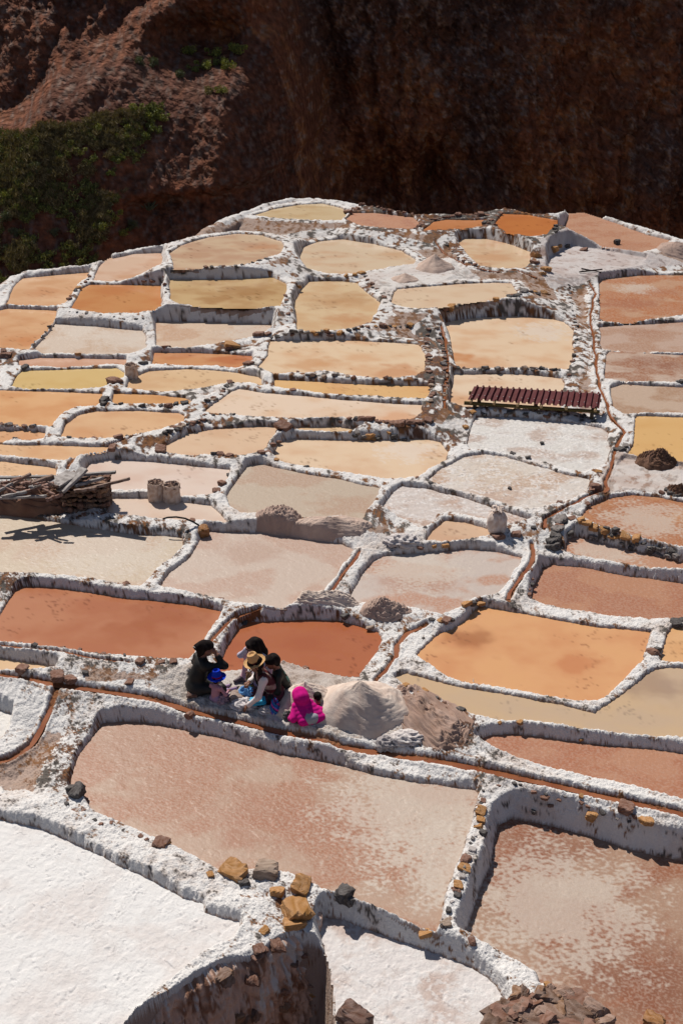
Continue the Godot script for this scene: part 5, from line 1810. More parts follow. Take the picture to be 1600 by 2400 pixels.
	pond(-0.49, "s", 0.15, 0.15, lin(238, 230, 228), lin(214, 190, 180), 0.40, "white and mauve salt pan at the bottom centre below the corner of stones",
		PackedVector2Array([Vector2(1.91, -9.79), Vector2(1.87, -10.02), Vector2(1.74, -10.21), Vector2(1.55, -10.37), Vector2(1.18, -10.57), Vector2(0.87, -10.73), Vector2(0.53, -10.90), Vector2(0.00, -11.14), Vector2(-0.18, -11.17), Vector2(-0.25, -10.96), Vector2(-0.23, -10.75), Vector2(-0.16, -10.40), Vector2(-0.11, -9.94), Vector2(-0.08, -9.56), Vector2(-0.05, -9.03), Vector2(1.31, -9.00), Vector2(1.71, -9.58)]))
	pond(-0.32, "s", 0.1, 0.14, lin(248, 245, 245), lin(240, 232, 230), 0.30, "bright white salt pan filling the lower left corner",
		PackedVector2Array([Vector2(-5.04, -12.91), Vector2(-4.65, -12.79), Vector2(-4.17, -12.64), Vector2(-3.68, -12.41), Vector2(-3.19, -12.11), Vector2(-2.84, -11.87), Vector2(-2.41, -11.63), Vector2(-2.02, -11.37), Vector2(-1.76, -11.26), Vector2(-1.72, -11.13), Vector2(-1.27, -10.95), Vector2(-1.24, -10.87), Vector2(-1.35, -10.61), Vector2(-1.63, -10.34), Vector2(-1.81, -10.15), Vector2(-2.10, -9.89), Vector2(-2.27, -9.65), Vector2(-2.48, -9.31), Vector2(-2.70, -8.87), Vector2(-3.92, -8.90)]))
	pond(-0.28, "s", 0.15, 0.055, lin(244, 238, 232), lin(230, 216, 206), 0.30, "small white salt pan at the left edge below the canal",
		PackedVector2Array([Vector2(-5.65, -15.36), Vector2(-5.28, -15.27), Vector2(-5.05, -15.16), Vector2(-5.02, -14.83), Vector2(-5.09, -14.53), Vector2(-5.41, -14.53)]))
	pond(-0.02, "b", 0.25, 0.055, lin(216, 178, 136), lin(206, 160, 116), 0.40, "thin beige pond strip at the left edge just above the canal",
		PackedVector2Array([Vector2(-5.89, -16.39), Vector2(-5.53, -16.37), Vector2(-4.98, -16.25), Vector2(-4.53, -16.11), Vector2(-4.56, -15.97), Vector2(-4.90, -15.93), Vector2(-5.42, -15.97), Vector2(-5.79, -16.03)]))
	pond(0.36, "d", 0.3, 0.0, lin(222, 206, 198), lin(200, 168, 152), 0.45, "dry pinkish salt floor around the brown dirt heap at the right edge",
		PackedVector2Array([Vector2(5.72, -23.19), Vector2(6.10, -23.66), Vector2(6.73, -23.37), Vector2(7.65, -23.14), Vector2(7.29, -21.83), Vector2(6.64, -22.04), Vector2(5.78, -22.17), Vector2(5.49, -21.94), Vector2(5.52, -22.47)]))
	pond(0.03, "d", 0.3, 0.0, lin(214, 200, 190), lin(196, 172, 158), 0.40, "salt floor where the family is sitting",
		PackedVector2Array([Vector2(-2.35, -15.74), Vector2(-1.96, -15.90), Vector2(-1.10, -16.04), Vector2(-0.90, -16.18), Vector2(-0.58, -16.02), Vector2(-0.06, -15.84), Vector2(0.11, -15.50), Vector2(0.10, -14.70), Vector2(-0.22, -14.46), Vector2(-0.88, -14.79), Vector2(-1.55, -15.04), Vector2(-1.89, -15.15), Vector2(-2.38, -15.36)]))
	crest_wall(PackedVector3Array([Vector3(-10.49, 0.83, -34.09), Vector3(-10.33, 0.85, -35.48), Vector3(-10.22, 0.86, -36.91), Vector3(-9.89, 0.89, -37.25), Vector3(-7.74, 0.96, -37.93), Vector3(-7.67, 1.00, -38.79), Vector3(-7.03, 1.00, -39.67), Vector3(-5.88, 1.10, -39.84), Vector3(-4.92, 1.29, -40.44), Vector3(-4.04, 1.33, -43.14), Vector3(-3.36, 1.30, -44.54), Vector3(-2.78, 1.30, -45.71), Vector3(-2.07, 1.30, -46.53), Vector3(-0.99, 1.30, -46.53), Vector3(0.00, 1.30, -45.98), Vector3(0.49, 1.29, -45.50), Vector3(1.61, 1.29, -44.55), Vector3(2.61, 1.29, -43.68), Vector3(3.40, 1.29, -43.78), Vector3(4.73, 1.30, -43.63), Vector3(5.94, 1.32, -44.48), Vector3(6.86, 1.33, -44.17), Vector3(7.98, 1.21, -44.15), Vector3(8.79, 0.98, -46.40), Vector3(10.17, 0.87, -44.93), Vector3(11.53, 0.87, -42.18), Vector3(12.04, 0.87, -41.20)]))
	pond(-5.0, "x", 0.7, 0.0, Color.BLACK, Color.BLACK, 0.0, "", PackedVector2Array([Vector2(-11.63, -34.22), Vector2(-11.48, -35.59), Vector2(-11.34, -37.19), Vector2(-10.33, -38.32), Vector2(-8.39, -38.88), Vector2(-8.74, -39.22), Vector2(-7.62, -40.66), Vector2(-6.28, -40.92), Vector2(-5.93, -41.00), Vector2(-5.12, -43.55), Vector2(-4.39, -45.05), Vector2(-3.75, -46.34), Vector2(-2.55, -47.57), Vector2(-0.69, -47.64), Vector2(0.66, -46.92), Vector2(1.26, -46.36), Vector2(2.36, -45.42), Vector2(3.06, -44.74), Vector2(3.43, -44.93), Vector2(4.43, -44.73), Vector2(5.65, -45.59), Vector2(7.04, -45.31), Vector2(7.11, -44.90), Vector2(8.40, -47.48), Vector2(11.13, -45.56), Vector2(12.56, -42.69), Vector2(13.06, -41.73), Vector2(60.00, -41.73), Vector2(60.00, -90.00), Vector2(-60.00, -90.00), Vector2(-60.00, -34.22)]))
	pond(-2.6, "x", 0.6, 0.0, Color.BLACK, Color.BLACK, 0.0, "", PackedVector2Array([Vector2(-2.90, -8.55), Vector2(-2.55, -8.83), Vector2(-2.37, -9.02), Vector2(-2.03, -9.30), Vector2(-1.61, -9.57), Vector2(-1.38, -9.74), Vector2(-1.14, -9.90), Vector2(-0.80, -10.12), Vector2(-0.55, -10.40), Vector2(-0.48, -10.44), Vector2(-0.43, -9.96), Vector2(-0.40, -9.57), Vector2(-0.37, -9.13), Vector2(-0.37, -6.50), Vector2(-2.95, -6.50)]))
	canal("long reddish brown water canal crossing the foreground below the seated family", 0.13, 0.06, PackedVector2Array([Vector2(-5.76, -15.95), Vector2(-5.39, -15.83), Vector2(-4.84, -15.69), Vector2(-4.48, -15.60), Vector2(-3.60, -15.41), Vector2(-2.73, -15.18), Vector2(-1.86, -14.86), Vector2(-1.36, -14.67), Vector2(-0.86, -14.48), Vector2(0.00, -14.16), Vector2(0.63, -14.12), Vector2(1.25, -13.89), Vector2(1.74, -13.72), Vector2(2.12, -13.57), Vector2(2.73, -13.32), Vector2(3.30, -13.11), Vector2(3.85, -12.90), Vector2(4.39, -12.69), Vector2(4.76, -12.53)]))
	canal("short brown side ditch running down from the canal at the left", 0.09, 0.045, PackedVector2Array([Vector2(-4.43, -15.55), Vector2(-4.45, -15.24), Vector2(-4.51, -14.89), Vector2(-4.62, -14.44), Vector2(-4.86, -14.13), Vector2(-5.21, -13.97)]))
	canal("orange runnel winding down the white bank right of the maroon roof", 0.075, 0.05, PackedVector2Array([Vector2(7.86, -37.24), Vector2(7.84, -36.18), Vector2(7.35, -34.30), Vector2(7.07, -32.76), Vector2(6.86, -31.18), Vector2(6.57, -29.33), Vector2(6.39, -27.96), Vector2(6.34, -26.75), Vector2(6.28, -26.18), Vector2(6.27, -25.89), Vector2(6.37, -24.97), Vector2(6.03, -24.20), Vector2(5.87, -23.71), Vector2(5.67, -23.14), Vector2(5.44, -22.47), Vector2(5.36, -21.94), Vector2(4.79, -21.58), Vector2(4.27, -21.08), Vector2(3.97, -20.77), Vector2(3.89, -20.37)]))
	canal("short rust red runnel between the whitish pink pond and the terracotta pond", 0.09, 0.045, PackedVector2Array([Vector2(3.61, -19.96), Vector2(3.58, -19.61), Vector2(3.42, -19.19), Vector2(3.21, -18.78), Vector2(2.94, -18.23), Vector2(2.88, -17.89)]))
	canal("rust red runnel between the brick red pond and the big orange pond", 0.09, 0.045, PackedVector2Array([Vector2(1.39, -17.21), Vector2(1.09, -17.00), Vector2(0.91, -16.63), Vector2(0.88, -16.24), Vector2(0.68, -15.78), Vector2(0.54, -15.59)]))
	canal("short rust runnel between the two pinkish ponds in the centre", 0.075, 0.05, PackedVector2Array([Vector2(0.34, -19.61), Vector2(0.16, -19.06), Vector2(0.00, -18.73), Vector2(-0.14, -18.22), Vector2(-0.27, -17.92)]))
	canal("dry brown runnel on the bank left of the brick red pond", 0.08, 0.045, PackedVector2Array([Vector2(-1.40, -17.60), Vector2(-1.79, -17.34), Vector2(-1.86, -17.23), Vector2(-2.16, -16.55), Vector2(-2.36, -16.20)]))
	canal("thin dry runnel along the bank under the brown orange pond", 0.07, 0.05, PackedVector2Array([Vector2(-5.77, -16.54), Vector2(-5.55, -16.51), Vector2(-4.99, -16.41), Vector2(-4.44, -16.28), Vector2(-3.88, -16.09), Vector2(-3.30, -15.96)]))
	canal("thin dry runnel on the white bank at the upper right", 0.08, 0.05, PackedVector2Array([Vector2(3.19, -40.68), Vector2(3.34, -40.12), Vector2(4.04, -37.81), Vector2(4.79, -37.06), Vector2(5.49, -37.18), Vector2(6.11, -36.69)]))
	canal("dark narrow channel beside the brown stone causeway", 0.075, 0.05, PackedVector2Array([Vector2(2.76, -32.18), Vector2(2.84, -31.20), Vector2(2.68, -28.91), Vector2(2.51, -27.30), Vector2(2.39, -26.18)]))
	canal("thin dry runnel on the left side of the timber pile", 0.08, 0.045, PackedVector2Array([Vector2(-4.43, -24.30), Vector2(-5.02, -23.78), Vector2(-5.51, -23.42), Vector2(-5.67, -22.65)]))
	mud(2.56, -30.62, 0.70, 0.80)
	mud(2.37, -27.98, 0.60, 0.85)
	mud(2.44, -29.03, 0.60, 0.85)
	mud(2.22, -25.89, 0.70, 0.85)
	mud(1.62, -25.16, 0.60, 0.80)
	mud(2.39, -24.79, 0.45, 0.80)
	mud(2.88, -26.50, 0.80, 0.70)
	mud(-4.24, -15.21, 0.35, 0.60)
	mud(1.36, -14.70, 0.70, 0.90)
	mud(1.60, -14.37, 0.60, 0.90)
	mud(-2.93, -15.97, 0.50, 0.60)
	mud(-5.87, -18.41, 0.60, 0.80)
	mud(-3.93, -15.97, 0.60, 0.55)
	mud(-8.44, -29.31, 0.60, 0.70)
	mud(6.49, -39.30, 0.70, 0.80)
	mud(6.11, -37.67, 0.50, 0.80)
	mud(-2.93, -30.34, 0.60, 0.75)
	mud(3.95, -39.97, 0.80, 0.75)
	mud(2.22, -40.60, 0.80, 0.55)
	mud(7.16, -36.73, 0.90, 0.70)
	mud(-5.94, -21.56, 0.90, 0.90)
	mud(-4.09, -20.81, 0.90, 0.60)
	mud(-0.59, -11.23, 0.55, 0.50)
	mud(-3.77, -14.45, 0.70, 0.60)
	mud(-4.20, -14.19, 0.50, 0.60)
	mud(-4.04, -13.58, 0.45, 0.75)
	mud(5.09, -22.05, 0.50, 0.70)
	mud(0.63, -20.77, 0.60, 0.70)
	mud(0.99, -35.58, 0.60, 0.75)
	mud(2.16, -13.65, 0.50, 0.40)
	mud(0.77, -42.53, 0.90, 0.50)
	mud(2.47, -41.18, 0.90, 0.55)
	mud(-1.30, -42.61, 1.20, 0.50)
	mud(-2.48, -42.96, 1.00, 0.50)
	mud(6.04, -36.13, 0.80, 0.50)
	mud(7.03, -34.42, 1.00, 0.50)
	mud(6.25, -30.09, 0.90, 0.50)
	mud(3.97, -37.07, 0.80, 0.50)
	mud(4.07, -35.36, 0.70, 0.50)
	mud(2.33, -32.73, 0.80, 0.50)
	mud(6.43, -39.99, 0.80, 0.55)
	mud(-3.20, -24.31, 0.80, 0.50)
	mud(-4.38, -23.93, 0.70, 0.55)
	mud(5.98, -24.24, 0.60, 0.60)
	mud(5.31, -22.47, 0.50, 0.60)
	mud(4.03, -20.94, 0.60, 0.55)
	mud(3.42, -20.44, 0.50, 0.50)
	mud(4.10, -19.93, 0.50, 0.45)
	mud(-2.59, -17.83, 0.40, 0.50)
	mud(-1.56, -37.14, 0.80, 0.50)
	mud(-1.63, -32.45, 0.70, 0.50)
	mud(-4.90, -29.59, 0.50, 0.50)
	mud(-8.81, -30.40, 0.70, 0.50)
	frost(61, 1.14, -12.95, 1.25)
	frost(61, 1.36, -12.01, 0.80)
	frost(62, 2.76, -11.40, 1.10)
	frost(29, 5.68, -32.35, 0.75)
	frost(40, 1.43, -24.17, 0.62)
	frost(6, -5.94, -31.13, 0.90)
	frost(6, -7.29, -31.71, 0.60)
	frost(7, -2.51, -31.83, 0.70)
	frost(59, 5.93, -20.83, 0.80)
	frost(31, 9.25, -36.87, 0.60)
	frost(37, 3.22, -23.04, 1.00)
	frost(51, 1.39, -19.13, 0.80)
	frost(49, -4.33, -19.70, 1.20)
	frost(58, 4.95, -20.03, 0.70)
	stain(54, 2.09, -16.82, 0.60, lin(150, 84, 40))
	stain(54, 3.76, -16.11, 0.50, lin(190, 110, 60))
	stain(33, 7.96, -29.74, 0.90, lin(160, 96, 62))
	stain(33, 8.63, -29.48, 0.60, lin(160, 96, 62))
	stain(4, -2.67, -34.36, 1.10, lin(164, 112, 60))
	stain(4, -3.57, -33.67, 0.60, lin(164, 112, 60))
	stain(28, 0.00, -34.20, 1.20, lin(190, 140, 92))
	stain(28, 0.24, -32.25, 0.90, lin(196, 134, 84))
	stain(51, 1.09, -18.64, 0.60, lin(188, 120, 84))
	stain(51, 1.74, -18.56, 0.50, lin(190, 126, 92))
	stain(16, 1.36, -28.36, 0.90, lin(198, 124, 66))
	stain(16, -0.65, -29.02, 0.80, lin(204, 144, 90))
	stain(29, 3.52, -29.72, 0.90, lin(204, 138, 84))
	stain(29, 3.04, -30.08, 0.60, lin(200, 128, 70))
	stain(30, 2.83, -27.08, 0.60, lin(208, 146, 92))
	stain(0, -8.99, -35.33, 0.80, lin(204, 136, 86))
	stain(5, -8.50, -30.77, 0.90, lin(206, 130, 74))
	stain(1, -6.57, -36.67, 0.60, lin(206, 148, 104))
	stain(2, -4.61, -37.61, 0.80, lin(190, 140, 108))
	stain(2, -2.61, -38.77, 0.80, lin(202, 140, 96))
	stain(15, 1.25, -25.57, 0.70, lin(214, 146, 92))
	stain(14, -5.63, -24.55, 0.70, lin(208, 148, 98))
	stain(10, -2.76, -29.63, 0.60, lin(182, 92, 48))
	stain(31, 8.74, -35.17, 1.10, lin(178, 92, 46))
	stain(31, 9.81, -36.37, 0.80, lin(184, 102, 54))
	stain(32, 8.55, -32.32, 0.80, lin(180, 124, 92))
	stain(37, 3.18, -21.95, 0.70, lin(196, 150, 120))
	stain(23, 1.81, -39.37, 0.80, lin(208, 164, 120))
	stain(24, 5.02, -39.01, 0.80, lin(208, 150, 102))
	stain(61, 0.00, -12.51, 0.90, lin(176, 104, 66))
	stain(61, -0.95, -12.90, 0.90, lin(176, 104, 66))
	stain(61, -2.82, -14.54, 1.20, lin(180, 124, 94))
	stain(61, -2.34, -13.31, 0.90, lin(178, 116, 82))
	stain(62, 2.65, -12.56, 0.80, lin(150, 84, 52))
	stain(62, 3.39, -10.48, 1.00, lin(150, 88, 58))
	stain(62, 3.66, -9.99, 0.90, lin(148, 88, 60))
	stain(59, 5.36, -21.12, 0.90, lin(176, 98, 48))
	stain(59, 6.08, -20.55, 0.70, lin(186, 110, 60))
	stain(52, -3.03, -17.47, 1.00, lin(158, 84, 44))
	stain(52, -3.49, -16.91, 0.80, lin(166, 94, 54))
	stain(55, 5.07, -15.49, 0.80, lin(150, 122, 104))
	stain(50, -1.70, -19.70, 0.70, lin(196, 156, 136))
	stain(49, -5.57, -19.79, 0.80, lin(204, 168, 144))

func bluff_line() -> PackedVector2Array:
	return PackedVector2Array([Vector2(-2.95, -8.91), Vector2(-2.60, -9.19), Vector2(-2.42, -9.38), Vector2(-2.08, -9.66), Vector2(-1.66, -9.93), Vector2(-1.43, -10.10), Vector2(-1.19, -10.26), Vector2(-0.85, -10.48), Vector2(-0.60, -10.76), Vector2(-0.45, -10.91), Vector2(-0.32, -11.09), Vector2(-0.53, -11.06), Vector2(-0.47, -11.76)])

func build_stones():
	stone_random.seed = 77
	stone(-7.86, -35.16, 0.18, "o")
	stone(-7.91, -33.99, 0.17, "r")
	stone(-7.77, -36.09, 0.13, "d")
	stone(-6.01, -35.76, 0.17, "r")
	stone(-5.75, -35.75, 0.18, "r")
	stone(-6.87, -35.91, 0.11, "r")
	stone(-5.12, -35.89, 0.18, "d")
	stone(-4.79, -35.87, 0.17, "r")
	stone(-1.29, -35.25, 0.19, "o")
	stone(-2.23, -31.25, 0.31, "r")
	stone(-2.00, -31.29, 0.22, "r")
	stone(-4.66, -30.36, 0.30, "r")
	stone(-0.40, -31.08, 0.17, "o")
	stone(-0.75, -31.04, 0.15, "o")
	stone(-8.66, -29.55, 0.35, "r")
	stone(-8.74, -29.65, 0.21, "r")
	stone(-7.99, -28.72, 0.25, "d")
	stone(-6.82, -29.64, 0.18, "o")
	stone(-5.06, -29.13, 0.27, "d")
	stone(-5.58, -27.67, 0.42, "r")
	stone(-5.52, -28.06, 0.34, "r")
	stone(-5.55, -26.32, 0.27, "d")
	stone(-5.54, -26.10, 0.18, "d")
	stone(-2.36, -28.86, 0.25, "r")
	stone(-2.72, -28.16, 0.27, "r")
	stone(-2.11, -27.84, 0.25, "d")
	stone(-0.94, -27.33, 0.33, "r")
	stone(-1.17, -27.13, 0.17, "r")
	stone(-2.94, -30.43, 0.42, "o")
	stone(-2.98, -30.31, 0.27, "r")
	stone(0.61, -36.86, 0.29, "o")
	stone(0.41, -36.67, 0.21, "o")
	stone(0.14, -36.54, 0.21, "o")
	stone(6.36, -38.93, 0.38, "o")
	stone(6.20, -38.08, 0.32, "r")
	stone(6.48, -37.54, 0.36, "o")
	stone(6.31, -37.08, 0.24, "o")
	stone(7.15, -40.27, 0.36, "o")
	stone(7.47, -40.81, 0.22, "o")
	stone(7.76, -41.19, 0.27, "d")
	stone(8.29, -40.78, 0.27, "r")
	stone(3.13, -33.45, 0.33, "o")
	stone(3.80, -33.95, 0.27, "d")
	stone(4.50, -33.99, 0.24, "o")
	stone(5.11, -34.26, 0.24, "d")
	stone(5.83, -34.77, 0.20, "d")
	stone(7.16, -28.17, 0.20, "r")
	stone(4.90, -29.08, 0.18, "t")
	stone(4.67, -29.02, 0.18, "t")
	stone(5.33, -28.97, 0.15, "r")
	stone(1.66, -26.88, 0.15, "r")
	stone(7.34, -26.34, 0.22, "g")
	stone(9.59, -41.67, 0.18, "d")
	stone(-4.62, -26.02, 0.16, "d")
	stone(-4.19, -26.05, 0.11, "d")
	stone(-4.01, -26.02, 0.23, "r")
	stone(-3.85, -26.14, 0.16, "d")
	stone(-3.65, -26.17, 0.19, "d")
	stone(-5.15, -26.19, 0.12, "d")
	stone(-5.27, -26.14, 0.10, "d")
	stone(-5.39, -24.17, 0.20, "r")
	stone(-4.86, -24.17, 0.25, "r")
	stone(-5.62, -24.17, 0.12, "d")
	stone(-5.79, -23.19, 0.17, "r")
	stone(-4.89, -23.59, 0.22, "r")
	stone(-4.39, -24.62, 0.20, "r")
	stone(-7.13, -24.20, 0.12, "d")
	stone(-6.86, -23.42, 0.13, "d")
	stone(-2.34, -22.65, 0.11, "d")
	stone(-2.43, -22.10, 0.19, "r")
	stone(-2.51, -21.79, 0.18, "r")
	stone(-1.38, -23.34, 0.11, "o")
	stone(-1.16, -23.55, 0.09, "d")
	stone(-0.75, -23.08, 0.13, "d")
	stone(-4.65, -18.70, 0.15, "r")
	stone(-4.30, -18.64, 0.15, "r")
	stone(-3.80, -18.34, 0.19, "r")
	stone(-2.86, -20.61, 0.16, "r")
	stone(-0.69, -20.88, 0.20, "r")
	stone(-1.29, -24.95, 0.36, "r")
	stone(-1.43, -24.48, 0.18, "r")
	stone(-1.51, -24.10, 0.18, "r")
	stone(-1.58, -23.70, 0.18, "r")
	stone(-1.71, -23.52, 0.17, "r")
	stone(-3.87, -23.64, 0.29, "r")
	stone(-3.36, -23.65, 0.20, "r")
	stone(0.50, -22.88, 0.08, "r")
	stone(1.14, -22.77, 0.07, "r")
	stone(1.56, -22.56, 0.08, "r")
	stone(1.83, -22.31, 0.12, "d")
	stone(2.01, -22.28, 0.16, "d")
	stone(2.60, -22.08, 0.10, "d")
	stone(2.89, -21.90, 0.12, "d")
	stone(3.71, -23.86, 0.15, "d")
	stone(4.01, -23.63, 0.12, "d")
	stone(4.75, -23.14, 0.13, "d")
	stone(4.52, -23.05, 0.09, "d")
	stone(4.46, -24.58, 0.09, "d")
	stone(3.45, -22.16, 0.07, "d")
	stone(0.63, -24.76, 0.23, "o")
	stone(0.73, -24.74, 0.15, "o")
	stone(3.06, -26.17, 0.18, "o")
	stone(2.83, -25.35, 0.16, "o")
	stone(2.83, -25.93, 0.16, "r")
	stone(5.38, -22.86, 0.16, "o")
	stone(5.16, -22.05, 0.28, "r")
	stone(5.07, -21.94, 0.19, "r")
	stone(3.66, -20.40, 0.11, "d")
	stone(2.96, -20.06, 0.26, "r")
	stone(3.30, -20.14, 0.22, "r")
	stone(1.95, -19.83, 0.15, "o")
	stone(1.73, -19.79, 0.11, "o")
	stone(1.46, -19.75, 0.14, "r")
	stone(6.05, -23.91, 0.22, "d")
	stone(6.20, -24.15, 0.19, "g")
	stone(5.98, -24.03, 0.20, "d")
	stone(4.89, -21.42, 0.13, "r")
	stone(4.32, -21.41, 0.14, "r")
	stone(4.24, -20.74, 0.31, "g")
	stone(4.46, -20.77, 0.20, "r")
	stone(4.11, -20.40, 0.29, "g")
	stone(4.05, -20.20, 0.30, "d")
	stone(4.01, -20.04, 0.29, "d")
	stone(3.97, -19.89, 0.26, "d")
	stone(4.19, -20.55, 0.18, "r")
	stone(4.39, -20.47, 0.18, "d")
	stone(4.62, -20.63, 0.21, "o")
	stone(4.73, -20.53, 0.21, "o")
	stone(4.84, -20.44, 0.20, "o")
	stone(5.01, -20.33, 0.22, "o")
	stone(5.13, -20.23, 0.16, "o")
	stone(5.23, -20.18, 0.17, "o")
	stone(5.36, -20.13, 0.24, "o")
	stone(5.55, -20.03, 0.22, "o")
	stone(5.79, -19.83, 0.17, "d")
	stone(5.93, -19.74, 0.17, "g")
	stone(6.08, -19.66, 0.19, "g")
	stone(6.22, -19.58, 0.19, "g")
	stone(6.71, -21.94, 0.28, "d")
	stone(6.64, -22.05, 0.19, "d")
	stone(6.75, -21.84, 0.23, "d")
	stone(6.49, -21.94, 0.14, "r")
	stone(-5.04, -15.89, 0.22, "r")
	stone(-4.45, -15.71, 0.25, "r")
	stone(-4.25, -15.64, 0.21, "r")
	stone(-4.01, -15.74, 0.12, "d")
	stone(-4.40, -15.71, 0.18, "r")
	stone(-2.65, -15.97, 0.16, "r")
	stone(-2.86, -15.97, 0.14, "r")
	stone(-3.18, -15.94, 0.16, "r")
	stone(-1.64, -17.41, 0.14, "d")
	stone(-1.85, -17.20, 0.09, "r")
	stone(-2.07, -17.84, 0.13, "r")
	stone(-0.58, -16.04, 0.12, "r")
	stone(-0.41, -16.05, 0.15, "r")
	stone(-0.27, -16.02, 0.12, "r")
	stone(-3.28, -15.53, 0.18, "r")
	stone(-2.29, -14.88, 0.17, "r")
	stone(2.41, -17.93, 0.21, "o")
	stone(2.13, -17.71, 0.19, "o")
	stone(2.25, -17.78, 0.14, "d")
	stone(1.76, -17.23, 0.18, "r")
	stone(1.83, -17.28, 0.15, "d")
	stone(1.66, -17.23, 0.12, "o")
	stone(1.40, -17.73, 0.16, "o")
	stone(1.23, -15.24, 0.20, "o")
	stone(0.98, -15.41, 0.14, "o")
	stone(1.41, -15.07, 0.15, "d")
	stone(1.78, -14.78, 0.15, "d")
	stone(5.03, -16.34, 0.22, "r")
	stone(5.11, -16.41, 0.15, "d")
	stone(5.63, -17.28, 0.23, "d")
	stone(5.75, -17.39, 0.15, "d")
	stone(0.48, -17.20, 0.15, "t")
	stone(0.07, -17.46, 0.16, "d")
	stone(1.52, -17.28, 0.12, "d")
	stone(2.63, -14.46, 0.11, "o")
	stone(3.49, -14.21, 0.07, "o")
	stone(2.33, -14.46, 0.07, "o")
	stone(-3.65, -13.20, 0.25, "d")
	stone(-3.73, -13.27, 0.19, "d")
	stone(-2.67, -12.62, 0.18, "o")
	stone(-2.37, -12.19, 0.21, "r")
	stone(-2.31, -12.21, 0.15, "o")
	stone(-1.35, -11.67, 0.38, "o")
	stone(-0.95, -11.67, 0.38, "t")
	stone(-0.55, -11.79, 0.26, "o")
	stone(-0.50, -11.40, 0.32, "o")
	stone(-0.81, -11.34, 0.21, "o")
	stone(-0.56, -11.05, 0.42, "o")
	stone(-0.60, -10.87, 0.28, "o")
	stone(-1.66, -11.63, 0.12, "o")
	stone(-1.60, -9.85, 0.39, "o")
	stone(-1.75, -9.61, 0.31, "r")
	stone(-2.31, -9.33, 0.20, "r")
	stone(-0.92, -10.69, 0.14, "o")
	stone(-0.97, -10.42, 0.16, "r")
	stone(-1.23, -11.50, 0.17, "d")
	stone(1.90, -12.84, 0.19, "o")
	stone(1.88, -12.66, 0.17, "o")
	stone(1.84, -12.55, 0.15, "o")
	stone(1.95, -13.07, 0.09, "r")
	stone(1.56, -11.73, 0.18, "o")
	stone(1.46, -11.44, 0.17, "o")
	stone(1.44, -11.34, 0.13, "r")
	stone(1.26, -10.78, 0.15, "t")
	stone(1.60, -11.87, 0.18, "r")
	stone(1.00, -10.73, 0.17, "o")
	stone(1.56, -10.56, 0.12, "r")
	stone(2.38, -10.00, 0.13, "o")
	stone(3.40, -12.79, 0.23, "o")
	stone(4.07, -12.53, 0.21, "o")
	stone(3.83, -12.75, 0.25, "r")
	stone(3.28, -13.00, 0.09, "o")
	stone(0.03, -11.25, 0.26, "d")
	stone(0.08, -11.20, 0.17, "d")
	stone(3.14, -9.65, 0.10, "o")
	stone(3.50, -9.64, 0.18, "o")
	stone(2.79, -13.07, 0.13, "r")
	stone(2.88, -13.02, 0.09, "r")
	stone(2.65, -13.03, 0.09, "d")
	stone(1.88, -12.40, 0.12, "d")
	stone(1.70, -12.07, 0.12, "w")
	stones(16, 0.10, 0.20, "rdtg", PackedVector2Array([Vector2(-1.64, -28.14), Vector2(-1.30, -28.45), Vector2(-0.80, -28.06), Vector2(0.00, -27.90), Vector2(0.53, -27.79), Vector2(1.86, -27.66)]))
	stones(30, 0.07, 0.17, "ddgr", PackedVector2Array([Vector2(-3.22, -25.50), Vector2(-2.63, -25.56), Vector2(-1.85, -25.77), Vector2(-0.84, -25.70), Vector2(0.00, -25.63), Vector2(0.99, -25.29)]))
	stones(8, 0.10, 0.18, "dr", PackedVector2Array([Vector2(-3.45, -24.87), Vector2(-3.01, -25.37), Vector2(-3.89, -24.55)]))
	stones(20, 0.10, 0.20, "rdtg", PackedVector2Array([Vector2(2.89, -29.02), Vector2(3.90, -29.07), Vector2(4.78, -28.98), Vector2(5.59, -28.90)]))
	stones(8, 0.10, 0.18, "drg", PackedVector2Array([Vector2(-7.62, -24.83), Vector2(-6.89, -24.83)]))
	stones(18, 0.10, 0.18, "dgr", PackedVector2Array([Vector2(-5.15, -35.87), Vector2(-4.43, -35.93), Vector2(-3.11, -36.05), Vector2(-2.17, -37.12)]))
	stones(26, 0.12, 0.26, "dorg", PackedVector2Array([Vector2(2.93, -33.31), Vector2(3.80, -33.95), Vector2(4.99, -34.33), Vector2(6.32, -35.35)]))
	stones(26, 0.12, 0.25, "drog", PackedVector2Array([Vector2(-1.93, -31.02), Vector2(-0.99, -31.02), Vector2(0.00, -31.08), Vector2(0.71, -31.57), Vector2(1.99, -32.08)]))
	stones(22, 0.10, 0.22, "rtr", PackedVector2Array([Vector2(2.38, -32.00), Vector2(2.25, -29.55), Vector2(2.16, -27.25), Vector2(2.11, -26.18)]))
	stones(26, 0.09, 0.20, "rtg", PackedVector2Array([Vector2(2.68, -32.00), Vector2(2.66, -29.71), Vector2(2.53, -27.35), Vector2(2.40, -26.32)]))
	stones(16, 0.12, 0.28, "rrd", PackedVector2Array([Vector2(0.00, -25.41), Vector2(0.74, -25.23), Vector2(1.37, -24.94), Vector2(2.08, -25.30)]))
	stones(12, 0.10, 0.20, "drgo", PackedVector2Array([Vector2(0.10, -24.80), Vector2(0.97, -24.74), Vector2(1.61, -24.76)]))
	stones(14, 0.15, 0.30, "r", PackedVector2Array([Vector2(0.24, -44.36), Vector2(0.82, -45.52), Vector2(1.61, -44.45), Vector2(2.62, -43.89)]))
	stones(16, 0.14, 0.26, "r", PackedVector2Array([Vector2(3.13, -43.16), Vector2(4.11, -43.63), Vector2(5.38, -43.78)]))
	stones(18, 0.14, 0.26, "r", PackedVector2Array([Vector2(5.26, -42.64), Vector2(5.92, -44.28), Vector2(7.60, -48.94), Vector2(8.30, -45.93)]))
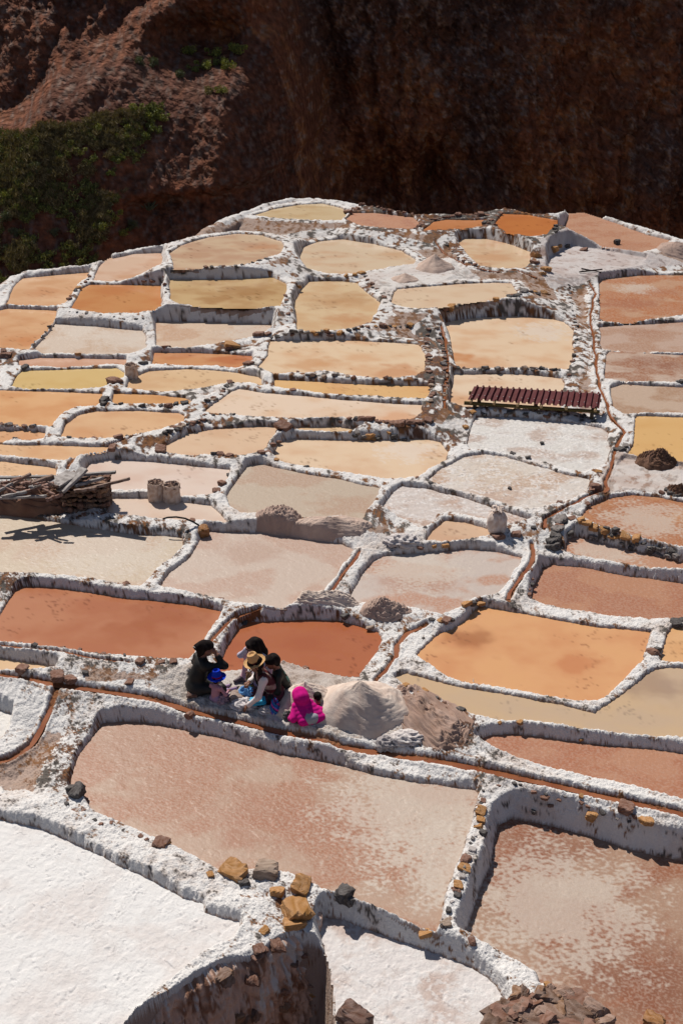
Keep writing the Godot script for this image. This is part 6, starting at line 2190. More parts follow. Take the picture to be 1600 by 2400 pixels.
	stones(6, 0.14, 0.26, "rd", PackedVector2Array([Vector2(5.01, -42.46), Vector2(5.79, -41.95)]))
	stones(5, 0.18, 0.30, "r", PackedVector2Array([Vector2(2.94, -42.63), Vector2(2.57, -41.60)]))
	stones(5, 0.15, 0.28, "d", PackedVector2Array([Vector2(7.56, -42.29), Vector2(7.30, -40.94)]))
	stones(18, 0.10, 0.20, "rrd", PackedVector2Array([Vector2(7.43, -33.21), Vector2(8.49, -33.43), Vector2(10.01, -34.04)]))
	stones(12, 0.10, 0.22, "drg", PackedVector2Array([Vector2(7.01, -28.48), Vector2(7.65, -28.40), Vector2(8.50, -28.14)]))
	stones(20, 0.08, 0.18, "rdgt", PackedVector2Array([Vector2(3.06, -26.20), Vector2(3.83, -26.22), Vector2(4.82, -26.04), Vector2(5.86, -26.08)]))
	stones(12, 0.07, 0.16, "rd", PackedVector2Array([Vector2(-4.48, -21.06), Vector2(-3.95, -20.96), Vector2(-3.42, -20.87), Vector2(-3.12, -20.82)]))
	stones(8, 0.08, 0.17, "rd", PackedVector2Array([Vector2(-2.83, -23.52), Vector2(-2.26, -23.34)]))
	stones(6, 0.07, 0.14, "dr", PackedVector2Array([Vector2(-6.03, -24.17), Vector2(-4.62, -24.27)]))
	stones(9, 0.10, 0.18, "rdt", PackedVector2Array([Vector2(-3.96, -24.34), Vector2(-3.45, -24.87), Vector2(-3.01, -25.32)]))
	stones(12, 0.09, 0.20, "rdt", PackedVector2Array([Vector2(-3.23, -26.07), Vector2(-2.95, -26.84), Vector2(-2.71, -27.71), Vector2(-2.90, -28.01)]))
	stones(24, 0.08, 0.17, "dgg", PackedVector2Array([Vector2(4.80, -20.46), Vector2(5.36, -20.11), Vector2(5.86, -19.78), Vector2(6.31, -19.49)]))
	stones(5, 0.06, 0.12, "gd", PackedVector2Array([Vector2(2.36, -20.68), Vector2(1.74, -20.31), Vector2(1.58, -20.31)]))
	stones(10, 0.05, 0.11, "dr", PackedVector2Array([Vector2(-5.50, -16.62), Vector2(-4.09, -16.29), Vector2(-3.23, -16.16)]))
	stones(12, 0.04, 0.09, "rtd", PackedVector2Array([Vector2(-3.79, -12.95), Vector2(-3.12, -12.58), Vector2(-2.49, -12.28)]))
	stones(20, 0.05, 0.12, "gwrd", PackedVector2Array([Vector2(1.94, -13.23), Vector2(1.83, -12.71), Vector2(1.63, -11.91), Vector2(1.34, -11.07), Vector2(1.18, -10.75)]))
	stones(14, 0.05, 0.13, "dgr", PackedVector2Array([Vector2(2.13, -13.37), Vector2(2.70, -13.12), Vector2(3.27, -12.91), Vector2(3.80, -12.64), Vector2(4.20, -12.47)]))
	stones(10, 0.06, 0.12, "gd", PackedVector2Array([Vector2(8.25, -37.39), Vector2(7.58, -34.30), Vector2(7.34, -32.52), Vector2(6.73, -29.33)]))
	stones(9, 0.10, 0.20, "drg", PackedVector2Array([Vector2(0.74, -36.60), Vector2(1.10, -34.86), Vector2(1.26, -33.76)]))
	stones(9, 0.09, 0.18, "drg", PackedVector2Array([Vector2(3.55, -40.52), Vector2(3.94, -38.29), Vector2(4.30, -37.67)]))
	stones(26, 0.07, 0.16, "dgr", PackedVector2Array([Vector2(7.12, -36.92), Vector2(6.80, -34.63), Vector2(6.63, -32.58), Vector2(6.05, -29.91), Vector2(5.68, -28.38)]))
	stones(8, 0.07, 0.14, "dg", PackedVector2Array([Vector2(-7.79, -32.79), Vector2(-6.47, -32.22), Vector2(-5.25, -32.13)]))
	stones(10, 0.06, 0.14, "rdg", PackedVector2Array([Vector2(-6.79, -21.43), Vector2(-5.43, -21.12), Vector2(-4.51, -20.81)]))
	stones(1, 0.06, 0.10, "d", PackedVector2Array([Vector2(1.72, -16.75), Vector2(1.29, -16.80)]))
	stones(8, 0.08, 0.16, "dr", PackedVector2Array([Vector2(-7.82, -36.86), Vector2(-7.80, -36.09), Vector2(-7.99, -33.76)]))
	stones(6, 0.08, 0.15, "dr", PackedVector2Array([Vector2(-5.41, -35.77), Vector2(-5.07, -34.16)]))
	stones(9, 0.07, 0.15, "dr", PackedVector2Array([Vector2(-1.64, -34.16), Vector2(-1.44, -32.27), Vector2(-1.49, -31.87)]))
	stones(8, 0.06, 0.13, "dg", PackedVector2Array([Vector2(-8.16, -29.87), Vector2(-7.99, -32.23)]))
	stones(6, 0.06, 0.12, "rd", PackedVector2Array([Vector2(3.35, -18.12), Vector2(3.71, -19.47)]))
	stones(5, 0.06, 0.12, "rd", PackedVector2Array([Vector2(3.24, -18.17), Vector2(3.48, -19.06)]))

func build_piles():
	heap("salt_pile", "tall pinkish grey salt cone on the white salt floor", 2.94, -37.53, 2.95, -37.53, 0.65, 0.43, Color(0.70, 0.545, 0.46), Color(0.58, 0.43, 0.36), 0.012, 1.1, "salt pile", 1.10)
	heap("salt_pile", "small low salt cone in front of the tall pinkish grey cone", 1.93, -36.11, 1.95, -36.11, 0.43, 0.20, Color(0.70, 0.545, 0.46), Color(0.58, 0.43, 0.36), 0.012, 1.1, "salt pile", 1.10)
	heap("salt_pile", "brownish salt heap cut by the right edge of the photo, beside the salmon pond", 11.33, -40.69, 11.54, -40.78, 0.65, 0.26, Color(0.58, 0.43, 0.36), Color(0.50, 0.36, 0.30), 0.015, 1.0, "salt pile", 1.10)
	heap("salt_pile", "brown pink rubbly salt cone behind the large pinkish grey pond", -1.23, -20.67, -1.15, -20.67, 0.44, 0.29, Color(0.50, 0.36, 0.30), Color(0.58, 0.43, 0.36), 0.04, 0.95, "salt pile", 1.07)
	heap("salt_pile", "broad low pink salt mound right of the brown pink cone", -0.41, -20.32, 0.01, -20.33, 0.61, 0.22, Color(0.70, 0.545, 0.46), Color(0.58, 0.43, 0.36), 0.015, 1.05, "salt pile", 0.56)
	heap("salt_pile", "pale cream salt mound between the pinkish pond and the brick red pond", -0.52, -17.84, -0.09, -17.81, 0.51, 0.16, Color(0.86, 0.73, 0.635), Color(0.72, 0.58, 0.49), 0.025, 1.0, "salt pile", 0.42)
	heap("salt_pile", "brown salt cone right of the pale cream mound", 0.70, -17.56, 0.76, -17.56, 0.44, 0.21, Color(0.50, 0.36, 0.30), Color(0.58, 0.43, 0.36), 0.04, 1.0, "salt pile", 0.63)
	heap("salt_pile", "largest salt heap, pale with a shaded flank, right of the family", 0.23, -14.95, 0.32, -14.95, 0.78, 0.55, Color(0.86, 0.73, 0.635), Color(0.70, 0.545, 0.46), 0.014, 1.12, "salt pile", 0.79)
	heap("salt_pile", "pale salt heap behind the magenta jacket", -0.64, -15.07, -0.47, -15.08, 0.48, 0.38, Color(0.86, 0.73, 0.635), Color(0.70, 0.545, 0.46), 0.014, 1.1, "salt pile", 0.90)
	heap("dirt_heap", "dark brown dirt heap on the dry salt floor at the right edge", 6.64, -23.38, 6.76, -23.38, 0.38, 0.26, Color(0.13, 0.07, 0.045), Color(0.24, 0.14, 0.10), 0.06, 0.9, "dirt heap", 1.10)
	heap("dirt_heap", "small dark dirt clods at the right edge below the dirt heap", 6.78, -21.98, 6.88, -21.95, 0.22, 0.14, Color(0.13, 0.07, 0.045), Color(0.24, 0.14, 0.10), 0.06, 0.9, "dirt heap", 1.08)
	heap("earth_mound", "brown earth slope spilling from the largest salt heap towards the terracotta pond", 1.09, -15.02, 1.51, -14.44, 0.45, 0.09, Color(0.50, 0.36, 0.30), Color(0.38, 0.25, 0.195), 0.05, 1.1, "earth mound", 1.10)
	clod_mound("brown crumbly clod mound at the bottom edge of the photo", [Vector3(1.57, 0.30, -9.59), Vector3(1.75, 0.34, -9.53), Vector3(1.96, 0.36, -9.60), Vector3(2.14, 0.34, -9.68), Vector3(2.33, 0.36, -9.75), Vector3(2.52, 0.34, -9.83), Vector3(2.68, 0.36, -9.77), Vector3(2.83, 0.34, -9.65), Vector3(2.91, 0.30, -9.53), Vector3(1.84, 0.40, -9.41), Vector3(2.09, 0.42, -9.48), Vector3(2.35, 0.42, -9.57), Vector3(2.60, 0.42, -9.56), Vector3(2.73, 0.40, -9.47), Vector3(1.68, 0.42, -9.29), Vector3(1.91, 0.45, -9.22), Vector3(2.16, 0.45, -9.30), Vector3(2.41, 0.45, -9.33), Vector3(2.64, 0.45, -9.27), Vector3(1.37, 0.26, -9.50), Vector3(1.23, 0.16, -9.56), Vector3(1.51, 0.36, -9.42)])
	rubble_block("square brown rubble block under the old planks", -5.03, -21.39)
	heap("rubble_heap", "low rubble heap under the planks at the left edge", -6.54, -21.48, -5.70, -21.42, 0.41, 0.34, Color(0.22, 0.12, 0.09), Color(0.34, 0.20, 0.14), 0.09, 0.5, "rubble heap")

func shelter_corners() -> Array:
	return [Vector3(2.97, 0.66, -26.43), Vector3(5.94, 0.66, -25.84), Vector3(6.07, 0.84, -26.33), Vector3(3.15, 0.84, -26.83)]

func build_timber():
	plank("long thin grey pole reaching right across the back of the plank heap", Vector3(-7.01, 0.84, -21.55), Vector3(-5.65, 0.87, -21.55), 0.0765, 0.04, Color(0.33, 0.30, 0.29), 0.0)
	plank("grey plank sticking out to the right at the top of the heap", Vector3(-5.42, 0.95, -21.40), Vector3(-4.44, 0.99, -21.50), 0.102, 0.05, Color(0.33, 0.30, 0.29), -0.165)
	plank("long brown plank jutting farthest right over the open sacks' pond", Vector3(-5.23, 0.79, -21.00), Vector3(-4.07, 1.13, -20.85), 0.11900000000000001, 0.05, Color(0.27, 0.165, 0.12), -0.22000000000000003)
	plank("wide upright grey board at the top of the heap", Vector3(-5.61, 0.91, -21.05), Vector3(-5.26, 1.02, -21.40), 0.527, 0.04, Color(0.42, 0.38, 0.36), -0.165)
	plank("wide grey board leaning left over the rubble block", Vector3(-5.43, 0.85, -20.90), Vector3(-5.01, 1.14, -21.30), 0.357, 0.05, Color(0.42, 0.38, 0.36), -0.275)
	plank("short grey plank lying on the block's right top", Vector3(-5.14, 0.94, -20.95), Vector3(-4.65, 1.00, -21.20), 0.136, 0.05, Color(0.33, 0.30, 0.29), -0.275)
	plank("short dark plank resting on the block's front edge", Vector3(-5.13, 0.90, -20.80), Vector3(-4.70, 0.95, -20.85), 0.085, 0.05, Color(0.27, 0.165, 0.12), -0.05500000000000001)
	plank("reddish plank leaning among the left rubble", Vector3(-6.50, 0.96, -20.95), Vector3(-6.17, 0.85, -20.75), 0.17, 0.05, Color(0.34, 0.17, 0.12), -0.33)
	plank("thin brown plank crossing up to the right at the far left", Vector3(-6.66, 0.82, -20.85), Vector3(-6.08, 1.02, -21.35), 0.0765, 0.05, Color(0.27, 0.165, 0.12), -0.165)
	plank("thin grey plank lying low along the front of the heap", Vector3(-6.69, 0.82, -20.65), Vector3(-5.64, 0.84, -20.70), 0.085, 0.04, Color(0.42, 0.38, 0.36), -0.11000000000000001)
	plank("reddish board under the wide grey boards", Vector3(-6.16, 0.85, -20.85), Vector3(-5.56, 0.96, -21.05), 0.17, 0.05, Color(0.34, 0.17, 0.12), -0.275)
	plank("thin pale stick pointing down left at the far left", Vector3(-6.58, 0.92, -20.75), Vector3(-6.33, 0.99, -20.95), 0.051, 0.05, Color(0.42, 0.38, 0.36), -0.11000000000000001)
	plank("dark brown beam in the middle of the heap", Vector3(-6.11, 0.89, -21.05), Vector3(-5.64, 0.96, -21.35), 0.102, 0.09, Color(0.27, 0.165, 0.12), -0.11000000000000001)
	plank("pale plank end at the front of the left rubble", Vector3(-6.48, 0.86, -20.63), Vector3(-6.05, 0.89, -20.80), 0.102, 0.05, Color(0.42, 0.38, 0.36), -0.22000000000000003)
	plank("short reddish batten beside the wide boards", Vector3(-5.65, 0.76, -20.70), Vector3(-5.38, 0.82, -20.85), 0.102, 0.06, Color(0.34, 0.17, 0.12), -0.22000000000000003)
	plank("first splintered batten from the left in the tangled rubble under the planks", Vector3(-6.55, 0.99, -20.98), Vector3(-6.47, 0.96, -21.11), 0.06639466536186195, 0.035, Color(0.34, 0.17, 0.12), -0.19829855198723365)
	plank("second splintered batten from the left in the tangled rubble under the planks", Vector3(-6.46, 0.87, -20.94), Vector3(-6.36, 0.82, -21.03), 0.048817905899676044, 0.035, Color(0.27, 0.165, 0.12), -0.2923531777570688)
	plank("third splintered batten from the left in the tangled rubble under the planks", Vector3(-6.35, 1.06, -20.94), Vector3(-6.18, 1.08, -21.04), 0.05973362117860502, 0.035, Color(0.34, 0.17, 0.12), 0.2727659532609516)
	plank("fourth splintered batten from the left in the tangled rubble under the planks", Vector3(-6.29, 0.89, -20.98), Vector3(-6.09, 0.89, -20.98), 0.047816099332290724, 0.035, Color(0.34, 0.17, 0.12), 0.3252405193458916)
	plank("fifth splintered batten from the left in the tangled rubble under the planks", Vector3(-6.13, 1.09, -20.74), Vector3(-5.94, 1.09, -20.83), 0.0677119991528637, 0.035, Color(0.34, 0.17, 0.12), 0.04551160858641731)
	plank("sixth splintered batten from the left in the tangled rubble under the planks", Vector3(-6.12, 0.99, -21.03), Vector3(-6.02, 0.84, -21.17), 0.07976786935962425, 0.035, Color(0.34, 0.17, 0.12), -0.012455576903003342)
	plank("seventh splintered batten from the left in the tangled rubble under the planks", Vector3(-5.97, 0.98, -20.78), Vector3(-5.80, 1.00, -20.91), 0.09685514323084728, 0.035, Color(0.42, 0.38, 0.36), 0.14763880892660913)
	plank("eighth splintered batten from the left in the tangled rubble under the planks", Vector3(-5.89, 1.03, -20.82), Vector3(-5.64, 1.13, -20.70), 0.048508276603712645, 0.035, Color(0.34, 0.17, 0.12), -0.13738724225054552)
	plank("ninth splintered batten from the left in the tangled rubble under the planks", Vector3(-5.85, 0.97, -21.00), Vector3(-5.64, 0.93, -20.87), 0.05980999314272117, 0.035, Color(0.34, 0.17, 0.12), 0.30174461606386704)
	plank("tenth splintered batten from the left in the tangled rubble under the planks", Vector3(-5.71, 0.97, -20.75), Vector3(-5.45, 0.92, -20.61), 0.04358215775495179, 0.035, Color(0.34, 0.17, 0.12), 0.11769376086023109)
	plank("eleventh splintered batten from the left in the tangled rubble under the planks", Vector3(-5.59, 1.14, -20.70), Vector3(-5.39, 1.07, -20.64), 0.04712649912728302, 0.035, Color(0.27, 0.165, 0.12), -0.2600952252234062)
	plank("twelfth splintered batten from the left in the tangled rubble under the planks", Vector3(-5.58, 0.97, -20.98), Vector3(-5.44, 0.96, -20.96), 0.0641178277557003, 0.035, Color(0.42, 0.38, 0.36), 0.21808575107882963)

func sack_data():
	open_sack("left of the two open sacks on the white wall, brimming with brown clods", -3.69, -21.63, 0.92, 0.3)
	open_sack("right of the two open sacks on the white wall, its rim folded in", -3.37, -21.55, 0.92, 2.1)
	tied_sack("single tied pale sack standing on the wall behind the small tan pond", 2.95, -20.31, 0.95)
	open_sack("pale sack standing at the wall junction right of the yellow pond", -5.21, -28.19, 0.85, 4.0)

func build_small_things():
	bundle("plastic_sheet", "crumpled grey white plastic sheet beside the broad pink salt mound", "plastic sheet", on_ground(1.14, -19.90, 0.0), Vector3(.33, .13, .2), 1.5, tone_mix(Color(0.62, 0.58, 0.57), Color(0.40, 0.36, 0.35), 1.0))
	bundle("plastic_sheet", "crumpled white plastic bag at the foot of the largest salt heap", "plastic bag", on_ground(0.96, -14.30, 0.0), Vector3(.26, .10, .16), 3.5, tone_mix(Color(0.66, 0.62, 0.60), Color(0.42, 0.38, 0.37), 2.0))
	bundle("salt_bag", "grey lump of cloth left of the white bag at the heap's foot", "cloth", on_ground(0.67, -14.25, 0.0), Vector3(.18, .12, .13), 5.5, tone_mix(Color(0.40, 0.37, 0.37), Color(0.22, 0.20, 0.20), 3.0))
	boulder("ochre orange boulder on the white wall at the left centre", -2.63, -20.33, 0.27, "o", 5, 0.95)
	boulder("lone dark stone standing in the salmon pond at the far right", 9.55, -41.42, 0.24, "d", 8, 0.9)
	boulder("red brown rock at the bottom edge right of the bluff", 0.15, -9.56, 0.42, "r", 12, 0.8)
	boulder("ochre rock at the bottom edge beside the clod mound", 3.49, -9.56, 0.26, "o", 15, 0.8)
	boulder("small dark stone lying on the white pan below the maroon roof", 4.45, -24.54, 0.11, "d", 16, 0.7)
	boulder("small dark stone lying on the stained white and pink pan", 3.43, -22.14, 0.09, "d", 18, 0.7)
	rod("hose", "black hose arching over the wall left of the ochre boulder", "hose", PackedVector3Array([Vector3(-3.39, 0.52, -20.37), Vector3(-3.30, 0.55, -20.37), Vector3(-3.14, 0.56, -20.37), Vector3(-2.97, 0.53, -20.37), Vector3(-2.83, 0.46, -20.37), Vector3(-2.71, 0.38, -20.37)]), 0.018, Color(0.03, 0.03, 0.03))
	rod("tool_handle", "longer thin dark tool handle lying on the grey salt flat at the upper right", "tool", PackedVector3Array([on_ground(7.61, -37.77, 0.05), on_ground(8.39, -38.05, 0.06)]), 0.025, Color(0.06, 0.045, 0.04))
	rod("tool_handle", "thin dark tool handle crossing the longer one on the grey salt flat", "tool", PackedVector3Array([on_ground(7.74, -38.16, 0.05), on_ground(8.35, -37.97, 0.06)]), 0.025, Color(0.06, 0.045, 0.04))
	bundle("blue_cloth", "sky blue cloth bundle on the lap side of the woman with the straw hat", "cloth", on_ground(-1.45, -15.24, 0.0), Vector3(.14, .17, .12), 7.5, tone_mix(Color(0.16, 0.36, 0.66), Color(0.07, 0.20, 0.45), 1.0))
	bundle("white_cloth", "crumpled whitish cloth on the ground in front of the woman with the straw hat", "cloth", on_ground(-1.45, -15.00, 0.0), Vector3(.22, .10, .13), 8.5, tone_mix(Color(0.66, 0.62, 0.62), Color(0.36, 0.33, 0.34), 1.0))
	bundle("white_cloth", "small whitish cloth right of the turquoise box", "cloth", on_ground(-1.11, -14.86, 0.0), Vector3(.13, .07, .09), 9.5, tone_mix(Color(0.60, 0.56, 0.55), Color(0.40, 0.36, 0.35), 1.0))
	bundle("lilac_bundle", "dusty lilac round bundle beside the toddler in the blue hat", "bundle", on_ground(-1.82, -15.13, 0.0), Vector3(.115, .10, .1), 10.5, tone_mix(Color(0.42, 0.30, 0.35), Color(0.26, 0.17, 0.21), 1.0))
	bundle("lilac_bundle", "small violet cap lying behind the lilac bundle", "cap", on_ground(-1.76, -15.21, 0.0), Vector3(.07, .06, .06), 11.5, tone_mix(Color(0.40, 0.30, 0.55), Color(0.30, 0.22, 0.42), 1.0))
	bundle("carrying_cloth", "striped blue and pink carrying cloth folded right of the woman with the straw hat", "cloth", on_ground(-1.00, -14.85, 0.0), Vector3(.075, .21, .08), 12.5, func(i, j): return [Color(0.02, 0.09, 0.36), Color(0.04, 0.16, 0.52), Color(0.62, 0.05, 0.30), Color(0.03, 0.03, 0.10), Color(0.05, 0.22, 0.5)][int(j * 0.8 + i * 0.35) % 5])
	bundle("dark_bundle", "dark grey bundle left of the magenta jacket", "bundle", on_ground(-0.79, -14.71, 0.0), Vector3(.08, .09, .08), 13.5, tone_mix(Color(0.05, 0.05, 0.05), Color(0.13, 0.13, 0.13), 1.0))
	boulder("smooth tan stone between the toddler and the blue cloth", -1.60, -15.18, 0.24, "t", 22, 0.6)
	boulder("red brown stone at the feet of the woman in black", -2.28, -15.24, 0.18, "r", 25, 0.5)
	boulder("small tan stone just right of the turquoise box", -1.15, -14.98, 0.08, "t", 27, 0.8)
	food_box(-1.26, -14.95)
	bottle(-1.42, -15.43)

func build_people():
	var spot_black := on_ground(-2.25, -15.37, -0.02)
	var spot_toddler := on_ground(-1.92, -15.14, -0.02)
	var spot_girl := on_ground(-1.18, -15.76, -0.02)
	var spot_hat := on_ground(-0.97, -15.18, -0.02)
	var spot_boy := on_ground(-0.85, -15.31, -0.02)
	var spot_pink := on_ground(-0.45, -14.57, -0.02)
	var spot_dark := on_ground(-0.30, -14.65, -0.02)
	var black := seated("woman in black with tied up hair, a hand at her face, left in the group", spot_black, Vector2(0.86, -0.5), {"size": 1.04, "top": Color(0.010, 0.010, 0.011), "legs": Color(0.012, 0.012, 0.014), "lean": 0.13, "nod": 0.2, "hair": "bun", "look": -0.2, "hands": [Vector3(0.22, 0.22, 0.34), Vector3(-0.12, 0.66, 0.30)], "bare": 0.7, "elbows": Vector3(0.5, -0.8, 0.3), "skin": Color(0.20, 0.09, 0.06)})
	var clip := TorusMesh.new()
	clip.inner_radius = 0.022
	clip.outer_radius = 0.03
	var clip_node := part("hair_clip", clip, plain(Color(0.85, 0.83, 0.80), 0.4), black, Vector3(0.02, 0.79, 0.035))
	clip_node.rotation = Vector3(1.2, 0.4, 0)
	seated("toddler in a dusty pink top and a blue brimmed hat with a red band", spot_toddler, Vector2(0.55, -0.83), {"size": 0.52, "head": 1.25, "top": Color(0.42, 0.21, 0.26), "legs": Color(0.30, 0.20, 0.34), "lean": 0.05, "hair": "short", "pose": "out", "hands": [Vector3(0.2, 0.28, 0.34), Vector3(-0.22, 0.26, 0.34)], "hat": {"color": Color(0.012, 0.045, 0.50), "band": Color(0.36, 0.012, 0.03), "band_top": 0.045, "size": 1.12, "tip": -0.05}})
	seated("girl with loose black hair and pink trousers, one knee drawn up", spot_girl, Vector2(-0.86, 0.5), {"size": 0.9, "head": 1.12, "top": Color(0.50, 0.47, 0.58), "legs": Color(0.62, 0.36, 0.42), "shoe": Color(0.10, 0.07, 0.08), "lean": 0.12, "nod": 0.35, "hair": "long", "pose": "one", "hands": [Vector3(0.14, 0.30, 0.34), Vector3(-0.10, 0.64, 0.30)], "elbows": Vector3(0.5, -0.7, 0.4), "skin": Color(0.17, 0.075, 0.055)})
	var vest := func(p, c):
		if c == Color(0.085, 0.012, 0.018):
			var f := fine.get_noise_3d(p.x * 1.4, p.y * 1.4, p.z * 1.4)
			if absf(p.y - 0.325) < 0.035 or p.y < 0.215:
				return Color(0.42, 0.33, 0.27).lerp(Color(0.24, 0.13, 0.11), clampf(0.4 + f, 0.0, 1.0))
			if absf(absf(p.x) - 0.055) < 0.014 and p.z > 0.1:
				return Color(0.42, 0.33, 0.27)
		return c
	seated("woman in a straw hat and a maroon vest edged in beige, reaching down", spot_hat, Vector2(-0.93, 0.2), {"size": 0.98, "top": Color(0.085, 0.012, 0.018), "sleeve": Color(0.66, 0.60, 0.59), "legs": Color(0.085, 0.022, 0.035), "lean": 0.24, "nod": 0.42, "look": 0.1, "hair": "braids", "pose": "kneel", "hands": [Vector3(0.20, 0.10, 0.50), Vector3(-0.14, 0.30, 0.42)], "elbows": Vector3(0.7, 0.1, -0.6), "paint": vest, "hat": {"color": Color(0.56, 0.34, 0.16), "band": Color(0.075, 0.008, 0.016), "band_top": 0.05, "size": 0.9, "tip": -0.12}})
	var print_on_back := func(p, c):
		if p.z < 0.02 and p.x < 0.06 and c == Color(0.012, 0.016, 0.014) and p.y < 0.44:
			var f := medium.get_noise_3d(p.x * 3.4 + 2.0, p.y * 3.4, p.z * 3.4) + 0.5 * fine.get_noise_3d(p.x * 2.0, p.y * 2.0, p.z * 2.0)
			if f > 0.12:
				return Color(0.10, 0.26, 0.21)
			if f < -0.25 and p.y < 0.3:
				return Color(0.33, 0.26, 0.25)
		return c
	seated("short haired boy in a dark jacket with a green back print", spot_boy, Vector2(-0.85, 0.1), {"size": 0.86, "head": 1.12, "top": Color(0.012, 0.016, 0.014), "legs": Color(0.015, 0.016, 0.02), "lean": 0.14, "nod": 0.3, "look": 0.15, "hair": "short", "hands": [Vector3(0.16, 0.24, 0.36), Vector3(-0.18, 0.24, 0.34)], "paint": print_on_back})
	var child := seated("child in a magenta hooded puffer jacket, seen from behind", spot_pink, Vector2(-0.35, -0.93), {"size": 0.66, "head": 1.15, "top": Color(0.56, 0.012, 0.20), "legs": Color(0.30, 0.30, 0.33), "lean": 0.30, "sway": 0.10, "nod": 0.75, "squash": 0.56, "hair": "short", "hands": [Vector3(0.26, 0.16, 0.34), Vector3(-0.30, 0.18, 0.26)]})
	var padded := []
	var pink := Color(0.60, 0.012, 0.22)
	for k in 5:
		var t := k / 4.0
		var mid := Vector3(0.10 * t, 0.09 + 0.22 * t, 0.31 * t) * 0.66
		var wide := lerpf(0.20, 0.14, t) * 0.66
		padded.append([mid - Vector3(wide * 1.25, 0, 0), mid + Vector3(wide, 0, 0), 0.072, 0.072, pink])
	for m in [-1.0, 1.0]:
		for k in 5:
			var t := k / 4.0
			var a := Vector3(0.18 * m + 0.10, 0.27, 0.28).lerp(Vector3(0.36 * m, 0.14, 0.12), t) * 0.66
			padded.append([a, a + Vector3(0.012 * m, -0.02, 0), 0.054, 0.054, pink])
	padded.append([Vector3(0.10, 0.46, 0.37) * 0.66, Vector3(0.10, 0.50, 0.47) * 0.66, 0.124, 0.120, pink])
	padded.append([Vector3(0.10, 0.34, 0.32) * 0.66, Vector3(0.10, 0.39, 0.33) * 0.66, 0.09, 0.09, pink])
	nets_begin()
	nets_add(padded, 0.011, 0.01, func(p, c): return c.lerp(Color(0.42, 0.008, 0.15), clampf(fine.get_noise_3d(p.x, p.y * 2.0, p.z), 0.0, 1.0)))
	part("puffer_jacket", nets_mesh(), mats.cloth, child)
	seated("small dark haired child half hidden behind the magenta jacket", spot_dark, Vector2(-0.2, -0.95), {"size": 0.46, "head": 1.3, "top": Color(0.03, 0.03, 0.035), "legs": Color(0.03, 0.03, 0.04), "lean": 0.42, "nod": 0.9, "squash": 0.55, "hair": "short", "hands": [Vector3(0.2, 0.2, 0.3), Vector3(-0.2, 0.2, 0.3)]})

func food_box(x: float, z: float):
	var o := thing("food_box", "turquoise plastic food box with a lid, in front of the woman with the straw hat", "box", on_ground(x, z, 0.0), 0.15)
	var blue := plain(Color(0.08, 0.62, 0.78), 0.35, 0.5)
	for k in 2:
		var outline := PackedVector2Array()
		var hx := 0.115 if k == 0 else 0.124
		var hz := 0.062 if k == 0 else 0.070
		for q in 4:
			for s in 5:
				var a := PI * 0.5 * (q + s / 4.0)
				outline.append(Vector2((hx - 0.025) * (1.0 if q == 0 or q == 3 else -1.0) + 0.025 * cos(a), (hz - 0.025) * (1.0 if q < 2 else -1.0) + 0.025 * sin(a)))
		var prism := CSGPolygon3D.new()
		prism.polygon = outline
		prism.depth = 0.075 if k == 0 else 0.018
		prism.rotation.x = PI * 0.5
		prism.position.y = 0.0 if k == 0 else 0.077
		prism.name = "tub" if k == 0 else "lid"
		prism.material = blue
		prism.position.y += prism.depth if k == 0 else 0.018
		o.add_child(prism, true)

func bottle(x: float, z: float):
	var o := thing("bottle", "upright drink bottle with a blue and yellow label in the middle of the group", "bottle", on_ground(x, z, 0.0))
	var prof := soft_profile([Vector2(0.0, 0.0), Vector2(0.045, 0.0), Vector2(0.052, 0.02), Vector2(0.05, 0.10), Vector2(0.053, 0.20), Vector2(0.046, 0.26), Vector2(0.02, 0.315), Vector2(0.016, 0.335)], 6)
	part("body", lathe_mesh(prof, 28, 0.0, 0.0, func(_i, _j): return Color(0.16, 0.075, 0.03)), surface_material(0.15, 0.5), o)
	var band := [Vector2(0.0515, 0.075), Vector2(0.0535, 0.08), Vector2(0.0535, 0.11), Vector2(0.0545, 0.112), Vector2(0.0545, 0.165), Vector2(0.0545, 0.167), Vector2(0.0545, 0.2), Vector2(0.052, 0.204)]
	part("label", lathe_mesh(band, 28, 0.0, 0.0, func(_i, j): return Color(0.55, 0.46, 0.03) if j < 3 or j > 5 else Color(0.03, 0.06, 0.26)), surface_material(0.4, 0.5), o)
	var cap := [Vector2(0.0, 0.362), Vector2(0.017, 0.36), Vector2(0.019, 0.355), Vector2(0.019, 0.332), Vector2(0.0, 0.332)]
	part("cap", lathe_mesh(cap, 20, 0.0, 0.0, func(_i, _j): return Color(0.70, 0.66, 0.63)), surface_material(0.4, 0.5), o)


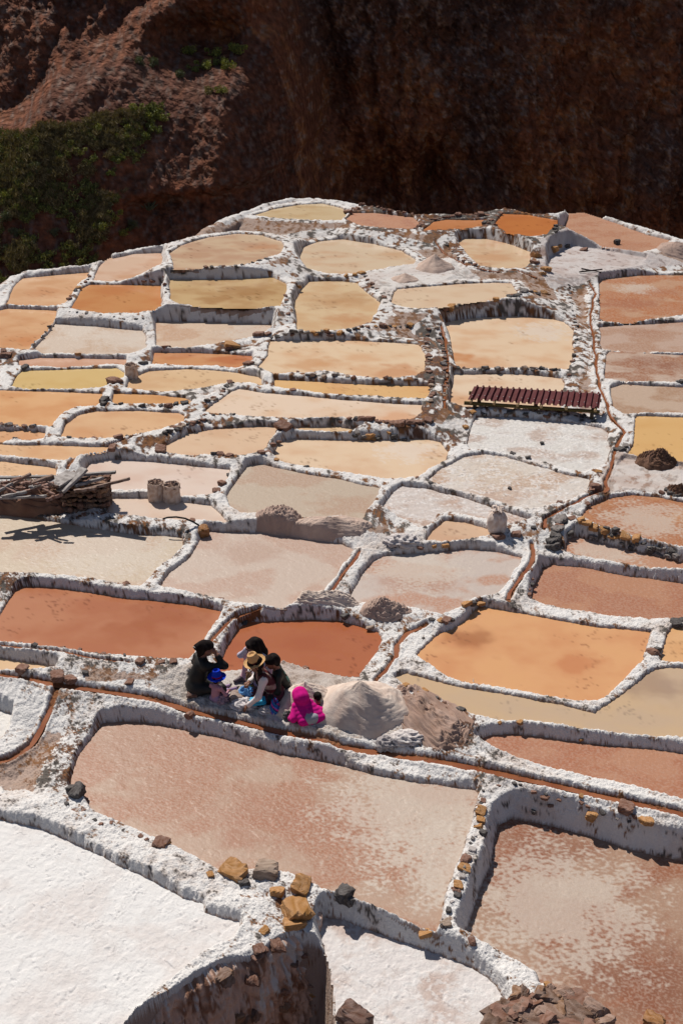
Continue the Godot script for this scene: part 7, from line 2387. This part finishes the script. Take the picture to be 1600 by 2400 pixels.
func bushes() -> Array:
	return [
		[-13.14, 2.25, 0.54, 2, "along the scrub slope top, leftmost"],
		[-12.66, -0.24, 0.51, 3, "low on the scrub slope, leftmost"],
		[-12.76, 0.72, 0.69, 3, "low on the scrub slope, second from left"],
		[-13.03, 2.67, 0.54, 2, "along the scrub slope top, second from left"],
		[-12.79, 1.38, 0.61, 1, "low on the scrub slope"],
		[-12.74, 2.06, 0.62, 2, "along the scrub slope top, third from left"],
		[-12.42, 0.21, 0.51, 3, "low on the scrub slope, third from left"],
		[-12.40, 0.98, 0.78, 0, "low on the scrub slope, leftmost"],
		[-12.61, 3.08, 0.55, 2, "along the scrub slope top, fourth from left"],
		[-12.36, 1.71, 0.62, 3, "low on the scrub slope, fourth from left"],
		[-12.00, 0.66, 0.69, 0, "low on the scrub slope, second from left"],
		[-12.29, 2.88, 0.55, 2, "along the scrub slope top, fifth from left"],
		[-11.88, 1.30, 0.79, 0, "low on the scrub slope, third from left"],
		[-11.68, -0.10, 0.51, 3, "low on the scrub slope, fifth from left"],
		[-11.80, 2.23, 0.63, 3, "in the middle of the scrub slope"],
		[-11.43, 0.88, 0.70, 0, "low on the scrub slope, rightmost"],
		[-11.39, 2.07, 0.63, 0, "in the middle of the scrub slope, leftmost"],
		[-11.50, 3.33, 0.55, 2, "along the scrub slope top, sixth from left"],
		[-10.95, 0.11, 0.52, 3, "low on the scrub slope, rightmost"],
		[-11.28, 3.38, 0.56, 2, "along the scrub slope top, seventh from left"],
		[-10.91, 2.52, 0.73, 0, "in the middle of the scrub slope, second from left"],
		[-10.91, 3.08, 0.55, 2, "along the scrub slope top, eighth from left"],
		[-10.73, 2.93, 0.55, 1, "along the scrub slope top, leftmost"],
		[-10.23, -0.30, 0.52, 2, "low on the scrub slope, leftmost"],
		[-10.30, 2.62, 0.64, 1, "in the middle of the scrub slope"],
		[-9.88, 0.52, 0.53, 2, "low on the scrub slope, rightmost"],
		[-9.94, 2.24, 0.73, 0, "in the middle of the scrub slope, third from left"],
		[-9.99, 3.30, 0.66, 1, "along the scrub slope top, second from left"],
		[-9.89, 3.65, 0.57, 2, "along the scrub slope top, rightmost"],
		[-9.29, 0.07, 0.70, 1, "beside the agave, leftmost"],
		[-9.13, 0.73, 0.54, 3, "beside the agave, leftmost"],
		[-9.11, 1.89, 0.64, 0, "in the middle of the scrub slope, fourth from left"],
		[-8.94, 0.29, 0.80, 1, "beside the agave, second from left"],
		[-9.00, 2.30, 0.74, 0, "in the middle of the scrub slope, fifth from left"],
		[-8.63, -0.26, 0.61, 1, "beside the agave, rightmost"],
		[-8.91, 2.94, 0.75, 0, "in the middle of the scrub slope, sixth from left"],
		[-8.80, 3.28, 0.57, 1, "along the scrub slope top, third from left"],
		[-8.42, -0.12, 0.70, 3, "beside the agave, rightmost"],
		[-8.51, 3.79, 0.67, 1, "along the scrub slope top, fourth from left"],
		[-8.68, 5.35, 0.61, 3, "in the dark cliff gully, leftmost"],
		[-8.25, 2.89, 0.76, 0, "in the middle of the scrub slope, seventh from left"],
		[-7.91, 3.52, 0.77, 1, "along the scrub slope top, fifth from left"],
		[-8.22, 5.28, 0.62, 3, "in the dark cliff gully, second from left"],
		[-7.77, 3.00, 0.76, 0, "in the middle of the scrub slope, rightmost"],
		[-7.43, 3.42, 0.68, 1, "along the scrub slope top, rightmost"],
		[-6.97, 4.79, 0.61, 3, "in the dark cliff gully, rightmost"],
		[-6.92, 5.48, 0.75, 1, "in the dark cliff gully, leftmost"],
		[-6.60, 4.96, 0.62, 0, "in the dark cliff gully, leftmost"],
		[-6.16, 5.00, 0.84, 1, "in the dark cliff gully, second from left"],
		[-5.68, 4.26, 0.70, 2, "in the dark cliff gully"],
		[-5.84, 5.38, 0.86, 1, "in the dark cliff gully, third from left"],
		[-5.45, 5.12, 0.74, 0, "in the dark cliff gully, rightmost"],
		[-5.23, 4.25, 0.60, 1, "in the dark cliff gully, fourth from left"],
		[-5.11, 4.99, 0.73, 1, "in the dark cliff gully, fifth from left"],
		[-4.98, 5.62, 0.65, 1, "in the dark cliff gully, sixth from left"],
		[-4.65, 5.47, 0.86, 1, "in the dark cliff gully, rightmost"],
	]
